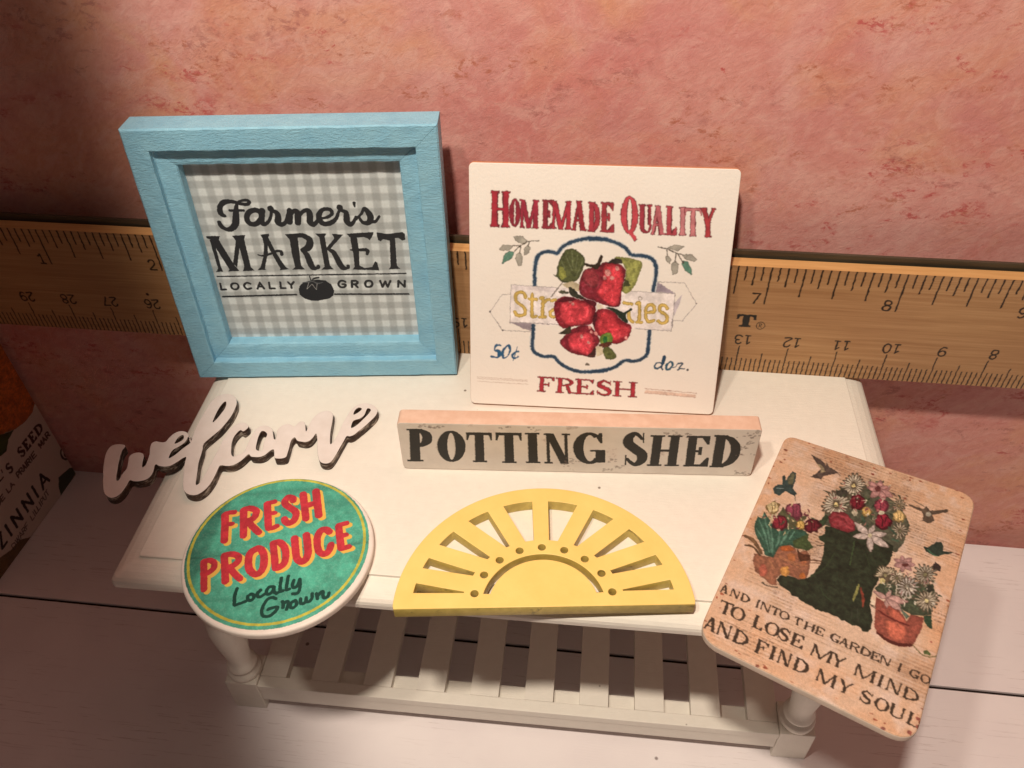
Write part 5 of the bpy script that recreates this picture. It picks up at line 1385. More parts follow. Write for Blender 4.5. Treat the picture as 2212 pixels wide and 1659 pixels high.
2 168 156 136 4 | 646 671 1.2 656 669 2.5 660 668 1.2
1 78 68 54 32 | 3.5 | 642 667 655 650
2 168 156 136 4 | 643 666 1.2 650 657 2.5 653 652 1.2
1 78 68 54 32 | 3.5 | 639 664 642 635
2 168 156 136 4 | 639 663 1.2 640 649 2.5 641 638 1.2
1 78 68 54 32 | 3.5 | 636 665 624 632
2 168 156 136 4 | 635 663 1.2 630 650 2.5 626 636 1.2
1 78 68 54 32 | 3.5 | 633 668 612 648
2 168 156 136 4 | 632 667 1.2 622 658 2.5 615 650 1.2
1 78 68 54 32 | 3.5 | 632 672 612 669
2 168 156 136 4 | 631 672 1.2 620 670 2.5 615 670 1.5
1 78 68 54 32 | 3.5 | 633 678 617 688
2 168 156 136 4 | 632 678 1.2 623 684 2.5 619 687 1.5
1 78 68 54 32 | 3.5 | 636 681 627 707
2 168 156 136 4 | 635 683 1.2 631 695 2.5 628 704 1.5
1 78 68 54 32 | 3.5 | 639 682 644 716
2 168 156 136 4 | 640 684 1.2 642 699 2.5 643 713 1.5
1 78 68 54 32 | 3.5 | 642 681 660 708
2 168 156 136 4 | 643 682 1.2 651 694 2.5 657 705 1.5
0 108 104 76 68 | 644 676 643 673 642 670 641 667 638 667 636 666 635 669 634 671 633 674 635 676 636 679 638 680 640 681 642 679
0 200 192 176 68 | 732 591 732 587 731 584 729 582 727 580 724 580 722 581 722 585 722 588 722 592 724 593 726 595 729 596 730 593
0 200 192 176 68 | 709 643 708 640 707 637 705 635 703 630 701 632 699 634 698 637 698 641 698 644 700 647 703 648 706 648 708 647
0 200 192 176 68 | 798 622 800 619 799 614 797 611 794 613 792 611 790 614 789 616 788 620 790 623 792 626 794 628 796 626 799 626
2 180 168 152 4 | 780 654 1.0 774 646 2.8 766 636 0.8
2 180 168 152 4 | 690 597 1.0 697 596 2.8 702 594 0.8
2 207 196 176 4 | 620 606 1.0 622 616 2.8 621 624 0.8
2 180 168 152 4 | 650 695 1.2 648 702 2.8 643 708 0.8
2 180 168 152 4 | 711 662 1.0 704 667 2.8 692 670 0.8
2 207 196 176 4 | 750 600 1.0 757 608 2.8 761 614 0.8
2 124 116 100 4 | 685 724 1.2 681 720 2.8 676 716 0.8
2 180 168 152 4 | 617 668 1.2 616 661 2.8 613 652 0.8
2 207 196 176 4 | 696 703 1.2 691 704 2.8 684 704 0.8
2 207 196 176 4 | 645 636 1.0 648 622 2.8 646 607 0.8
2 207 196 176 4 | 676 700 1.2 680 706 2.8 682 711 0.8
2 207 196 176 4 | 689 578 1.0 684 583 2.8 675 587 0.8
2 180 168 152 4 | 696 646 1.0 706 644 2.8 712 641 0.8
2 207 196 176 4 | 652 702 1.2 644 697 2.8 632 689 0.8
2 207 196 176 4 | 684 571 1.0 690 560 2.8 692 546 0.8
2 180 168 152 4 | 630 586 1.0 625 595 2.8 616 602 0.8
2 180 168 152 4 | 686 580 1.0 686 590 2.8 682 598 0.8
2 124 116 100 4 | 660 692 1.2 656 682 2.8 648 669 0.8
2 180 168 152 4 | 650 589 1.0 651 602 2.8 648 614 0.8
2 124 116 100 4 | 773 634 1.0 769 632 2.8 764 629 0.8
2 124 116 100 4 | 712 749 1.2 724 752 2.8 732 752 0.8
2 180 168 152 4 | 710 614 1.0 706 604 2.8 698 592 0.8
2 124 116 100 4 | 681 662 1.0 679 650 2.8 674 636 0.8
2 180 168 152 4 | 770 718 1.0 781 721 2.8 788 721 0.8
2 207 196 176 4 | 761 680 1.0 758 678 2.8 754 674 0.8
2 124 116 100 4 | 712 715 1.2 708 717 2.8 703 718 0.8
2 207 196 176 4 | 722 583 1.0 727 580 2.8 730 577 0.8
2 207 196 176 4 | 688 637 1.0 685 644 2.8 680 651 0.8
2 207 196 176 4 | 612 620 1.0 618 624 2.8 622 628 0.8
2 207 196 176 4 | 602 613 1.0 597 618 2.8 588 622 0.8
2 140 104 100 4 | 666 722 1.2 674 715 2.8 678 706 0.8
2 140 104 100 4 | 748 696 1.0 746 704 2.8 741 712 0.8
2 140 104 100 4 | 702 671 1.0 710 674 2.8 714 676 0.8
2 140 104 100 4 | 623 683 1.2 618 682 2.8 611 678 0.8
2 140 104 100 4 | 670 618 1.0 670 607 2.8 666 596 0.8
2 124 116 100 4 | 793 678 1.0 790 678 2.8 785 677 0.8
2 140 104 100 4 | 752 708 1.0 752 723 2.8 749 736 0.8
2 124 116 100 4 | 748 590 1.0 752 599 2.8 753 607 0.8
2 207 196 176 4 | 775 627 1.0 784 630 2.8 791 631 0.8
2 140 104 100 4 | 689 686 1.0 686 695 2.8 680 702 0.8
0 44 66 48 4 | 770 540 796 558 809 493 791 498 776 515
0 92 108 92 4 | 680 531 698 522 719 512 712 491 696 507
1 108 96 64 0 | 2.2 | 754 387 774 372 794 361 818 362 848 382
0 86 96 56 4 | 799 379 808 390 825 380 824 371 802 364
1 76 68 56 32 | 1.8 | 579 490 591 489
1 76 68 56 32 | 2.5 | 571 489 590 481
0 216 196 172 0 | 567 520 585 515 588 495 570 492
0 56 44 34 1 | 10 253 15 253 24 293 18 293
0 56 44 34 1 | 31 253 40 253 26 293 17 294
0 56 44 34 1 | 16 265 32 265 31 269 16 269
0 56 44 34 1 | 9 253 16 253 16 256 8 256
0 56 44 34 1 | 31 253 42 253 42 256 30 256
0 56 44 34 1 | 54 253 58 253 55 293 51 293
0 56 44 34 1 | 52 253 60 253 60 256 52 256
0 56 44 34 1 | 50 290 57 290 57 293 50 293
0 56 44 34 1 | 83 253 87 253 84 292 80 292
0 56 44 34 1 | 79 290 86 289 86 292 78 293
0 56 44 34 1 | 50 293 59 293 88 253 78 253
0 56 44 34 1 | 98 253 106 252 104 292 95 292
0 56 44 34 1 | 96 253 108 252 107 256 96 256
0 56 44 34 1 | 94 289 105 289 105 292 93 292
0 56 44 34 1 | 102 253 108 253 112 253 117 254 120 256 124 257 127 259 129 262 131 264 132 267 133 270 132 274 132 277 130 280 128 283 126 285 122 287 118 289 114 290 110 292 105 292 99 292 100 288 103 288 106 288 110 287 113 286 116 284 118 282 120 280 122 278 124 276 124 274 124 271 124 269 123 266 122 264 120 262 117 261 115 259 112 258 108 257 105 257 102 256
0 56 44 34 1 | 164 252 172 252 170 292 162 292
0 56 44 34 1 | 162 252 173 252 173 255 162 255
0 56 44 34 1 | 160 288 172 288 171 292 160 292
0 56 44 34 1 | 182 252 186 252 184 291 180 292
0 56 44 34 1 | 180 252 187 252 187 255 180 255
0 56 44 34 1 | 178 288 186 288 185 291 178 292
0 56 44 34 1 | 213 252 217 252 216 291 212 291
0 56 44 34 1 | 210 288 217 288 217 291 210 291
0 56 44 34 1 | 179 292 188 291 218 252 209 252
0 56 44 34 1 | 238 252 246 252 244 291 236 291
0 56 44 34 1 | 236 252 247 252 247 254 236 255
0 56 44 34 1 | 223 286 258 286 257 290 223 291
0 56 44 34 1 | 252 290 257 290 258 280 256 280
0 56 44 34 1 | 223 291 228 291 225 281 223 281
0 56 44 34 1 | 299 270 298 274 298 277 296 280 294 282 292 284 289 287 286 288 283 290 280 290 276 290 272 290 269 289 266 288 264 286 261 284 259 281 258 278 256 276 256 272 256 269 257 266 258 263 260 260 262 258 264 256 267 254 270 252 274 252 277 251 281 252 284 252 287 253 290 254 293 256 295 259 297 262 298 264 299 267 299 270 | 291 270 290 273 290 276 289 278 288 280 286 282 285 284 283 285 281 286 279 286 276 286 274 286 272 285 270 284 269 283 267 281 266 279 265 277 264 274 264 272 264 270 265 267 266 265 266 262 268 260 270 259 271 257 273 256 275 256 278 255 280 255 282 256 284 256 286 258 287 260 288 261 290 263 290 266 291 268 291 270
0 56 44 34 1 | 329 251 337 251 336 290 328 290
0 56 44 34 1 | 328 251 339 251 339 254 328 254
0 56 44 34 1 | 317 285 348 285 348 290 317 290
0 56 44 34 1 | 343 290 348 290 348 279 346 279
0 56 44 34 1 | 317 290 322 290 319 280 317 280
0 56 44 34 1 | 363 250 371 250 370 289 362 289
0 56 44 34 1 | 361 250 372 250 372 254 361 254
0 56 44 34 1 | 361 286 372 286 372 289 361 289
0 56 44 34 1 | 392 250 400 250 399 289 391 289
0 56 44 34 1 | 390 250 401 250 401 253 390 254
0 56 44 34 1 | 390 286 401 286 400 289 390 289
0 56 44 34 1 | 366 268 395 268 395 272 366 272
0 56 44 34 1 | 407 250 415 250 415 288 407 289
0 56 44 34 1 | 406 250 416 250 416 253 406 253
0 56 44 34 1 | 406 286 416 286 416 288 406 289
0 56 44 34 1 | 411 285 438 284 438 288 411 289
0 56 44 34 1 | 438 288 438 278 435 278 429 284
0 56 44 34 1 | 411 268 428 267 428 271 411 271
0 56 44 34 1 | 424 264 428 264 428 274 424 274
0 56 44 34 1 | 411 250 439 250 439 254 411 254
0 56 44 34 1 | 439 250 439 262 437 262 430 254
0 56 44 34 1 | 496 282 494 284 491 286 489 287 486 287 483 288 480 288 478 287 475 286 472 285 470 283 468 282 466 279 465 277 464 274 464 272 463 269 464 266 464 263 465 260 466 258 468 256 470 254 472 252 474 250 477 250 480 249 482 248 485 249 488 249 491 250 493 251 495 253 497 255 491 257 490 256 489 254 487 254 486 254 484 253 482 253 481 254 480 254 478 255 477 256 476 258 474 259 474 261 473 263 472 265 472 267 472 269 472 271 472 273 473 275 474 276 475 278 476 280 477 281 479 282 480 282 482 283 483 283 485 283 486 282 488 282 490 281 491 280
0 56 44 34 1 | 496 286 499 286 499 274 496 274 491 282
0 56 44 34 1 | 490 250 498 250 498 266 490 266
0 56 44 34 1 | 484 263 501 262 501 266 484 266
0 56 44 34 1 | 502 248 507 248 520 287 515 287
0 56 44 34 1 | 526 248 534 248 522 287 514 287
0 56 44 34 1 | 510 260 526 260 526 263 510 264
0 56 44 34 1 | 501 248 508 248 508 251 501 251
0 56 44 34 1 | 526 248 537 248 537 251 526 251
0 56 44 34 1 | 542 248 550 247 550 286 542 286
0 56 44 34 1 | 540 248 551 247 551 250 540 250
0 56 44 34 1 | 540 283 551 283 551 286 540 286
0 56 44 34 1 | 546 264 553 264 558 265 562 265 566 266 570 267 573 268 575 270 576 272 577 274 577 276 576 278 575 280 573 281 570 282 567 284 563 285 558 286 553 286 547 286 547 282 550 282 554 282 558 281 561 280 564 280 566 279 568 278 569 276 569 276 569 274 568 273 567 272 566 271 563 270 560 270 557 269 554 268 550 268 546 268
0 56 44 34 1 | 570 247 578 247 564 268 557 268
0 56 44 34 1 | 570 247 579 247 579 250 570 250
0 56 44 34 1 | 584 247 592 246 593 285 585 286
0 56 44 34 1 | 583 247 594 246 594 250 583 250
0 56 44 34 1 | 584 282 594 282 594 285 584 286
0 56 44 34 1 | 588 247 594 247 599 247 604 248 608 250 612 251 615 253 618 255 620 258 621 260 622 264 622 267 621 270 620 273 618 276 616 278 612 280 609 282 605 283 600 284 595 285 589 285 589 282 593 281 596 280 600 280 603 278 606 277 609 275 611 273 612 271 614 269 614 266 614 264 613 262 612 260 610 258 608 256 606 254 603 253 600 252 596 251 592 251 588 250
0 56 44 34 1 | 624 246 632 246 632 284 625 284
0 56 44 34 1 | 622 246 633 246 633 249 622 249
0 56 44 34 1 | 623 282 634 281 634 284 623 284
0 56 44 34 1 | 628 280 654 280 655 284 628 284
0 56 44 34 1 | 655 284 654 273 652 273 646 280
0 56 44 34 1 | 628 263 645 263 645 267 628 267
0 56 44 34 1 | 641 260 645 260 645 270 642 270
0 56 44 34 1 | 628 246 655 246 655 249 628 250
0 56 44 34 1 | 655 246 656 257 653 257 646 250
0 56 44 34 1 | 659 246 663 246 664 284 660 284
0 56 44 34 1 | 658 246 664 245 664 248 658 248
0 56 44 34 1 | 659 281 666 280 666 284 659 284
0 56 44 34 1 | 689 245 692 245 694 283 690 283
0 56 44 34 1 | 689 280 695 280 696 283 689 283
0 56 44 34 1 | 660 284 668 284 693 245 685 245
0 56 44 34 1 | 726 244 734 244 736 282 728 282
0 56 44 34 1 | 725 244 735 244 736 247 725 247
0 56 44 34 1 | 727 279 737 279 737 282 727 282
0 56 44 34 1 | 800 276 798 278 796 279 793 280 790 281 788 281 785 281 782 280 780 280 777 278 774 277 772 275 771 273 769 270 768 268 767 266 767 263 767 260 767 258 768 255 769 252 771 250 772 248 774 246 777 245 779 244 782 244 785 243 788 243 790 244 793 245 795 246 798 248 800 249 794 251 793 250 791 249 790 248 788 248 786 248 785 248 784 248 782 249 780 250 779 251 778 252 777 254 776 255 776 257 775 259 775 261 775 263 775 265 776 267 776 268 778 270 778 272 780 273 781 274 782 275 784 276 786 276 787 276 789 276 790 276 792 275 794 274 795 273
0 56 44 34 1 | 800 280 803 280 802 268 800 268 795 276
0 56 44 34 1 | 792 245 800 245 801 260 794 260
0 56 44 34 1 | 787 257 804 257 804 260 787 260
0 56 44 34 1 | 847 261 847 264 846 267 845 270 844 272 842 274 839 276 836 278 834 279 830 280 827 280 824 280 821 279 818 278 815 276 813 274 811 272 809 269 808 266 807 263 807 260 808 257 808 254 810 252 811 249 814 247 816 245 819 244 822 243 825 242 828 243 831 243 834 244 837 246 840 248 842 250 844 252 845 255 846 258 847 261 | 839 261 839 264 839 266 838 268 838 270 836 272 835 274 833 275 831 276 830 276 828 276 826 276 824 276 822 274 820 273 818 272 817 270 816 268 815 265 815 263 814 260 815 258 815 256 816 254 817 252 818 250 820 248 822 247 824 247 826 246 828 246 830 247 832 248 833 249 835 250 836 252 838 254 838 256 839 258 839 261
0 56 44 34 1 | 55 158 67 158 62 220 50 220
0 56 44 34 1 | 52 158 70 158 69 162 52 162
0 56 44 34 1 | 30 214 84 213 83 220 30 220
0 56 44 34 1 | 76 220 83 220 84 203 82 203
0 56 44 34 1 | 30 220 36 220 34 204 31 204
0 56 44 34 1 | 141 188 140 193 139 198 137 202 134 206 130 210 126 213 122 216 118 218 112 219 108 219 103 218 98 217 94 215 90 212 86 209 84 205 82 200 80 196 80 191 80 186 82 181 83 176 86 172 89 168 93 164 97 162 102 160 106 158 111 157 116 158 121 158 125 160 130 162 133 166 136 169 138 174 140 178 141 183 141 188 | 129 188 128 192 128 196 126 200 124 203 122 206 120 209 117 211 114 213 111 214 108 214 106 213 103 212 100 210 98 208 96 205 94 202 93 198 92 194 92 190 92 186 93 182 94 178 96 174 98 171 100 168 103 166 106 164 108 163 112 162 114 163 117 164 120 165 122 167 124 170 126 172 128 176 128 180 129 184 129 188
0 56 44 34 1 | 180 157 192 157 189 218 177 218
0 56 44 34 1 | 177 157 194 157 194 161 177 161
0 56 44 34 1 | 174 214 192 214 192 218 174 218
0 56 44 34 1 | 186 157 218 156 218 162 186 162
0 56 44 34 1 | 218 156 218 175 214 175 206 162
0 56 44 34 1 | 282 186 282 191 281 196 279 200 276 204 273 208 269 212 265 214 260 216 255 217 250 217 246 216 241 215 237 213 233 210 229 207 226 203 224 199 223 194 222 189 223 184 224 180 226 175 228 170 231 166 234 163 238 160 243 158 248 157 252 156 257 156 262 158 266 159 270 162 274 164 277 168 280 172 281 176 282 181 282 186 | 271 186 270 190 270 194 268 198 267 202 265 204 262 207 260 209 257 211 254 212 251 212 248 211 245 210 243 208 240 206 238 204 237 200 236 196 235 193 234 189 234 185 235 181 236 177 238 173 240 170 242 167 244 165 247 163 250 162 253 162 256 162 258 162 261 164 264 166 266 168 268 171 269 175 270 178 271 182 271 186
2 56 44 34 1 | 316 204 2.5 302 214 3.8 288 206 5.0 288 196 5.8 302 186 6.0 316 176 5.8 316 165 4.8 302 158 3.5 286 168 2.5
0 56 44 34 1 | 318 197 321 197 320 215 318 215
0 56 44 34 1 | 282 157 285 157 284 175 282 175
0 56 44 34 1 | 336 156 347 156 346 216 334 216
0 56 44 34 1 | 333 156 350 156 350 160 333 160
0 56 44 34 1 | 332 212 349 212 349 216 332 216
0 56 44 34 1 | 340 211 377 210 377 215 340 216
0 56 44 34 1 | 377 215 377 198 374 198 366 210
0 56 44 34 1 | 341 183 364 183 364 188 341 188
0 56 44 34 1 | 360 178 365 178 364 194 359 194
0 56 44 34 1 | 342 156 380 155 380 160 341 161
0 56 44 34 1 | 380 155 380 173 376 173 368 160
0 56 44 34 1 | 416 149 422 148 423 205 418 205
0 56 44 34 1 | 414 149 425 148 425 152 414 152
0 56 44 34 1 | 415 201 426 201 426 205 415 205
0 56 44 34 1 | 480 148 490 148 492 203 482 204
0 56 44 34 1 | 478 148 492 148 492 151 478 152
0 56 44 34 1 | 479 200 494 199 494 203 480 204
0 56 44 34 1 | 416 205 427 205 458 148 447 148
0 56 44 34 1 | 482 204 489 204 456 148 449 148
0 56 44 34 1 | 513 170 524 170 506 203 495 203
0 56 44 34 1 | 515 170 522 170 545 202 538 202
0 56 44 34 1 | 512 147 523 147 524 172 513 173
0 56 44 34 1 | 510 147 525 147 525 151 510 151
0 56 44 34 1 | 492 199 508 199 508 203 493 203
0 56 44 34 1 | 536 198 546 198 546 202 537 202
0 56 44 34 1 | 584 146 590 146 592 201 586 201
0 56 44 34 1 | 582 146 592 146 592 150 582 150
0 56 44 34 1 | 584 198 594 197 595 201 584 201
0 56 44 34 1 | 644 145 654 145 657 200 648 200
0 56 44 34 1 | 642 145 656 145 656 149 642 149
0 56 44 34 1 | 645 196 659 196 660 200 645 200
0 56 44 34 1 | 586 201 596 201 623 146 613 146
0 56 44 34 1 | 648 200 654 200 621 146 615 146
0 56 44 34 1 | 672 145 682 144 686 199 676 199
0 56 44 34 1 | 670 145 685 144 685 148 670 148
0 56 44 34 1 | 674 196 688 195 688 199 674 200
0 56 44 34 1 | 703 144 708 144 712 198 707 199
0 56 44 34 1 | 701 144 710 144 710 148 701 148
0 56 44 34 1 | 704 195 714 195 714 198 704 199
0 56 44 34 1 | 743 144 748 144 752 198 747 198
0 56 44 34 1 | 744 194 754 194 754 198 745 198
0 56 44 34 1 | 706 199 716 198 748 144 738 144
0 56 44 34 1 | 764 144 774 143 778 197 768 197
0 56 44 34 1 | 762 144 776 143 776 147 762 147
0 56 44 34 1 | 766 194 780 193 780 197 766 198
0 56 44 34 1 | 768 143 777 144 784 144 791 146 797 147 803 149 808 152 812 155 814 158 817 162 818 167 818 172 818 176 816 180 814 184 810 187 806 190 801 192 795 194 789 196 782 197 773 197 773 192 778 192 784 192 789 190 794 188 798 186 802 184 805 181 807 178 808 174 809 171 808 168 808 164 806 161 803 158 799 156 795 153 791 151 786 150 780 149 775 148 769 148
0 56 44 34 1 | 10 58 17 58 30 122 22 122
0 56 44 34 1 | 42 58 55 58 33 122 20 122
0 56 44 34 1 | 19 77 42 77 42 82 19 83
0 56 44 34 1 | 8 58 19 58 19 63 8 63
0 56 44 34 1 | 41 58 59 58 59 62 40 62
0 56 44 34 1 | 64 58 70 58 65 121 60 121
0 56 44 34 1 | 62 58 73 58 72 62 62 62
0 56 44 34 1 | 57 117 68 117 68 121 57 122
0 56 44 34 1 | 107 58 112 58 108 120 102 121
0 56 44 34 1 | 100 116 111 116 110 120 100 121
0 56 44 34 1 | 58 122 72 121 113 58 100 58
0 56 44 34 1 | 132 57 145 57 141 120 128 120
0 56 44 34 1 | 130 57 148 57 147 62 129 62
0 56 44 34 1 | 126 116 144 116 144 120 126 120
0 56 44 34 1 | 139 57 148 58 155 58 162 60 168 62 173 64 178 68 181 71 184 76 186 80 186 85 186 91 185 96 182 100 179 105 175 108 170 112 164 114 158 117 151 118 144 120 134 120 135 115 140 114 146 113 152 112 156 110 161 107 165 104 168 101 171 98 173 94 174 90 174 86 173 82 172 78 170 75 167 72 163 69 159 67 154 65 149 64 144 63 138 62
0 56 44 34 1 | 223 56 235 56 232 118 220 119
0 56 44 34 1 | 220 56 238 56 238 61 220 61
0 56 44 34 1 | 217 114 235 114 235 118 217 119
0 56 44 34 1 | 226 113 262 113 262 118 226 118
0 56 44 34 1 | 262 118 263 100 260 100 251 113
0 56 44 34 1 | 228 85 251 84 251 90 227 90
0 56 44 34 1 | 246 80 251 80 250 96 245 96
0 56 44 34 1 | 281 56 293 56 290 118 278 118
0 56 44 34 1 | 278 56 296 56 295 60 278 60
0 56 44 34 1 | 276 114 294 113 293 118 276 118
0 56 44 34 1 | 312 56 317 56 315 117 310 117
0 56 44 34 1 | 309 56 320 56 320 60 309 60
0 56 44 34 1 | 307 113 318 113 318 117 307 117
0 56 44 34 1 | 350 55 355 55 354 116 348 116
0 56 44 34 1 | 346 112 356 112 356 116 346 116
0 56 44 34 1 | 308 117 321 117 356 55 343 55
0 56 44 34 1 | 374 55 386 55 385 116 374 116
0 56 44 34 1 | 372 55 389 55 389 59 372 59
0 56 44 34 1 | 371 112 388 112 388 116 371 116
0 56 44 34 1 | 380 55 389 55 396 56 402 58 408 60 414 62 418 65 422 69 424 73 426 77 427 82 427 88 426 92 424 97 421 101 417 105 413 108 408 111 402 113 395 114 388 116 380 116 380 111 385 110 390 110 395 108 400 106 404 104 407 101 410 98 413 94 414 90 415 87 415 83 414 79 413 76 411 72 408 69 404 66 400 64 396 62 391 61 386 60 380 60
0 56 44 34 1 | 462 55 468 55 468 110 463 110
0 56 44 34 1 | 460 55 470 55 470 59 460 59
0 56 44 34 1 | 460 107 471 106 471 110 460 110
0 56 44 34 1 | 518 54 528 54 530 109 520 109
0 56 44 34 1 | 516 54 531 54 531 58 516 58
0 56 44 34 1 | 518 105 532 105 532 109 518 109
0 56 44 34 1 | 462 110 472 110 500 54 489 54
0 56 44 34 1 | 521 109 527 109 497 54 491 54
0 56 44 34 1 | 562 76 572 76 555 108 544 108
0 56 44 34 1 | 564 76 570 76 593 107 586 107
0 56 44 34 1 | 561 53 571 53 572 78 562 78
0 56 44 34 1 | 558 53 574 53 574 57 559 57
0 56 44 34 1 | 542 104 557 104 557 108 542 108
0 56 44 34 1 | 584 104 594 103 594 107 585 107
2 56 44 34 1 | 661 94 2.2 647 103 3.2 634 97 4.2 632 88 5.0 646 78 5.2 660 70 5.0 658 59 4.2 644 54 3.2 628 62 2.2
0 56 44 34 1 | 662 88 665 88 666 104 663 104
0 56 44 34 1 | 624 53 626 53 627 69 624 69
0 56 44 34 1 | 730 76 730 81 729 85 728 89 726 93 723 96 720 99 716 101 712 103 708 104 704 104 700 104 696 103 692 101 688 98 685 96 682 92 680 88 678 84 677 80 677 76 677 71 678 67 680 63 682 60 686 57 689 54 692 52 696 51 701 50 705 50 709 51 713 53 717 55 720 58 723 60 726 64 728 68 729 72 730 76 | 720 77 720 80 720 84 718 87 717 90 716 93 714 95 712 97 709 98 707 100 704 100 702 99 699 98 696 97 694 95 692 92 690 90 689 86 688 83 687 79 687 76 687 72 688 69 689 66 690 62 692 60 694 58 696 56 699 56 701 55 704 55 706 56 709 57 712 58 714 61 716 64 717 66 718 70 719 73 720 77
0 56 44 34 1 | 734 66 744 66 747 103 737 104
0 56 44 34 1 | 734 100 749 99 749 103 735 104
0 56 44 34 1 | 773 65 780 65 782 102 776 102
0 56 44 34 1 | 774 99 784 98 785 102 774 102
0 56 44 34 1 | 734 67 735 64 736 60 738 58 740 55 743 53 746 51 750 50 754 50 759 49 763 50 767 51 771 52 774 54 777 57 779 60 780 63 781 66 776 66 775 64 774 62 773 59 771 58 769 56 766 55 763 54 760 54 758 54 754 54 752 55 750 56 748 58 746 60 745 62 744 64 744 66
0 56 44 34 1 | 798 48 807 48 812 102 802 102
0 56 44 34 1 | 795 48 809 48 810 52 796 52
0 56 44 34 1 | 799 98 814 98 814 102 800 102
0 56 44 34 1 | 802 48 842 48 842 52 803 53
0 56 44 34 1 | 842 48 843 64 840 64 831 52
1 106 44 34 4 | 9.5 | 335 1300 342 1300
1 106 44 34 4 | 11.2 | 361 1300 368 1300
1 106 44 34 4 | 7.0 | 379 1301 386 1302
1 106 44 34 4 | 6.2 | 663 1294 668 1294
1 106 44 34 4 | 7.0 | 680 1294 685 1293
1 106 44 34 4 | 5.2 | 713 1293 718 1292
1 106 44 34 4 | 5.2 | 777 1291 782 1291
1 106 44 34 4 | 3.5 | 620 1300 626 1300
1 106 44 34 4 | 4.5 | 420 1204 425 1204
1 132 80 60 4 | 7.2 | 58 1294 65 1294
1 132 80 60 4 | 9.0 | 81 1295 88 1295
1 132 80 60 4 | 7.2 | 104 1295 111 1296
1 132 80 60 4 | 4.5 | 142 1304 149 1304
1 132 80 60 4 | 6.2 | 19 1158 26 1158
1 132 80 60 4 | 4.2 | 21 1072 28 1072
1 138 80 68 4 | 7.2 | 829 87 832 86
1 138 80 68 4 | 7.8 | 812 17 815 16
1 138 80 68 4 | 8.2 | 819 -9 821 -10
1 138 80 68 4 | 6.0 | 833 55 836 54
1 138 80 68 4 | 6.5 | 726 -14 729 -14
1 138 80 68 4 | 3.2 | 816 434 818 433
1 160 100 68 4 | 5.2 | 192 -21 197 -21
1 160 100 68 4 | 5.0 | 74 -4 79 -4
1 160 100 68 4 | 4.0 | 41 13 46 13
"""
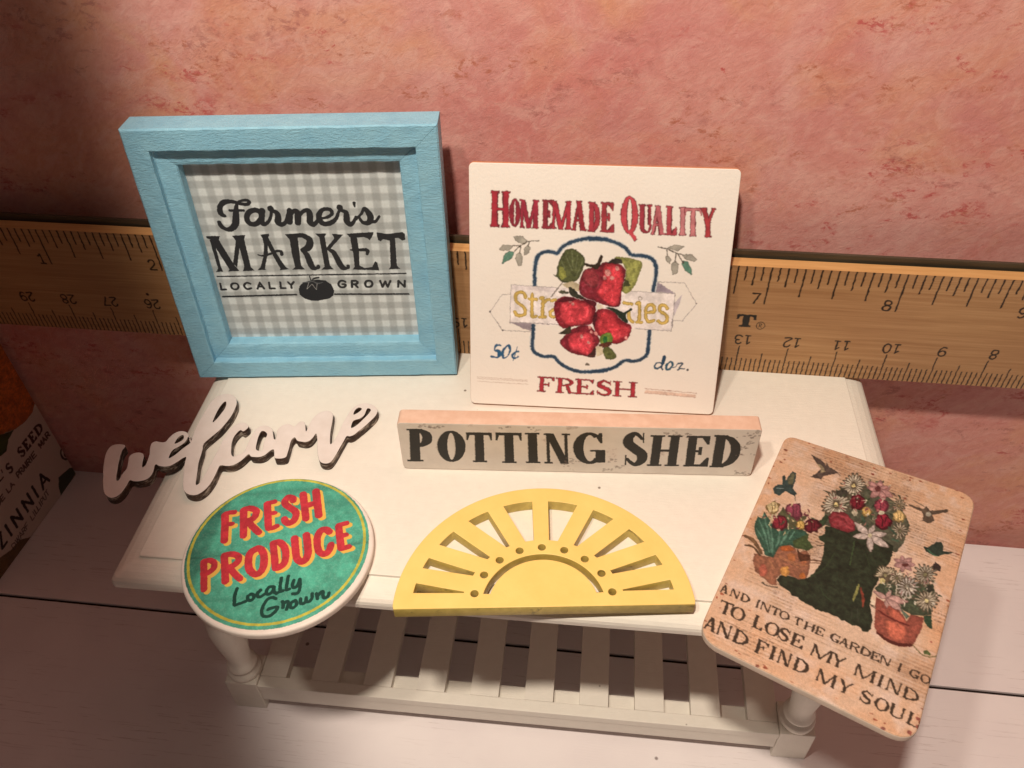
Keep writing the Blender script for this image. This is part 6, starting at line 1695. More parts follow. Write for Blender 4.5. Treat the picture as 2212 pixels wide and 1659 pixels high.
ART_PACKET = """
0 60 68 32 4 | 1600 836 1696 776 1756 744 1683 726 1623 674 1563 688 1491 715
0 58 64 48 0 | 1856 134 1976 102 2035 50 1984 8 1792 1 1819 80
0 108 80 48 1 | 1108 150 1250 84 1342 76 1439 -12 1070 -50 966 -47
2 70 34 30 0 | 1730 598 5.5 1714 611 7.8 1699 600 9.0 1698 585 10.8 1714 572 11.0 1730 558 10.8 1729 542 9.0 1713 532 7.8 1696 546 5.5
0 70 34 30 0 | 1732 588 1735 588 1735 614 1732 614
0 70 34 30 0 | 1691 530 1694 530 1694 556 1691 556
0 70 34 30 0 | 1753 530 1775 530 1774 616 1753 616
0 70 34 30 0 | 1748 530 1780 530 1780 541 1748 540
0 70 34 30 0 | 1748 605 1779 606 1779 616 1748 616
0 70 34 30 0 | 1764 605 1801 606 1801 617 1763 616
0 70 34 30 0 | 1801 617 1801 593 1794 593 1776 605
0 70 34 30 0 | 1764 568 1786 568 1786 579 1764 579
0 70 34 30 0 | 1775 563 1786 564 1786 586 1775 586
0 70 34 30 0 | 1764 530 1805 531 1805 542 1764 541
0 70 34 30 0 | 1805 531 1804 557 1798 557 1778 542
0 70 34 30 0 | 1820 532 1842 532 1840 618 1819 618
0 70 34 30 0 | 1815 531 1847 532 1847 542 1815 542
0 70 34 30 0 | 1814 607 1846 608 1846 618 1814 617
0 70 34 30 0 | 1830 606 1870 608 1869 619 1830 618
0 70 34 30 0 | 1869 619 1870 595 1863 595 1845 607
0 70 34 30 0 | 1830 569 1854 570 1854 581 1830 580
0 70 34 30 0 | 1843 565 1854 565 1854 588 1843 587
0 70 34 30 0 | 1831 532 1874 533 1874 544 1831 543
0 70 34 30 0 | 1874 533 1874 559 1867 559 1847 544
0 70 34 30 0 | 1888 533 1910 534 1908 620 1886 619
0 70 34 30 0 | 1883 533 1915 534 1915 544 1883 544
0 70 34 30 0 | 1882 609 1914 610 1913 620 1881 619
0 70 34 30 0 | 1899 534 1910 534 1918 536 1926 538 1934 541 1940 545 1945 550 1950 555 1953 561 1955 567 1956 574 1956 582 1955 589 1952 595 1948 601 1944 606 1938 610 1932 614 1924 616 1916 618 1908 619 1897 620 1898 608 1903 608 1908 607 1913 606 1918 604 1922 600 1926 597 1929 594 1932 589 1933 585 1934 580 1934 575 1934 570 1932 566 1930 562 1927 558 1923 554 1919 551 1914 548 1910 546 1904 545 1899 545
2 70 34 30 0 | 1589 589 5.5 1574 600 7.5 1561 587 8.2 1560 573 10.0 1574 562 10.2 1588 551 10.0 1586 534 8.5 1572 524 7.5 1556 534 5.5
0 70 34 30 0 | 1590 580 1593 580 1594 605 1591 604
0 70 34 30 0 | 1551 518 1554 519 1555 544 1552 544
1 70 34 30 32 | 4.2 | 1521 605 1516 584
1 70 34 30 32 | 6.8 | 1443 553 1500 552
1 92 64 56 32 | 5.2 | 1472 466 1471 428 1493 428
1 92 64 56 32 | 5.2 | 1502 429 1520 467 1538 430
1 92 64 56 32 | 5.2 | 1508 442 1532 442
1 92 64 56 32 | 6.0 | 1592 442 1593 484 1608 484 1614 478 1614 467 1608 461 1592 461
1 92 64 56 32 | 6.0 | 1624 442 1624 484 1642 484 1649 477 1649 467 1641 460 1624 460
1 92 64 56 32 | 6.0 | 1636 460 1648 441
1 92 64 56 32 | 6.0 | 1657 441 1670 484 1682 441
1 92 64 56 32 | 6.0 | 1662 455 1678 455
1 92 64 56 32 | 6.0 | 1694 441 1694 484
1 92 64 56 32 | 6.0 | 1707 441 1707 484 1724 484 1732 477 1732 466 1724 460 1707 460
1 92 64 56 32 | 6.0 | 1720 460 1732 440
1 92 64 56 32 | 6.0 | 1747 440 1747 483
1 92 64 56 32 | 6.0 | 1795 483 1764 483 1764 440 1796 440
1 92 64 56 32 | 6.0 | 1764 462 1789 462
1 92 64 56 32 | 6.2 | 1859 450 1856 494 1873 460 1886 496 1889 452
1 92 64 56 32 | 6.2 | 1900 453 1912 498 1930 454
1 92 64 56 32 | 6.2 | 1904 468 1924 469
1 92 64 56 32 | 6.2 | 1944 455 1940 500 1960 501 1969 494 1970 484 1962 476 1942 475
1 92 64 56 32 | 6.2 | 1956 476 1972 457
1 92 64 56 64 | 5.5 | 1360 420 1360 460 1374 461 1384 454 1387 442 1384 430 1373 421 1360 420
1 92 64 56 32 | 5.6 | 1428 465 1399 463 1398 423 1427 424
1 92 64 56 32 | 5.6 | 1399 443 1422 444
1 40 24 22 32 | 10.3 | 1216 262 1265 266 1210 159 1260 162
1 40 24 22 32 | 10.4 | 1316 165 1321 269
1 40 24 22 32 | 10.5 | 1381 168 1386 273 1448 172 1452 277
1 40 24 22 32 | 10.6 | 1511 175 1514 281 1577 179 1580 286
1 40 24 22 32 | 10.6 | 1637 182 1639 289
1 40 24 22 32 | 10.8 | 1702 186 1742 296 1779 190
1 40 24 22 32 | 10.8 | 1716 222 1766 225
1 90 70 64 64 | 3.8 | 1271 62 1274 104 1289 106 1300 99 1302 86 1298 73 1285 63 1271 62
1 90 70 64 32 | 3.9 | 1314 109 1320 67 1332 107 1339 69 1352 113
1 90 70 64 32 | 3.9 | 1356 71 1374 116 1385 74
1 90 70 64 32 | 4.0 | 1363 86 1381 88
1 90 70 64 32 | 4.0 | 1394 75 1398 118 1415 120 1422 115 1421 104 1413 97 1396 95
1 90 70 64 32 | 4.0 | 1408 96 1419 78
1 90 70 64 32 | 4.0 | 1456 125 1433 122 1430 79
1 90 70 64 32 | 4.0 | 1432 101 1450 103
1 90 70 64 32 | 4.0 | 1505 131 1502 87 1524 89
1 90 70 64 32 | 4.0 | 1538 91 1540 135
1 90 70 64 32 | 4.0 | 1555 136 1553 92 1573 95
1 90 70 64 32 | 4.0 | 1584 140 1581 96 1601 98
1 90 70 64 32 | 4.0 | 1617 100 1619 144
1 90 70 64 32 | 4.0 | 1633 101 1635 146 1651 147 1658 142 1657 130 1650 123 1634 121
1 90 70 64 64 | 4.0 | 1666 149 1665 118 1672 106 1681 106 1688 121 1690 152
1 90 70 64 32 | 4.0 | 1698 153 1724 156
1 90 70 64 32 | 4.0 | 1711 154 1710 110
1 60 44 40 0 | 7.8 | 2056 184 2042 172 2026 167 2008 170 1992 182 1978 199 1971 220 1969 242 1974 261 1984 276 1999 285 2016 286 2034 279 2049 265 2060 246 2065 224 2064 202 2056 184
1 60 44 40 0 | 6.9 | 2044 221 2037 252 2007 250 1996 214 2016 192 2028 209
"""
WEL_O = [[-2.605, -0.872], [-2.71, -0.637], [-2.802, -0.358], [-2.82, -0.199], [-2.786, -0.091], [-2.683, -0.047], [-2.559, -0.049], [-2.507, -0.102], [-2.522, -0.198], [-2.497, -0.352], [-2.423, -0.613], [-2.352, -0.832], [-2.299, -0.947], [-2.257, -0.925], [-2.258, -0.778], [-2.232, -0.654], [-2.281, -0.468], [-2.317, -0.346], [-2.278, -0.265], [-2.174, -0.223], [-2.079, -0.249], [-2.025, -0.322], [-1.994, -0.444], [-1.944, -0.582], [-1.903, -0.532], [-1.916, -0.399], [-1.943, -0.247], [-1.998, -0.095], [-2.017, 0.032], [-1.958, 0.093], [-1.86, 0.079], [-1.758, 0.094], [-1.728, 0.207], [-1.671, 0.333], [-1.575, 0.402], [-1.445, 0.389], [-1.351, 0.299], [-1.253, 0.136], [-1.265, 0.265], [-1.29, 0.467], [-1.291, 0.674], [-1.285, 0.886], [-1.264, 1.146], [-1.235, 1.324], [-1.155, 1.459], [-1.018, 1.526], [-0.882, 1.508], [-0.767, 1.417], [-0.698, 1.279], [-0.678, 1.107], [-0.682, 0.893], [-0.723, 0.7], [-0.778, 0.509], [-0.866, 0.329], [-0.968, 0.11], [-0.939, -0.026], [-0.911, -0.199], [-0.884, -0.389], [-0.81, -0.665], [-0.741, -0.906], [-0.698, -0.903], [-0.671, -0.791], [-0.657, -0.633], [-0.646, -0.426], [-0.633, -0.137], [-0.622, 0.079], [-0.627, 0.198], [-0.61, 0.34], [-0.591, 0.504], [-0.532, 0.643], [-0.437, 0.728], [-0.328, 0.729], [-0.231, 0.652], [-0.243, 0.57], [-0.296, 0.498], [-0.368, 0.527], [-0.423, 0.376], [-0.424, 0.215], [-0.374, 0.021], [-0.324, -0.111], [-0.28, -0.162], [-0.241, -0.166], [-0.201, -0.13], [-0.118, -0.065], [-0.088, 0.045], [-0.089, 0.203], [-0.089, 0.363], [-0.066, 0.548], [-0.009, 0.655], [0.101, 0.695], [0.223, 0.654], [0.296, 0.568], [0.384, 0.362], [0.428, 0.366], [0.386, 0.575], [0.415, 0.68], [0.484, 0.758], [0.586, 0.777], [0.694, 0.724], [0.734, 0.799], [0.776, 0.865], [0.844, 0.871], [0.897, 0.809], [0.961, 0.629], [0.98, 0.638], [0.988, 0.8], [1.01, 0.969], [1.067, 1.1], [1.18, 1.199], [1.312, 1.201], [1.399, 1.106], [1.441, 0.858], [1.474, 0.614], [1.54, 0.338], [1.571, 0.325], [1.609, 0.444], [1.638, 0.628], [1.656, 0.855], [1.69, 1.088], [1.736, 1.283], [1.826, 1.424], [1.952, 1.491], [2.078, 1.484], [2.203, 1.418], [2.282, 1.31], [2.29, 1.232], [2.268, 1.124], [2.205, 0.993], [2.119, 0.835], [2.03, 0.697], [1.964, 0.594], [1.886, 0.543], [1.823, 0.542], [1.798, 0.41], [1.767, 0.239], [1.738, 0.061], [1.695, -0.115], [1.64, -0.186], [1.54, -0.195], [1.454, -0.139], [1.385, -0.007], [1.319, 0.182], [1.25, 0.434], [1.192, 0.56], [1.165, 0.467], [1.117, 0.367], [1.04, 0.321], [0.948, 0.325], [0.866, 0.346], [0.79, 0.426], [0.749, 0.332], [0.766, 0.136], [0.774, -0.0], [0.773, -0.097], [0.698, -0.141], [0.611, -0.149], [0.547, -0.125], [0.475, 0.072], [0.406, 0.027], [0.349, -0.074], [0.265, -0.136], [0.164, -0.148], [0.079, -0.14], [0.015, -0.083], [-0.033, -0.184], [-0.088, -0.284], [-0.163, -0.366], [-0.251, -0.411], [-0.337, -0.419], [-0.414, -0.41], [-0.449, -0.438], [-0.45, -0.597], [-0.455, -0.782], [-0.496, -0.985], [-0.576, -1.117], [-0.657, -1.168], [-0.758, -1.168], [-0.862, -1.123], [-0.946, -1.023], [-1.025, -0.83], [-1.108, -0.596], [-1.156, -0.412], [-1.187, -0.265], [-1.246, -0.305], [-1.333, -0.427], [-1.418, -0.51], [-1.526, -0.538], [-1.635, -0.528], [-1.694, -0.495], [-1.715, -0.535], [-1.682, -0.664], [-1.686, -0.794], [-1.737, -0.881], [-1.848, -0.933], [-1.961, -0.942], [-2.043, -0.926], [-2.048, -1.045], [-2.069, -1.226], [-2.124, -1.329], [-2.208, -1.366], [-2.31, -1.336], [-2.414, -1.238], [-2.505, -1.083]]
WEL_H = [[[-1.553, 0.061], [-1.558, 0.15], [-1.542, 0.242], [-1.494, 0.297], [-1.453, 0.28], [-1.429, 0.191], [-1.476, 0.117]], [[-1.515, -0.318], [-1.533, -0.193], [-1.513, -0.094], [-1.419, 0.013], [-1.357, 0.127], [-1.34, 0.259], [-1.251, 0.122], [-1.337, -0.04], [-1.43, -0.223]], [[-1.003, 0.698], [-1.018, 0.844], [-1.017, 1.079], [-0.985, 1.256], [-0.945, 1.299], [-0.913, 1.24], [-0.893, 1.111], [-0.926, 0.915], [-0.965, 0.764]], [[0.117, 0.062], [0.081, 0.217], [0.061, 0.396], [0.067, 0.518], [0.112, 0.542], [0.178, 0.507], [0.218, 0.439], [0.211, 0.308], [0.225, 0.169], [0.251, 0.044], [0.184, 0.019]], [[1.82, 1.147], [1.816, 1.257], [1.867, 1.352], [1.933, 1.338], [1.946, 1.3], [1.893, 1.21]], [[1.864, 0.773], [1.846, 0.891], [1.869, 0.987], [1.978, 1.048], [2.044, 1.159], [2.061, 1.342], [2.142, 1.305], [2.105, 1.164], [2.033, 1.011], [1.959, 0.869]]]

PX = 250.0   # art units per cm
def vnoise(h, w, cell, seed, oct=3):
    rs = np.random.RandomState(seed); out = np.zeros((h, w), np.float32); amp = 1; tot = 0
    for o in range(oct):
        c = max(cell / 2 ** o, 1.01); gh, gw = int(h / c) + 3, int(w / c) + 3; g = rs.rand(gh, gw).astype(np.float32)
        y = np.arange(h) / c; x = np.arange(w) / c; yi = y.astype(int); xi = x.astype(int); fy = (y - yi)[:, None]; fx = (x - xi)[None]
        fy = fy * fy * (3 - 2 * fy); fx = fx * fx * (3 - 2 * fx)
        a = g[yi][:, xi]; b = g[yi][:, xi + 1]; c_ = g[yi + 1][:, xi]; d = g[yi + 1][:, xi + 1]
        out += amp * ((a * (1 - fx) + b * fx) * (1 - fy) + (c_ * (1 - fx) + d * fx) * fy); tot += amp; amp *= .55
    return out / tot
def catmull(p, k=7):
    if len(p) < 3: return p
    P = [p[0]] + list(p) + [p[-1]]; out = []
    if np.allclose(p[0][:2], p[-1][:2]): P = [p[-2]] + list(p) + [p[1]]
    for i in range(1, len(P) - 2):
        a, b, c, d = [np.array(q, float) for q in P[i - 1:i + 3]]
        for j in range(k):
            t = j / k; out.append(.5 * ((2 * b) + (-a + c) * t + (2 * a - 5 * b + 4 * c - d) * t * t + (-a + 3 * b - 3 * c + d) * t ** 3))
    out.append(np.array(P[-2], float)); return out
def blur(m, r):
    for ax in (0, 1):
        for _ in range(2):
            p = np.concatenate([np.repeat(np.take(m, [0], ax), r + 1, ax), m, np.repeat(np.take(m, [-1], ax), r, ax)], ax); cs = np.cumsum(p, ax, dtype=np.float64)
            n = m.shape[ax]; m = ((np.take(cs, range(2 * r + 1, 2 * r + 1 + n), ax) - np.take(cs, range(0, n), ax)) / (2 * r + 1)).astype(np.float32)
    return m
class Canvas:
    """An image W x H cm with its origin at x0, y0 (cm, y up), res pixels per cm."""
    def __init__(s, x0, y0, w, h, res, seed=1, warp=2.4):
        s.x0, s.y0, s.res = x0, y0, res; s.w, s.h = int(w * res), int(h * res); s.wc, s.hc = w, h
        s.rgb = np.zeros((s.h, s.w, 3), np.float32); s.a = np.zeros((s.h, s.w), np.float32)
        s.wx = (vnoise(s.h, s.w, 6, seed, 2) - .5) * warp; s.wy = (vnoise(s.h, s.w, 6, seed + 1, 2) - .5) * warp
        s.n1 = vnoise(s.h, s.w, 22, seed + 2, 3); s.n2 = vnoise(s.h, s.w, 4, seed + 3, 2); s.n3 = vnoise(s.h, s.w, 9, seed + 4, 2)
    def put(s, sl, m, col, fx=''):
        ys, xs = sl; n1 = s.n1[sl]; n2 = s.n2[sl]; n3 = s.n3[sl]; c = np.broadcast_to(np.array(col, np.float32), m.shape + (3,)).copy()
        if ('b' in fx or 'g' in fx or 'v' in fx) and m.size > 900:      # drawn shading: colour darkens towards a printed shape's rim
            c *= ((.55 if 'b' in fx else .74) + (.52 if 'b' in fx else .32) * blur(m, 7))[..., None]
        if 'w' in fx: c *= (1 + .30 * (n1 - .5) + .10 * (n2 - .5))[..., None]; m = m * (1 - .06 * np.clip((n2 - .5) * 3, 0, 1))
        if 'b' in fx:
            c *= (1 + .45 * (n1 - .5) + .35 * (n3 - .5) + .15 * (n2 - .5))[..., None]; c += np.array([.03, .06, .06]) * np.clip((n3 - .62) * 6, 0, 1)[..., None]; c *= (1 - .28 * np.clip((n2 - .64) * 8, 0, 1))[..., None]
        if 'g' in fx: c *= (1 + .30 * (n2 - .5) + .45 * (n3 - .5))[..., None]
        if 'v' in fx: c *= (1 + .6 * (n3 - .5) + .5 * (n1 - .5))[..., None]
        if 'a' in fx: m = m * .45
        m = m[..., None]; A = s.a[sl][..., None]; s.rgb[sl] = np.where(A + m > 0, (s.rgb[sl] * A * (1 - m) + c * m) / np.maximum(A * (1 - m) + m, 1e-5), 0)
        s.a[sl] = (A * (1 - m) + m)[..., 0]
    def box(s, p, pad):
        x = [(q[0] - s.x0) * s.res for q in p]; y = [(q[1] - s.y0) * s.res for q in p]
        a, b = max(int(min(x) - pad - 2), 0), min(int(max(x) + pad + 3), s.w); c, d = max(int(min(y) - pad - 2), 0), min(int(max(y) + pad + 3), s.h)
        return (slice(c, d), slice(a, b)) if a < b and c < d else None
    def poly(s, polys, col, fx=''):
        sl = s.box([q for p in polys for q in p], 1)
        if not sl: return
        yy, xx = np.mgrid[sl]; yy = yy + s.wy[sl]; xx = xx + s.wx[sl]; m = np.zeros(yy.shape, np.float32)
        for oy in (.17, .5, .83):
            for ox in (.25, .75):
                X, Y = xx + ox, yy + oy; ins = np.zeros(yy.shape, bool)
                for p in polys:
                    q = [((a - s.x0) * s.res, (b - s.y0) * s.res) for a, b in p]
                    for (ax, ay), (bx, by) in zip(q, q[1:] + q[:1]):
                        if ay == by: continue
                        ins ^= ((ay > Y) != (by > Y)) & (X < (bx - ax) * (Y - ay) / (by - ay) + ax)
                m += ins / 6.0
        s.put(sl, m, col, fx)
    def stroke(s, pts, col, fx='', straight=False):
        if not straight: pts = catmull(pts)
        q = [((p[0] - s.x0) * s.res, (p[1] - s.y0) * s.res, max(p[2] * s.res, .7)) for p in pts]; rm = max(p[2] for p in q)
        sl = s.box(pts, rm)
        if not sl: return
        yy, xx = np.mgrid[sl]; yy = yy + s.wy[sl] + .5; xx = xx + s.wx[sl] + .5; D = np.full(yy.shape, 1e9, np.float32)
        for (ax, ay, ar), (bx, by, br) in zip(q, q[1:]):
            dx, dy = bx - ax, by - ay; l2 = dx * dx + dy * dy + 1e-9
            t = np.clip(((xx - ax) * dx + (yy - ay) * dy) / l2, 0, 1); D = np.minimum(D, np.hypot(xx - ax - t * dx, yy - ay - t * dy) - (ar + (br - ar) * t))
        s.put(sl, np.clip(.5 - D, 0, 1), col, fx)
    def art(s, txt, gain=1.0):
        for ln in txt.strip().split('\n'):                 # kind r g b effects | numbers in 1/250 cm
            head, *rest = ln.split('|'); h = [int(z) for z in head.split()]; k = h[0]; col = [z / 255 * gain for z in h[1:4]]
            fx = ''.join(c for i, c in enumerate('wbgvalc') if h[4] >> i & 1)
            if k == 0:
                ps = []
                for t in rest:
                    v = [float(z) / PX for z in t.split()]; p = list(zip(v[::2], v[1::2]))
                    if 'c' in fx: p = [tuple(z) for z in catmull(p + [p[0]], 4)]
                    ps.append(p)
                s.poly(ps, col, fx)
            elif k == 1:
                v = [float(z) / PX for z in rest[1].split()]; r = float(rest[0]) / PX
                s.stroke([(a, b, r) for a, b in zip(v[::2], v[1::2])], col, fx, 'l' in fx)
            else:
                v = [float(z) / PX for z in rest[0].split()]; s.stroke(list(zip(v[::3], v[1::3], v[2::3])), col, fx, 'l' in fx)
    def soften(s, r=1):
        pm = s.rgb * s.a[..., None]; A = blur(s.a, r); s.rgb = np.stack([blur(pm[..., i], r) for i in range(3)], 2) / np.maximum(A, 1e-4)[..., None]; s.a = A
    def image(s, name):
        im = bpy.data.images.new(name, s.w, s.h, alpha=True); im.alpha_mode = 'CHANNEL_PACKED'
        px = np.concatenate([np.clip(s.rgb, 0, 1), s.a[..., None]], 2).astype(np.float32); im.pixels.foreach_set(px.ravel()); im.update(); im.pack(); return im
def print_on(M, cv, name, under, tint=(1, 1, 1, 1)):
    """Lay the drawn print (image alpha) over the node-made ground colour; object XY in cm picks the pixel."""
    n = M.N('ShaderNodeTexImage'); n.image = cv.image(name); n.extension = 'CLIP'; n.interpolation = 'Cubic'
    M.L(M.mp((1 / cv.wc, 1 / cv.hc, 1), loc=(-cv.x0 / cv.wc, -cv.y0 / cv.hc, 0)), n.inputs['Vector'])
    c = M.mix(1, n.outputs['Color'], tint, 'MULTIPLY')
    return M.mix(n.outputs['Alpha'], under, c)

# ------------------------------------------------------------------ materials
TINT = (1.0, 1.04, 1.12, 1)
def mat_white():                       # brushed white paint on wood with specks and dents
    M = MT('white_paint', .5, .35)
    sp = M.ramp(M.noise(5, 2, .5), [(.0, 'e6e0d6'), (1, 'efeae0')])
    dots = M.N('ShaderNodeTexVoronoi'); dots.inputs['Scale'].default_value = 1.1; M.L(M.co, dots.inputs['Vector'])
    c = M.mix(M.ramp(dots.outputs['Distance'], [(.025, 1.0), (.04, 0.0)]), sp, '8a7f74')
    grain = M.noise(3, 5, .6, (1, 14, 14)); g2 = M.noise(16, 4, .65)
    M.bump(g2, .3, .012, M.bump(grain, .35, .02)); return M.base(c)
def mat_blue():
    M = MT('blue_paint', .42, .45); c = M.ramp(M.noise(2.2, 4), [(.3, '84bcd8'), (.7, '92c8e0')])
    c = M.mix(M.ramp(M.noise(9, 3), [(.70, 0.0), (.76, .25)]), c, '6ca4c0')
    cr = M.noise(7, 6, .72, (1, 3.2, 1), .8); M.bump(M.noise(30, 3), .35, .01, M.bump(cr, .75, .035)); return M.base(c)
def mat_yellow(side=False):
    M = MT('yellow_paint' if not side else 'yellow_paint_on_cut_edge', .42, .4)
    c = M.ramp(M.noise(1.5, 3), [(.3, 'f0cd76'), (.7, 'f6d782')])
    if side:
        c = M.ramp(M.noise(6, 3), [(.35, 'c4ae5a'), (.7, 'd8c26c')]); c = M.mix(M.ramp(M.noise(2.2, 6, .7, (1, 1, 2)), [(.60, 0.0), (.66, .6)]), c, '5a4a24')
    M.bump(M.noise(14, 4), .25, .015); return M.base(c)
def mat_edge(name, a, b, stain=None):
    M = MT(name, .7, .2); c = M.ramp(M.noise(5, 4), [(.35, a), (.7, b)])
    if stain: c = M.mix(M.ramp(M.noise(6, 5, .65, (1, 1, 2.5)), [(.50, 0.0), (.60, .9)]), c, stain)
    M.bump(M.noise(25, 3), .3, .01); return M.base(c)
WHITE, BLUE = mat_white(), mat_blue()

# ------------------------------------------------------------------ mesh helpers
def tag(o, label=None, cat=None, group=None, kind=None):
    for k, v in (('label', label), ('category', cat), ('group', group), ('kind', kind)):
        if v: o[k] = v
    return o
def link(name, me, mats, parent=None):
    o = bpy.data.objects.new(name, me); COL.objects.link(o)
    for m in (mats if isinstance(mats, (list, tuple)) else [mats]):
        if len(me.materials) < len(mats if isinstance(mats, (list, tuple)) else [mats]): me.materials.append(m)
    if parent: o.parent = parent
    return o
def empty(name, M=None, loc=(0, 0, 0)):
    o = bpy.data.objects.new(name, None); COL.objects.link(o); o.empty_display_size = .5
    if M is not None: o.matrix_world = M
    else: o.location = loc
    return o
def mesh(name, v, f, mats, parent=None, bev=0, seg=2, smooth=False):
    me = bpy.data.meshes.new(name); bm = bmesh.new()
    vs = [bm.verts.new(p) for p in v]
    for q in f: bm.faces.new([vs[i] for i in q])
    bmesh.ops.recalc_face_normals(bm, faces=bm.faces)
    if bev: bmesh.ops.bevel(bm, geom=[e for e in bm.edges if e.calc_face_angle(0) > .5], offset=bev, segments=seg, affect='EDGES', profile=.6)
    if smooth:
        for q in bm.faces: q.smooth = True
    bm.to_mesh(me); bm.free(); return link(name, me, mats, parent)
def box(name, a, b, mats, parent=None, bev=.02, M=None):
    x0, y0, z0 = a; x1, y1, z1 = b; v = [(x0, y0, z0), (x1, y0, z0), (x1, y1, z0), (x0, y1, z0), (x0, y0, z1), (x1, y0, z1), (x1, y1, z1), (x0, y1, z1)]
    if M is not None: v = [tuple(M @ Vector(p)) for p in v]
    return mesh(name, v, [(0, 3, 2, 1), (4, 5, 6, 7), (0, 1, 5, 4), (1, 2, 6, 5), (2, 3, 7, 6), (3, 0, 4, 7)], mats, parent, bev)
def plate(name, outlines, th, mats, parent=None, bev=.015, res=3, smooth_in=False):
    """Flat board cut to shape (first outline outer, others holes), top face at z=0, going down th; material 0 on top, 1 on the cut edge."""
    cu = bpy.data.curves.new('cut', 'CURVE'); cu.dimensions = '2D'; cu.fill_mode = 'BOTH'
    cu.extrude = th / 2 - bev; cu.bevel_depth = bev; cu.bevel_resolution = res; cu.offset = -bev
    for ol in outlines:
        sp = cu.splines.new('POLY'); sp.points.add(len(ol) - 1); sp.use_cyclic_u = True
        for p, q in zip(sp.points, ol): p.co = (q[0], q[1], 0, 1)
    tmp = bpy.data.objects.new('tmp', cu); COL.objects.link(tmp); dg = bpy.context.evaluated_depsgraph_get()
    me = bpy.data.meshes.new_from_object(tmp.evaluated_get(dg)); bpy.data.objects.remove(tmp); bpy.data.curves.remove(cu)
    me.transform(Matrix.Translation((0, 0, -th / 2))); me.name = name; me.materials.clear()
    for m in mats: me.materials.append(m)
    for p in me.polygons: p.material_index = 0 if p.normal.z > .6 or len(mats) == 1 else 1
    o = bpy.data.objects.new(name, me); COL.objects.link(o); o.parent = parent; return o
def rrect(x0, y0, x1, y1, r, n=8):
    rr = r if isinstance(r, (list, tuple)) else [r] * 4; out = []
    for (cx, cy, a), k in zip([(x0, y0, 180), (x1, y0, 270), (x1, y1, 0), (x0, y1, 90)], rr):
        sx = 1 if cx == x0 else -1; sy = 1 if cy == y0 else -1
        for i in range(n + 1):
            t = R(a + 90 * i / n); out.append((cx + sx * k + k * math.cos(t), cy + sy * k + k * math.sin(t)))
    return out
def loft(name, rings, mats, parent=None, smooth=False):
    v = []; f = []; n = len(rings[0])
    for rg in rings: v += rg
    for k in range(len(rings) - 1):
        for i in range(n): f.append((k * n + i, k * n + (i + 1) % n, (k + 1) * n + (i + 1) % n, (k + 1) * n + i))
    f.append(tuple(range(n - 1, -1, -1))); f.append(tuple((len(rings) - 1) * n + i for i in range(n)))
    return mesh(name, v, f, mats, parent, smooth=smooth)
def frameM(o, X, U):
    X = Vector(X).normalized(); U = Vector(U).normalized(); N = X.cross(U)      # local z looks out of the board's face
    return Matrix(((X.x, U.x, N.x, o[0]), (X.y, U.y, N.y, o[1]), (X.z, U.z, N.z, o[2]), (0, 0, 0, 1)))
def lean(x, y, th, ph, D):
    th, ph = R(th), R(ph); X = Vector((math.cos(th), math.sin(th), 0)); N = Vector((-math.sin(th), math.cos(th), 0)); U = Vector((0, 0, 1)) * math.cos(ph) + N * math.sin(ph)
    return frameM((x, y, T + D * math.sin(ph) + .004), X, U)
T = 6.5895                                                    # height of the bench top

# ------------------------------------------------------------------ setting: plank floor and painted paper wall
def mat_floor(i):
    M = MT('whitewashed_plank', .5, .3)
    base = M.ramp(M.noise(.5, 3, .5, (1, 1, 1), loc=(i * 7, 3, 0)), [(.3, 'efe6e8'), (.7, 'f6eeef')])
    ln = M.noise(2.2, 4, .6, (.35, 9, 1), .3, loc=(0, i * 5, 0)); msk = M.noise(.35, 2, .5, (.6, 1.3, 1), loc=(i * 3, 1, 0))
    c = M.mix(M.math('MULTIPLY', M.ramp(ln, [(.60, 0.0), (.64, 1.0), (.68, 0.0)]), M.ramp(msk, [(.45, 0.0), (.6, .5)])), base, 'b09c9a')
    dots = M.N('ShaderNodeTexVoronoi'); dots.inputs['Scale'].default_value = .55; M.L(M.co, dots.inputs['Vector'])
    c = M.mix(M.ramp(dots.outputs['Distance'], [(.018, .8), (.03, 0.0)]), c, '6a5652'); M.bump(M.noise(4, 5, .6, (.5, 8, 1)), .25, .012); return M.base(c)
fl = tag(empty('floor', Matrix.Rotation(-.0171, 4, 'Z')), kind='structure')
y0 = -3.3248
FM = [mat_floor(0), mat_floor(1), mat_floor(2)]
for k, (a, b) in enumerate([(y0 + .043, y0 + 5.2), (y0 - 4.9 + .035, y0 - .043), (y0 - 9.8 + .035, y0 - 4.9 - .035), (y0 - 14.7 + .035, y0 - 9.8 - .035), (y0 - 19.6, y0 - 14.7 - .035)]):
    box('plank', (-45, a, -.5), (75, b, 0), FM[k % 3], fl, .012)
gm = MT('dark_gap', .9, .1); gm.base('2c2220')
box('plank_gap', (-45, y0 - 19.5, -.56), (75, y0 + 5.2, -.07), gm.m, fl, 0)

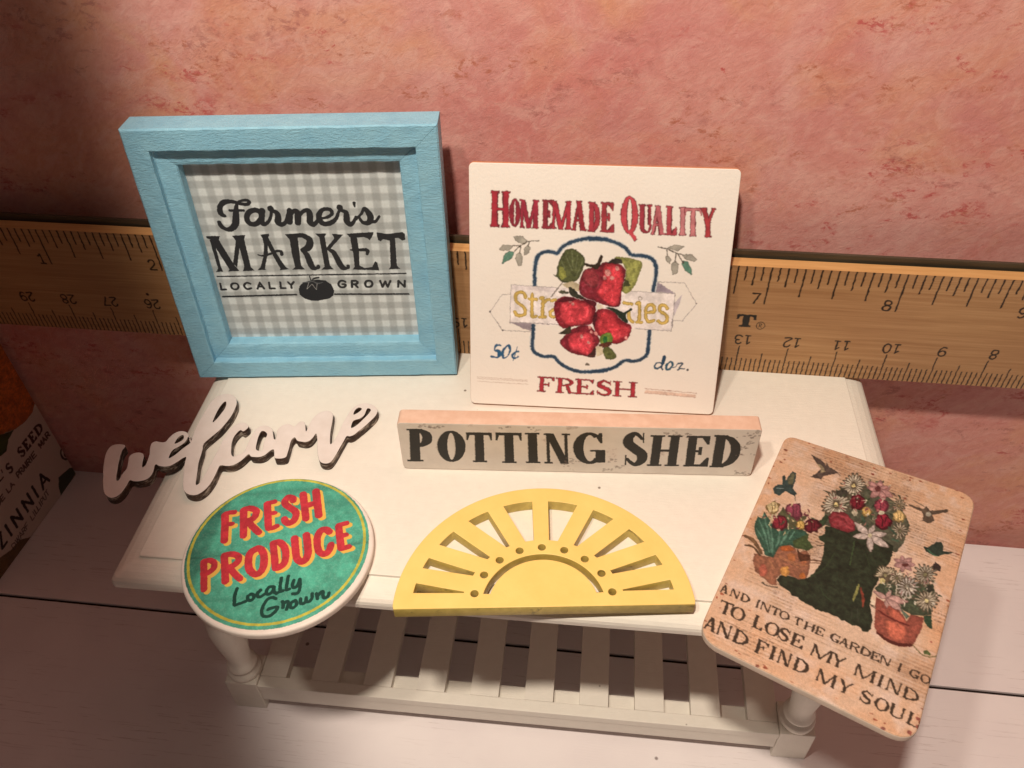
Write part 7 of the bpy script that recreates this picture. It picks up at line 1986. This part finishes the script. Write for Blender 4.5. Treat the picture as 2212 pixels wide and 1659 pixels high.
def mat_wall():
    M = MT('pink_painted_paper', .62, .25)
    n1 = M.noise(.12, 4, .55, (1, 1, 1.2), .6); n2 = M.noise(.42, 6, .62, (1, 1, 1.1), 1.2, loc=(4, 0, 2)); n3 = M.noise(.26, 5, .58, dist=.8, loc=(9, 3, 5))
    c = M.ramp(n1, [(.34, 'cb8080'), (.50, 'd48f88'), (.64, 'd3907f')])
    c = M.mix(M.ramp(n2, [(.42, 0.0), (.64, .60)]), c, 'dca8a2')
    c = M.mix(M.ramp(n3, [(.48, 0.0), (.64, .60)]), c, 'd8946c')
    c = M.mix(M.ramp(M.noise(.33, 5, .6, dist=.9, loc=(1, 8, 7)), [(.57, 0.0), (.70, .36)]), c, 'd8a266')
    c = M.mix(M.ramp(M.noise(.24, 5, .6, dist=1, loc=(21, 3, 2)), [(.54, 0.0), (.66, .50)]), c, 'cb6866')
    br = M.noise(1.3, 7, .70, (.8, 1, 1.25), 1.8, pre=(0, R(40), 0)); c = M.mix(M.ramp(br, [(.50, 0.0), (.62, .30)]), c, 'e4b8ae'); c = M.mix(M.ramp(br, [(.38, .26), (.48, 0.0)]), c, 'bc6e66')
    b2 = M.noise(6.0, 6, .78, (.7, 1, 1.35), .9, pre=(0, R(36), 0)); c = M.mix(M.ramp(b2, [(.50, 0.0), (.68, .20)]), c, 'ecc4ba'); c = M.mix(M.ramp(b2, [(.34, .26), (.48, 0.0)]), c, 'ac6660')
    # dry-brush flecks: thin broken strokes gathered in loose streaks, some red, some rust
    for (sc, seed, colr, lo, amt) in [(1.0, 3, 'b4343c', .565, .85), (1.25, 11, 'a8502e', .58, .75), (.8, 23, '93484a', .575, .55)]:
        band = M.noise(.30 * sc, 4, .6, (.40, 1, 1.9), 1.4, rot=(0, R(-5), 0), loc=(seed, 0, 8)); fleck = M.noise(4.4 * sc, 8, .80, (.8, 1, 1.25), .35, loc=(0, seed, 1)); gate = M.noise(1.1, 4, .65, (.8, 1, 1.4), .6, loc=(seed * 2, 5, 3))
        f = M.math('MULTIPLY', M.math('MULTIPLY', M.ramp(band, [(.49, 0.0), (.57, 1.0)]), M.ramp(gate, [(.50, 0.0), (.58, 1.0)])), M.ramp(fleck, [(lo - .06, 0.0), (lo, amt)])); c = M.mix(f, c, colr)
    spot_ = M.noise(1.25, 5, .68, (.8, 1, 1.3), .8, loc=(5, 5, 9)); c = M.mix(M.ramp(spot_, [(.70, 0.0), (.725, .8)]), c, 'b82c38')
    c = M.mix(.13, c, 'f0c4b2')
    M.bump(b2, .42, .035, M.bump(M.noise(14, 3, .6), .25, .012)); return M.base(c)
wm = mat_wall()
def wall_sheet():
    nx, nz = 60, 40; v = []; f = []
    for side in (0, .12):
        for j in range(nz + 1):
            for i in range(nx + 1):
                x = -40 + 110 * i / nx; z = -.02 + 46 * j / nz
                v.append((x, .9566 + side + .05 * math.sin(x * .23 + 1) * math.sin(z * .11) + .0, z))
    n = (nx + 1) * (nz + 1)
    for j in range(nz):
        for i in range(nx):
            a = j * (nx + 1) + i; f.append((a, a + 1, a + nx + 2, a + nx + 1)); f.append((n + a, n + a + nx + 1, n + a + nx + 2, n + a + 1))
    for i in range(nx):
        f.append((i, n + i, n + i + 1, i + 1)); a = nz * (nx + 1) + i; f.append((a, a + 1, n + a + 1, n + a))
    for j in range(nz):
        a = j * (nx + 1); f.append((a, a + nx + 1, n + a + nx + 1, n + a)); a += nx; f.append((a, n + a, n + a + nx + 1, a + nx + 1))
    o = mesh('wall', v, f, wm, smooth=True); o.matrix_world = Matrix.Rotation(-.0171, 4, 'Z'); tag(o, kind='structure')
wall_sheet()

# ------------------------------------------------------------------ bench
bench = tag(empty('slatted_bench', Matrix.Rotation(-.0032, 4, 'Z')), 'white painted miniature bench with a slatted lower shelf, holding up all the little signs', 'bench')
X0, X1, Y0, Y1 = 6.10, 20.26, -6.45, .30
def tring(ins, z): return [(x, y, z) for x, y in rrect(X0 + ins, Y0 + ins, X1 - ins, Y1 - ins, [max(.10 - ins * .1, .05), .10, max(.42 - ins * .6, .08), max(.42 - ins * .6, .08)], 6)]
loft('bench_top', [tring(*q) for q in [(.03, T - .42), (0, T - .40), (0, T - .30), (.02, T - .24), (.07, T - .19), (.18, T - .13), (.32, T - .085), (.42, T - .065), (.435, T - .06), (.437, T - .008), (.455, T)]], WHITE, bench)
def leg(cx, cy):
    box('leg_block', (cx - .37, cy - .37, .0), (cx + .37, cy + .37, 1.16), WHITE, bench, .03)
    prof = [(.30, 1.16), (.375, 1.19), (.385, 1.26), (.36, 1.34), (.29, 1.37), (.28, 1.42), (.33, 1.46), (.335, 1.52), (.29, 1.58), (.25, 1.7), (.28, 2.0), (.34, 2.5), (.37, 3.0), (.35, 3.4), (.27, 3.8), (.22, 4.15), (.26, 4.25), (.34, 4.35), (.34, 4.45), (.27, 4.55), (.24, 4.7), (.36, 4.95), (.37, 5.05), (.37, 6.16)]
    loft('leg', [[(cx + r * math.cos(2 * math.pi * i / 24), cy + r * math.sin(2 * math.pi * i / 24), z) for i in range(24)] for r, z in prof], WHITE, bench, True)
for x in (6.93, 19.24):
    for y in (-5.29, -.75): leg(x, y)
box('front_apron', (7.31, -5.2, 5.2), (18.86, -4.95, T - .425), WHITE, bench); box('back_apron', (7.31, -.9, 5.2), (18.86, -.65, T - .425), WHITE, bench)
for x in (6.8, 19.12): box('side_apron', (x, -4.91, 5.2), (x + .25, -1.13, T - .425), WHITE, bench)
SZ = 1.09                                                      # top of the slatted shelf
box('front_rail', (7.305, -5.64, .43), (18.865, -4.98, .86), WHITE, bench, .025)
box('back_rail', (7.305, -1.3, .43), (18.865, -.66, .86), WHITE, bench, .025)
box('front_strip', (7.305, -5.655, .863), (18.865, -5.385, SZ), WHITE, bench, .02)
box('back_strip', (7.305, -.92, .863), (18.865, -.66, SZ), WHITE, bench, .02)
ed = [7.305]
for k in range(9): ed += [7.90 + 1.218 * k, 8.48 + 1.218 * k]
ed.append(18.865)
for k in range(10):
    w0, w1 = ed[2 * k], ed[2 * k + 1]
    box('slat', (w0, -5.383, .865), (w1, -.922, SZ - .001), WHITE, bench, .01)

# ------------------------------------------------------------------ ruler standing on the back of the bench, leaning signs rest on it
def seg_digit(cv, ch, x, y, h, r, col, flip=False):
    S = {'0': [[(.5, 1), (.1, .85), (0, .5), (.1, .15), (.5, 0), (.9, .15), (1, .5), (.9, .85), (.5, 1)]], '1': [[(.15, .75), (.55, 1), (.55, 0)], [(.2, 0), (.9, 0)]], '2': [[(.05, .8), (.3, 1), (.75, 1), (.95, .75), (.8, .5), (0, 0), (1, 0)]],
         '3': [[(.05, .85), (.4, 1), (.85, .9), (.85, .62), (.4, .53)], [(.4, .53), (.95, .42), (.95, .12), (.5, 0), (.05, .12)]], '6': [[(.9, .9), (.5, 1), (.1, .75), (0, .35), (.2, .05), (.6, 0), (.95, .2), (.9, .48), (.5, .6), (.05, .4)]],
         '7': [[(0, .98), (1, .98), (.35, 0)]], '8': [[(.5, 1), (.12, .88), (.12, .62), (.5, .53), (.95, .35), (.85, .05), (.5, 0), (.12, .05), (.03, .35), (.5, .53), (.88, .62), (.88, .88), (.5, 1)]], '9': [[(.95, .6), (.5, .42), (.08, .55), (.05, .85), (.45, 1), (.85, .93), (1, .6), (.85, .2), (.5, 0), (.1, .08)]],
         '4': [[(.7, 0), (.7, 1), (0, .3), (1, .3)]], '5': [[(.9, 1), (.15, 1), (.08, .55), (.55, .65), (.95, .4), (.85, .1), (.45, 0), (.05, .12)]]}[ch]
    w = h * .58
    for st in S:
        p = [(x + a * w, y + b * h, r) for a, b in st]
        if flip: p = [(2 * x + w - a, 2 * y + h - b, c) for a, b, c in p]
        cv.stroke(p, col, 'g', len(st) < 5 or ch in '7')
def ruler():
    L_, H = 30.9, 2.745; cv = Canvas(0, 0, L_, H, 95, 31); ink = (.13, .085, .05); OFF = 0.0
    for i in range(0, 12 * 16 + 1):
        x = OFF + i * 2.54 / 16; l = .90 if i % 16 == 0 else .68 if i % 4 == 0 else .45 if i % 2 == 0 else .335
        cv.stroke([(x, H - .02, .017), (x, H - l, .017)], ink, 'g', True)
        if i % 16 == 0 and i:
            s_ = str(i // 16)
            for j, ch in enumerate(s_): seg_digit(cv, ch, x - .26 - .2 * (len(s_) - 1 - j), H - .90, .25, .019, ink)
    for i in range(0, 305):
        x = 30.48 - i * .1; l = .70 if i % 10 == 0 else .52 if i % 5 == 0 else .36
        cv.stroke([(x, 0, .013), (x, l, .013)], ink, 'g', True)
        if i % 10 == 0 and i:
            s_ = str(i // 10); w = .145; n = len(s_)
            for j, ch in enumerate(s_): seg_digit(cv, ch, x + (n * .19) / 2 - .19 * j - w + .03, .76, .235, .018, ink, True)
    x = 17.50; y = 1.22                                            # bold serif T and circled R
    cv.poly([[(x - .19, y + .33), (x + .19, y + .33), (x + .20, y + .20), (x + .15, y + .20), (x + .13, y + .27), (x + .07, y + .28), (x + .07, y + .05), (x + .12, y + .045), (x + .12, y), (x - .12, y), (x - .12, y + .045), (x - .07, y + .05), (x - .07, y + .28), (x - .13, y + .27), (x - .15, y + .20), (x - .20, y + .20)]], (.10, .10, .10), 'g')
    cv.stroke([(x + .31 + .085 * math.cos(t * .4), y + .06 + .095 * math.sin(t * .4), .009) for t in range(17)], ink, '', True)
    cv.stroke([(x + .285, y + .015, .008), (x + .285, y + .11, .008), (x + .33, y + .10, .008), (x + .33, y + .065, .008), (x + .29, y + .06, .008), (x + .335, y + .015, .008)], ink, '', True)
    cv.stroke([(4.5, 1.15, .035), (4.51, 1.15, .035)], (.2, .04, .03), '', True)
    M = MT('ruler_wood', .38, .4)
    g = M.noise(1.6, 6, .62, (.22, 7, 7), .35); g2 = M.noise(6, 4, .6, (.10, 16, 16), .1); g3 = M.noise(.35, 3, .5, (1, 1.3, 1))
    c = M.ramp(g, [(.30, 'a47a50'), (.5, 'b68c60'), (.72, 'c69d70')]); c = M.mix(M.ramp(g2, [(.42, .30), (.56, 0.0)]), c, '93683f'); c = M.mix(M.ramp(g3, [(.4, 0.0), (.7, .30)]), c, '9a6c4c')
    c = print_on(M, cv, 'ruler_scale', c); M.bump(g2, .12, .01); M.base(c)
    E = MT('ruler_cut_edge', .5, .3); E.base(E.ramp(E.noise(3, 4, .6, (.3, 6, 6)), [(.3, 'bc8c58'), (.7, 'd0a26c')])); 
    th = -.0162; root = tag(empty('wooden_ruler', frameM((0, 0, T + .004), (math.cos(th), math.sin(th), -.0003), (0, 0, 1))), 'long yellow wooden ruler with inch and centimetre scales standing behind the signs', 'ruler')
    me = mesh('ruler_body', [(-.2, 0, 0), (L_, 0, 0), (L_, H, 0), (-.2, H, 0), (-.2, H + .05, -.20), (L_, H + .05, -.20), (L_, 0, -.25), (-.2, 0, -.25)], [(0, 1, 2, 3), (3, 2, 5, 4), (4, 5, 6, 7), (0, 7, 6, 1), (0, 3, 4, 7), (1, 6, 5, 2)], [M.m, E.m], root)
    for p in me.data.polygons: p.material_index = 0 if p.normal.z > .95 else 1
    S = MT('dull_steel', .42, .5); S.b.inputs['Metallic'].default_value = .55; S.base(S.ramp(S.noise(2, 4, .6, (.3, 4, 4)), [(.3, '4e463a'), (.7, '6a6150')]))
    box('metal_edge', (-.2, H - .6, -.32), (L_, H + .185, -.253), S.m, root, .012)
ruler()

# ------------------------------------------------------------------ blue framed gingham sign
def farm():
    root = tag(empty('framed_sign', lean(5.939, -1.503, 5.661, 4.129, .588)), 'light blue wooden frame around a grey gingham print with the words Farmer\'s Market', 'sign')
    S = 5.61; prof = [(0, -.588), (0, -.03), (.03, 0), (.40, 0), (.42, -.015), (.42, -.13), (.44, -.15), (.70, -.18), (.755, -.20), (.77, -.23), (.77, -.50), (.70, -.588)]
    rs = random.Random(4)
    for k in range(4):                                             # four mitred rails
        v = []; f = []; n = len(prof); seg = 26
        for i in range(seg + 1):
            t = i / seg
            for u, d in prof:
                x = u + .003 + (S - 2 * u - .006) * t; y = u; j = (rs.random() - .5) * (.016 if 0 < i < seg and 0 < u < .76 else 0)
                y += j; dd = d + (rs.random() - .5) * (.010 if d > -.5 and 0 < i < seg else 0)
                c, s = [(1, 0), (0, 1), (-1, 0), (0, -1)][k]; X, Y = x - S / 2, y - S / 2; v.append((c * X - s * Y + S / 2, s * X + c * Y + S / 2, dd))
        for i in range(seg):
            for j in range(n): a = i * n + j; b = i * n + (j + 1) % n; f.append((a, b, b + n, a + n))
        f.append(tuple(range(n))); f.append(tuple(seg * n + j for j in range(n - 1, -1, -1)))
        mesh('frame_rail', v, f, BLUE, root)
    x0, y0_, w = .60, .58, 4.45; cv = Canvas(x0, y0_, w, w, 190, 5); yy, xx = np.mgrid[0:cv.h, 0:cv.w]
    X = (xx + cv.wx) / cv.res + x0; Y = (yy + cv.wy) / cv.res + y0_
    sx = .5 + .5 * np.clip(np.cos((X - .998) / .3135 * 2 * np.pi) * 2.6, -1, 1); sy = .5 + .5 * np.clip(np.cos((Y - 1.070) / .310 * 2 * np.pi) * 2.6, -1, 1)
    val = .64 + .075 * sx + .075 * sy + .045 * sx * sy + .03 * (cv.n1 - .5) + .05 * (cv.n2 - .5)
    cv.rgb[:] = val[..., None] * np.array([.975, 1.0, .985]); cv.a[:] = 1; cv.art(ART_FARM)
    M = MT('gingham_print', .55, .3); M.base(print_on(M, cv, 'farm_print', (1, 1, 1, 1), (1.05, 1.08, 1.14, 1))); M.bump(M.noise(22, 3), .25, .01)
    box('print_panel', (.70, .70, -.55), (4.91, 4.91, -.45), M.m, root, 0)
farm()

# ------------------------------------------------------------------ square strawberry sign
def straw():
    root = tag(empty('square_sign', lean(11.938, -1.796, .809, 20.17, .15)), 'square white board with painted red strawberries, leaning back against the ruler', 'sign')
    cv = Canvas(0, 0, 5.0, 4.95, 190, 11, 5.0); cv.art(ART_STRAW); cv.soften(1)
    M = MT('watercolour_paper_print', .6, .25); pap = M.ramp(M.noise(.9, 4), [(.3, 'ece4dc'), (.7, 'efe9e2')]); M.base(print_on(M, cv, 'strawberry_print', pap, TINT)); M.bump(M.noise(16, 3, .6), .35, .018)
    E = mat_edge('card_edge', 'c88a68', 'd89a78')
    pl = plate('board', [rrect(0, 0, 4.985, 4.93, .10)], .15, [M.m, E], root, .018)
    W2 = WHITE
straw()

def pot():
    root = tag(empty('block_sign', lean(10.871, -3.638, 3.167, 1.2, .36)), 'long narrow wooden block lettered Potting Shed in black on distressed cream', 'sign')
    cv = Canvas(0, 0, 6.7, 1.3, 190, 17); cv.art(ART_POT); rs = np.random.RandomState(3)
    for (x, y) in [(5.0, 1.14), (5.25, 1.1), (5.32, 1.06), (6.45, 1.08), (6.5, .9), (6.42, .78), (6.45, .6), (6.4, .08), (6.55, .05), (4.0, .33), (4.1, .2), (3.2, .35), (3.25, .3), (3.1, .22), (.5, 1.2), (.62, 1.18), (.8, 1.15), (3.9, .1), (2.0, 1.18), (2.5, 1.17), (6.55, 1.2), (6.6, 1.1)]:
        for k in range(7):
            a, b = x + rs.randn() * .07, y + rs.randn() * .03; cv.stroke([(a, b, .012 + .014 * rs.rand()), (a + .05 * rs.rand(), b, .01)], (.42, .35, .31), 'ga', True)
    M = MT('distressed_cream_print', .55, .3); c = M.ramp(M.noise(1.3, 5, .6, (1, 1, 1)), [(.3, 'cfc4ba'), (.55, 'dcd2c8'), (.75, 'd6c6bc')])
    c = M.mix(M.ramp(M.noise(2.6, 6, .7), [(.60, 0.0), (.68, .45)]), c, '97837a'); M.base(print_on(M, cv, 'potting_print', c, TINT)); M.bump(M.noise(20, 3), .3, .01)
    E = mat_edge('raw_pink_wood', 'd8b49e', 'e2c2ae')
    o = plate('block', [rrect(0, 0, 6.67, 1.262, [.10, .10, .05, .08], 5)], .36, [M.m, E], root, .016)
pot()

def disc():
    root = tag(empty('round_sign', frameM((9.125, -5.80, T + .17), (1, 0, 0), (0, 1, 0))), 'round green sign with red Fresh Produce lettering lying over the bench\'s front edge', 'sign')
    cv = Canvas(-1.8, -1.75, 3.6, 3.5, 200, 23); ci = [(-.075 + 1.605 * math.cos(t), .015 + 1.60 * math.sin(t)) for t in np.linspace(0, 2 * math.pi, 72)[:-1]]
    cv.poly([ci], (.29, .62, .52), 'w')
    yy, xx = np.mgrid[0:cv.h, 0:cv.w]; X = xx / cv.res - 1.8; Y = yy / cv.res - 1.75; V = Y - X * .20       # plank-like streaks in the green print
    for c_, dv, w_ in [(-.02, -.16, .03), (.95, -.10, .10), (-.95, -.05, .05), (.42, .05, .2), (-.5, .05, .25), (1.35, -.12, .06)]: cv.rgb *= (1 + dv * np.exp(-((V - c_) / w_) ** 2) * (.5 + cv.n1))[..., None]
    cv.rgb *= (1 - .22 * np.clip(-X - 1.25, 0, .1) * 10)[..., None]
    cv.stroke([(-.09 + 1.533 * math.cos(t), .045 + 1.535 * math.sin(t), .025) for t in np.linspace(0, 2 * math.pi, 80)], (.74, .70, .28), 'w', True); cv.art(ART_DISC)
    M = MT('green_print', .5, .35); pap = M.ramp(M.noise(3, 3), [(.3, 'e2d8d0'), (.7, 'ece4dc')]); M.base(print_on(M, cv, 'produce_print', pap, (1.0, 1.05, 1.12, 1))); M.bump(M.noise(18, 3), .4, .014)
    plate('disc', [[(-.055 + 1.68 * math.cos(2 * math.pi * i / 120), -.02 + 1.655 * math.sin(2 * math.pi * i / 120)) for i in range(120)]], .166, [M.m, mat_edge('white_rim', 'd8ccc2', 'e6dcd2')], root, .05, 5)
disc()

# ------------------------------------------------------------------ cut-out word
def welcome():
    root = tag(empty('cutout_sign', Matrix.Translation((7.8, -3.6, T + .2))), 'cut-out wooden script word Welcome painted white with burnt brown edges', 'sign')
    E = MT('burnt_edge', .6, .3); c = E.ramp(E.noise(5, 4), [(.35, '2e1e18'), (.7, '4c362a')])
    c = E.mix(E.ramp(E.noise(3.2, 5, .7, (1, 1, 3.5)), [(.51, 0.0), (.62, .85)]), c, 'b0a498'); E.bump(E.noise(20, 3), .4, .01); E.base(c)
    P_ = MT('white_top_paint', .5, .35); P_.base(P_.ramp(P_.noise(3, 4), [(.3, 'ddd2cc'), (.7, 'e8deda')])); P_.bump(P_.noise(12, 4), .25, .01)
    def sm(o): return [tuple(p) for p in catmull(list(o) + [o[0]], 3)[:-1]]
    plate('cutout_word', [sm(WEL_O)] + [sm(h) for h in WEL_H], .196, [P_.m, E.m], root, .008, 1)
welcome()

# ------------------------------------------------------------------ sunburst arch
def sunburst():
    a = Vector((11.3545, -6.8492, 0)); b = Vector((16.2849, -6.3152, 0)); m = (a + b) / 2; e = (b - a).normalized()
    root = tag(empty('sunburst_arch', frameM((m.x, m.y, T + .25), e, (-e.y, e.x, 0))), 'yellow half-round sunburst cut-out with ten wedge openings and nine small holes', 'ornament')
    Q = lambda r, d: (r * math.cos(R(d)), r * math.sin(R(d)))
    ol = [(-2.48, 0), (2.48, 0)] + [Q(2.5, d) for d in np.linspace(1.5, 178.5, 90)]
    H = []
    for d0, d1, i0, i1 in [(99.5, 86 + 8.5 + 0, 0, 0)]: pass
    wd = [(7.6, 12.6, 12.0, 12.7), (20.8, 26.6, 27.5, 30.5), (35.0, 44.5, 45.0, 47.6), (53.5, 64.0, 62.5, 65.0), (72.0, 86.0, 77.6, 84.0)]
    for o0, o1, i0, i1 in wd:
        for mir in (False, True):
            g = lambda d: 179.6 - d if mir else d
            arc = [Q(2.195, g(d)) for d in np.linspace(o0, o1, 6)]; inn = [Q(1.34, g(i1)), Q(1.34, g(i0))]
            if o0 < 10: inn = [Q(1.36, g(12.9)), Q(1.36, g(12.0))]
            H.append(arc + inn)
    for k in range(9):
        d = 12.9 + k * (166.6 - 12.9) / 8; cx, cy = Q(1.18, d); H.append([(cx + .068 * math.cos(t), cy + .068 * math.sin(t)) for t in np.linspace(0, 2 * math.pi, 21)[:-1]])
    H.append([Q(1.035, d) for d in np.linspace(14.5, 165, 50)] + [Q(.925, d) for d in np.linspace(163.5, 16.2, 50)])
    plate('arch_board', [ol] + H, .246, [mat_yellow(), mat_yellow(True)], root, .012, 2)
sunburst()

# ------------------------------------------------------------------ garden card
def card():
    e = Vector((3.1, -1.365, 0)).normalized(); M_ = frameM((16.28, -6.89, T + .17), e, (-e.y, e.x, 0))
    root = tag(empty('garden_plaque', M_), 'tan plaque with a flower-filled dark boot, hummingbirds and a garden verse, lying askew', 'plaque')
    C4 = [(-.01, .02), (3.36, -.09), (3.47, 5.19), (-.015, 5.05)]; rad = [.42, .38, .34, .22]; ol = []
    for i in range(4):
        p = Vector(C4[i]); a = (Vector(C4[i - 1]) - p).normalized(); b = (Vector(C4[(i + 1) % 4]) - p).normalized(); r = rad[i]
        for t in np.linspace(0, 1, 9): q = (p + a * r) * (1 - t) ** 2 + p * (2 * t * (1 - t)) + (p + b * r) * t ** 2; ol.append((q.x, q.y))
    cv = Canvas(-.1, -.15, 3.62, 5.4, 200, 41, 5.0); yy, xx = np.mgrid[0:cv.h, 0:cv.w]; X = xx / cv.res - .1; Y = yy / cv.res - .15
    g = vnoise(cv.h, cv.w, 120, 77, 4); g2 = vnoise(cv.h, cv.w, 40, 78, 3)
    base = np.array([.79, .67, .575]); org = np.array([.79, .60, .46]); pal = np.array([.82, .73, .68])
    d = np.minimum(np.minimum(X, 3.35 - X), np.minimum(Y, 5.05 - Y)); k = np.clip(1 - d / .9, 0, 1) * .55 + (g - .5) * 1.3
    k = np.clip(k, 0, 1)[..., None]; kp = np.clip((g2 - .5) * 2, 0, .6)[..., None]
    cv.rgb[:] = (base * (1 - k) + org * k) * (1 - kp) + pal * kp; cv.rgb *= (1 + .10 * (cv.n2 - .5) + .10 * (cv.n3 - .5))[..., None]; cv.a[:] = 1
    rs = np.random.RandomState(9)                                    # scraps of faint old newsprint laid in overlapping blocks
    for k in range(64):
        bx, by = rs.rand() * 3.2 - .1, rs.rand() * 5.0; bw, bh = .35 + rs.rand() * .9, .25 + rs.rand() * .6; st = .055 + rs.rand() * .03; al = .04 + .10 * rs.rand(); cv_t = .965 + .06 * rs.rand()
        sl = cv.box([(bx, by), (bx + bw, by + bh)], 0)
        if sl: cv.rgb[sl] *= cv_t
        y = by
        while y < by + bh:
            x = bx
            while x < bx + bw:
                l = .03 + rs.rand() * .10; sl = cv.box([(x, y), (min(x + l, bx + bw), y)], 0)
                if sl: cv.rgb[sl] *= (1 - al * (.5 + rs.rand()) * np.clip(cv.n2[sl] * 5 - 1.9, 0, 1.3))[..., None] * np.array([1, .98, .96])
                x += l + .02 + rs.rand() * .02
            y += st
    for k in range(60):                                              # rust spots, mostly along the border
        x, y = [(rs.rand() * 3.3, 4.95 + rs.rand() * .12), (3.3 + rs.rand() * .1, rs.rand() * 5), (rs.rand() * .08, rs.rand() * 5), (rs.rand() * 3.3, .0 + rs.rand() * .1), (rs.rand() * 3.3, rs.rand() * 5)][k % 5]
        cv.stroke([(x, y, .006 + .02 * rs.rand() ** 2), (x + .05 * rs.rand(), y, .006)], (.52, .28, .20), 'g', True)
    cv.art(ART_CARD); cv.soften(1)
    cv.rgb *= (1 + .10 * (vnoise(cv.h, cv.w, 2.2, 88, 1) - .5))[..., None]
    M = MT('vintage_garden_print', .5, .3); M.base(print_on(M, cv, 'garden_print', (1, 1, 1, 1), (1.0, 1.06, 1.12, 1))); M.bump(M.noise(16, 3), .25, .012)
    plate('plaque_board', [ol], .166, [M.m, mat_edge('cream_edge', 'd0c0b0', 'dccabb')], root, .035, 4)
card()

# ------------------------------------------------------------------ seed packet at the left edge of the picture
def packet():
    e = Vector((.30, 3.60, 0)).normalized(); o = Vector((-.68, .83, 0)) - e * 8
    root = tag(empty('seed_packet', frameM((o.x, o.y, 0.004), e, (0, 0, 1))), 'zinnia seed packet with an orange flower standing on the floor in the dark', 'seed packet')
    cv = Canvas(0, 0, 8.0, 11.5, 100, 51); rs = random.Random(2)
    for a0, r0, r1 in [(200, 2.2, 4.6), (250, 2.0, 4.4), (150, 2.0, 4.4)]:        # stem and leaves behind the bloom
        cv.stroke([(5.0 + r0 * math.cos(R(a0)), 6.4 + r0 * math.sin(R(a0)), .3), (5.0 + r1 * .8 * math.cos(R(a0 + 8)), 6.4 + r1 * .8 * math.sin(R(a0 + 8)), .55), (5.0 + r1 * math.cos(R(a0)), 6.4 + r1 * math.sin(R(a0)), .08)], (.24, .28, .13), 'g')
    for ring, n, colr in [(3.35, 24, (.66, .33, .14)), (2.6, 20, (.76, .42, .18)), (1.8, 16, (.80, .46, .20)), (1.1, 11, (.74, .38, .16))]:
        for k in range(n):
            a_ = 2 * math.pi * k / n + ring; q = ring * (1 + .05 * (rs.random() - .5)); f1 = .85 + .25 * rs.random()
            cv.stroke([(5.6 + q * .3 * math.cos(a_), 6.4 + q * .3 * math.sin(a_), .16), (5.6 + q * .75 * math.cos(a_), 6.4 + q * .75 * math.sin(a_), .42), (5.6 + q * math.cos(a_), 6.4 + q * math.sin(a_), .22)], [z * f1 for z in colr], 'g')
    cv.stroke([(5.6, 6.4, .42), (5.62, 6.42, .42)], (.62, .46, .16), 'g', True)
    cv.poly([[(8.05, 3.06), (7.785, 2.87), (7.47, 2.85), (7.1, 2.94), (6.59, 3.22), (6.3, 3.5), (6.4, 4.6), (8.05, 4.9)]], (.70, .37, .16), 'g')
    cv.art(ART_PACKET)
    M = MT('seed_packet_print', .45, .4); pap = M.ramp(M.noise(.8, 4), [(.3, 'c6b4a8'), (.7, 'd0c0b4')]); M.base(print_on(M, cv, 'packet_print', pap)); M.bump(M.noise(3, 3), .1, .02)
    box('packet_body', (0, 0, -.22), (8, 11.5, 0), M.m, root, .02)
packet()
bpy.context.view_layer.update()
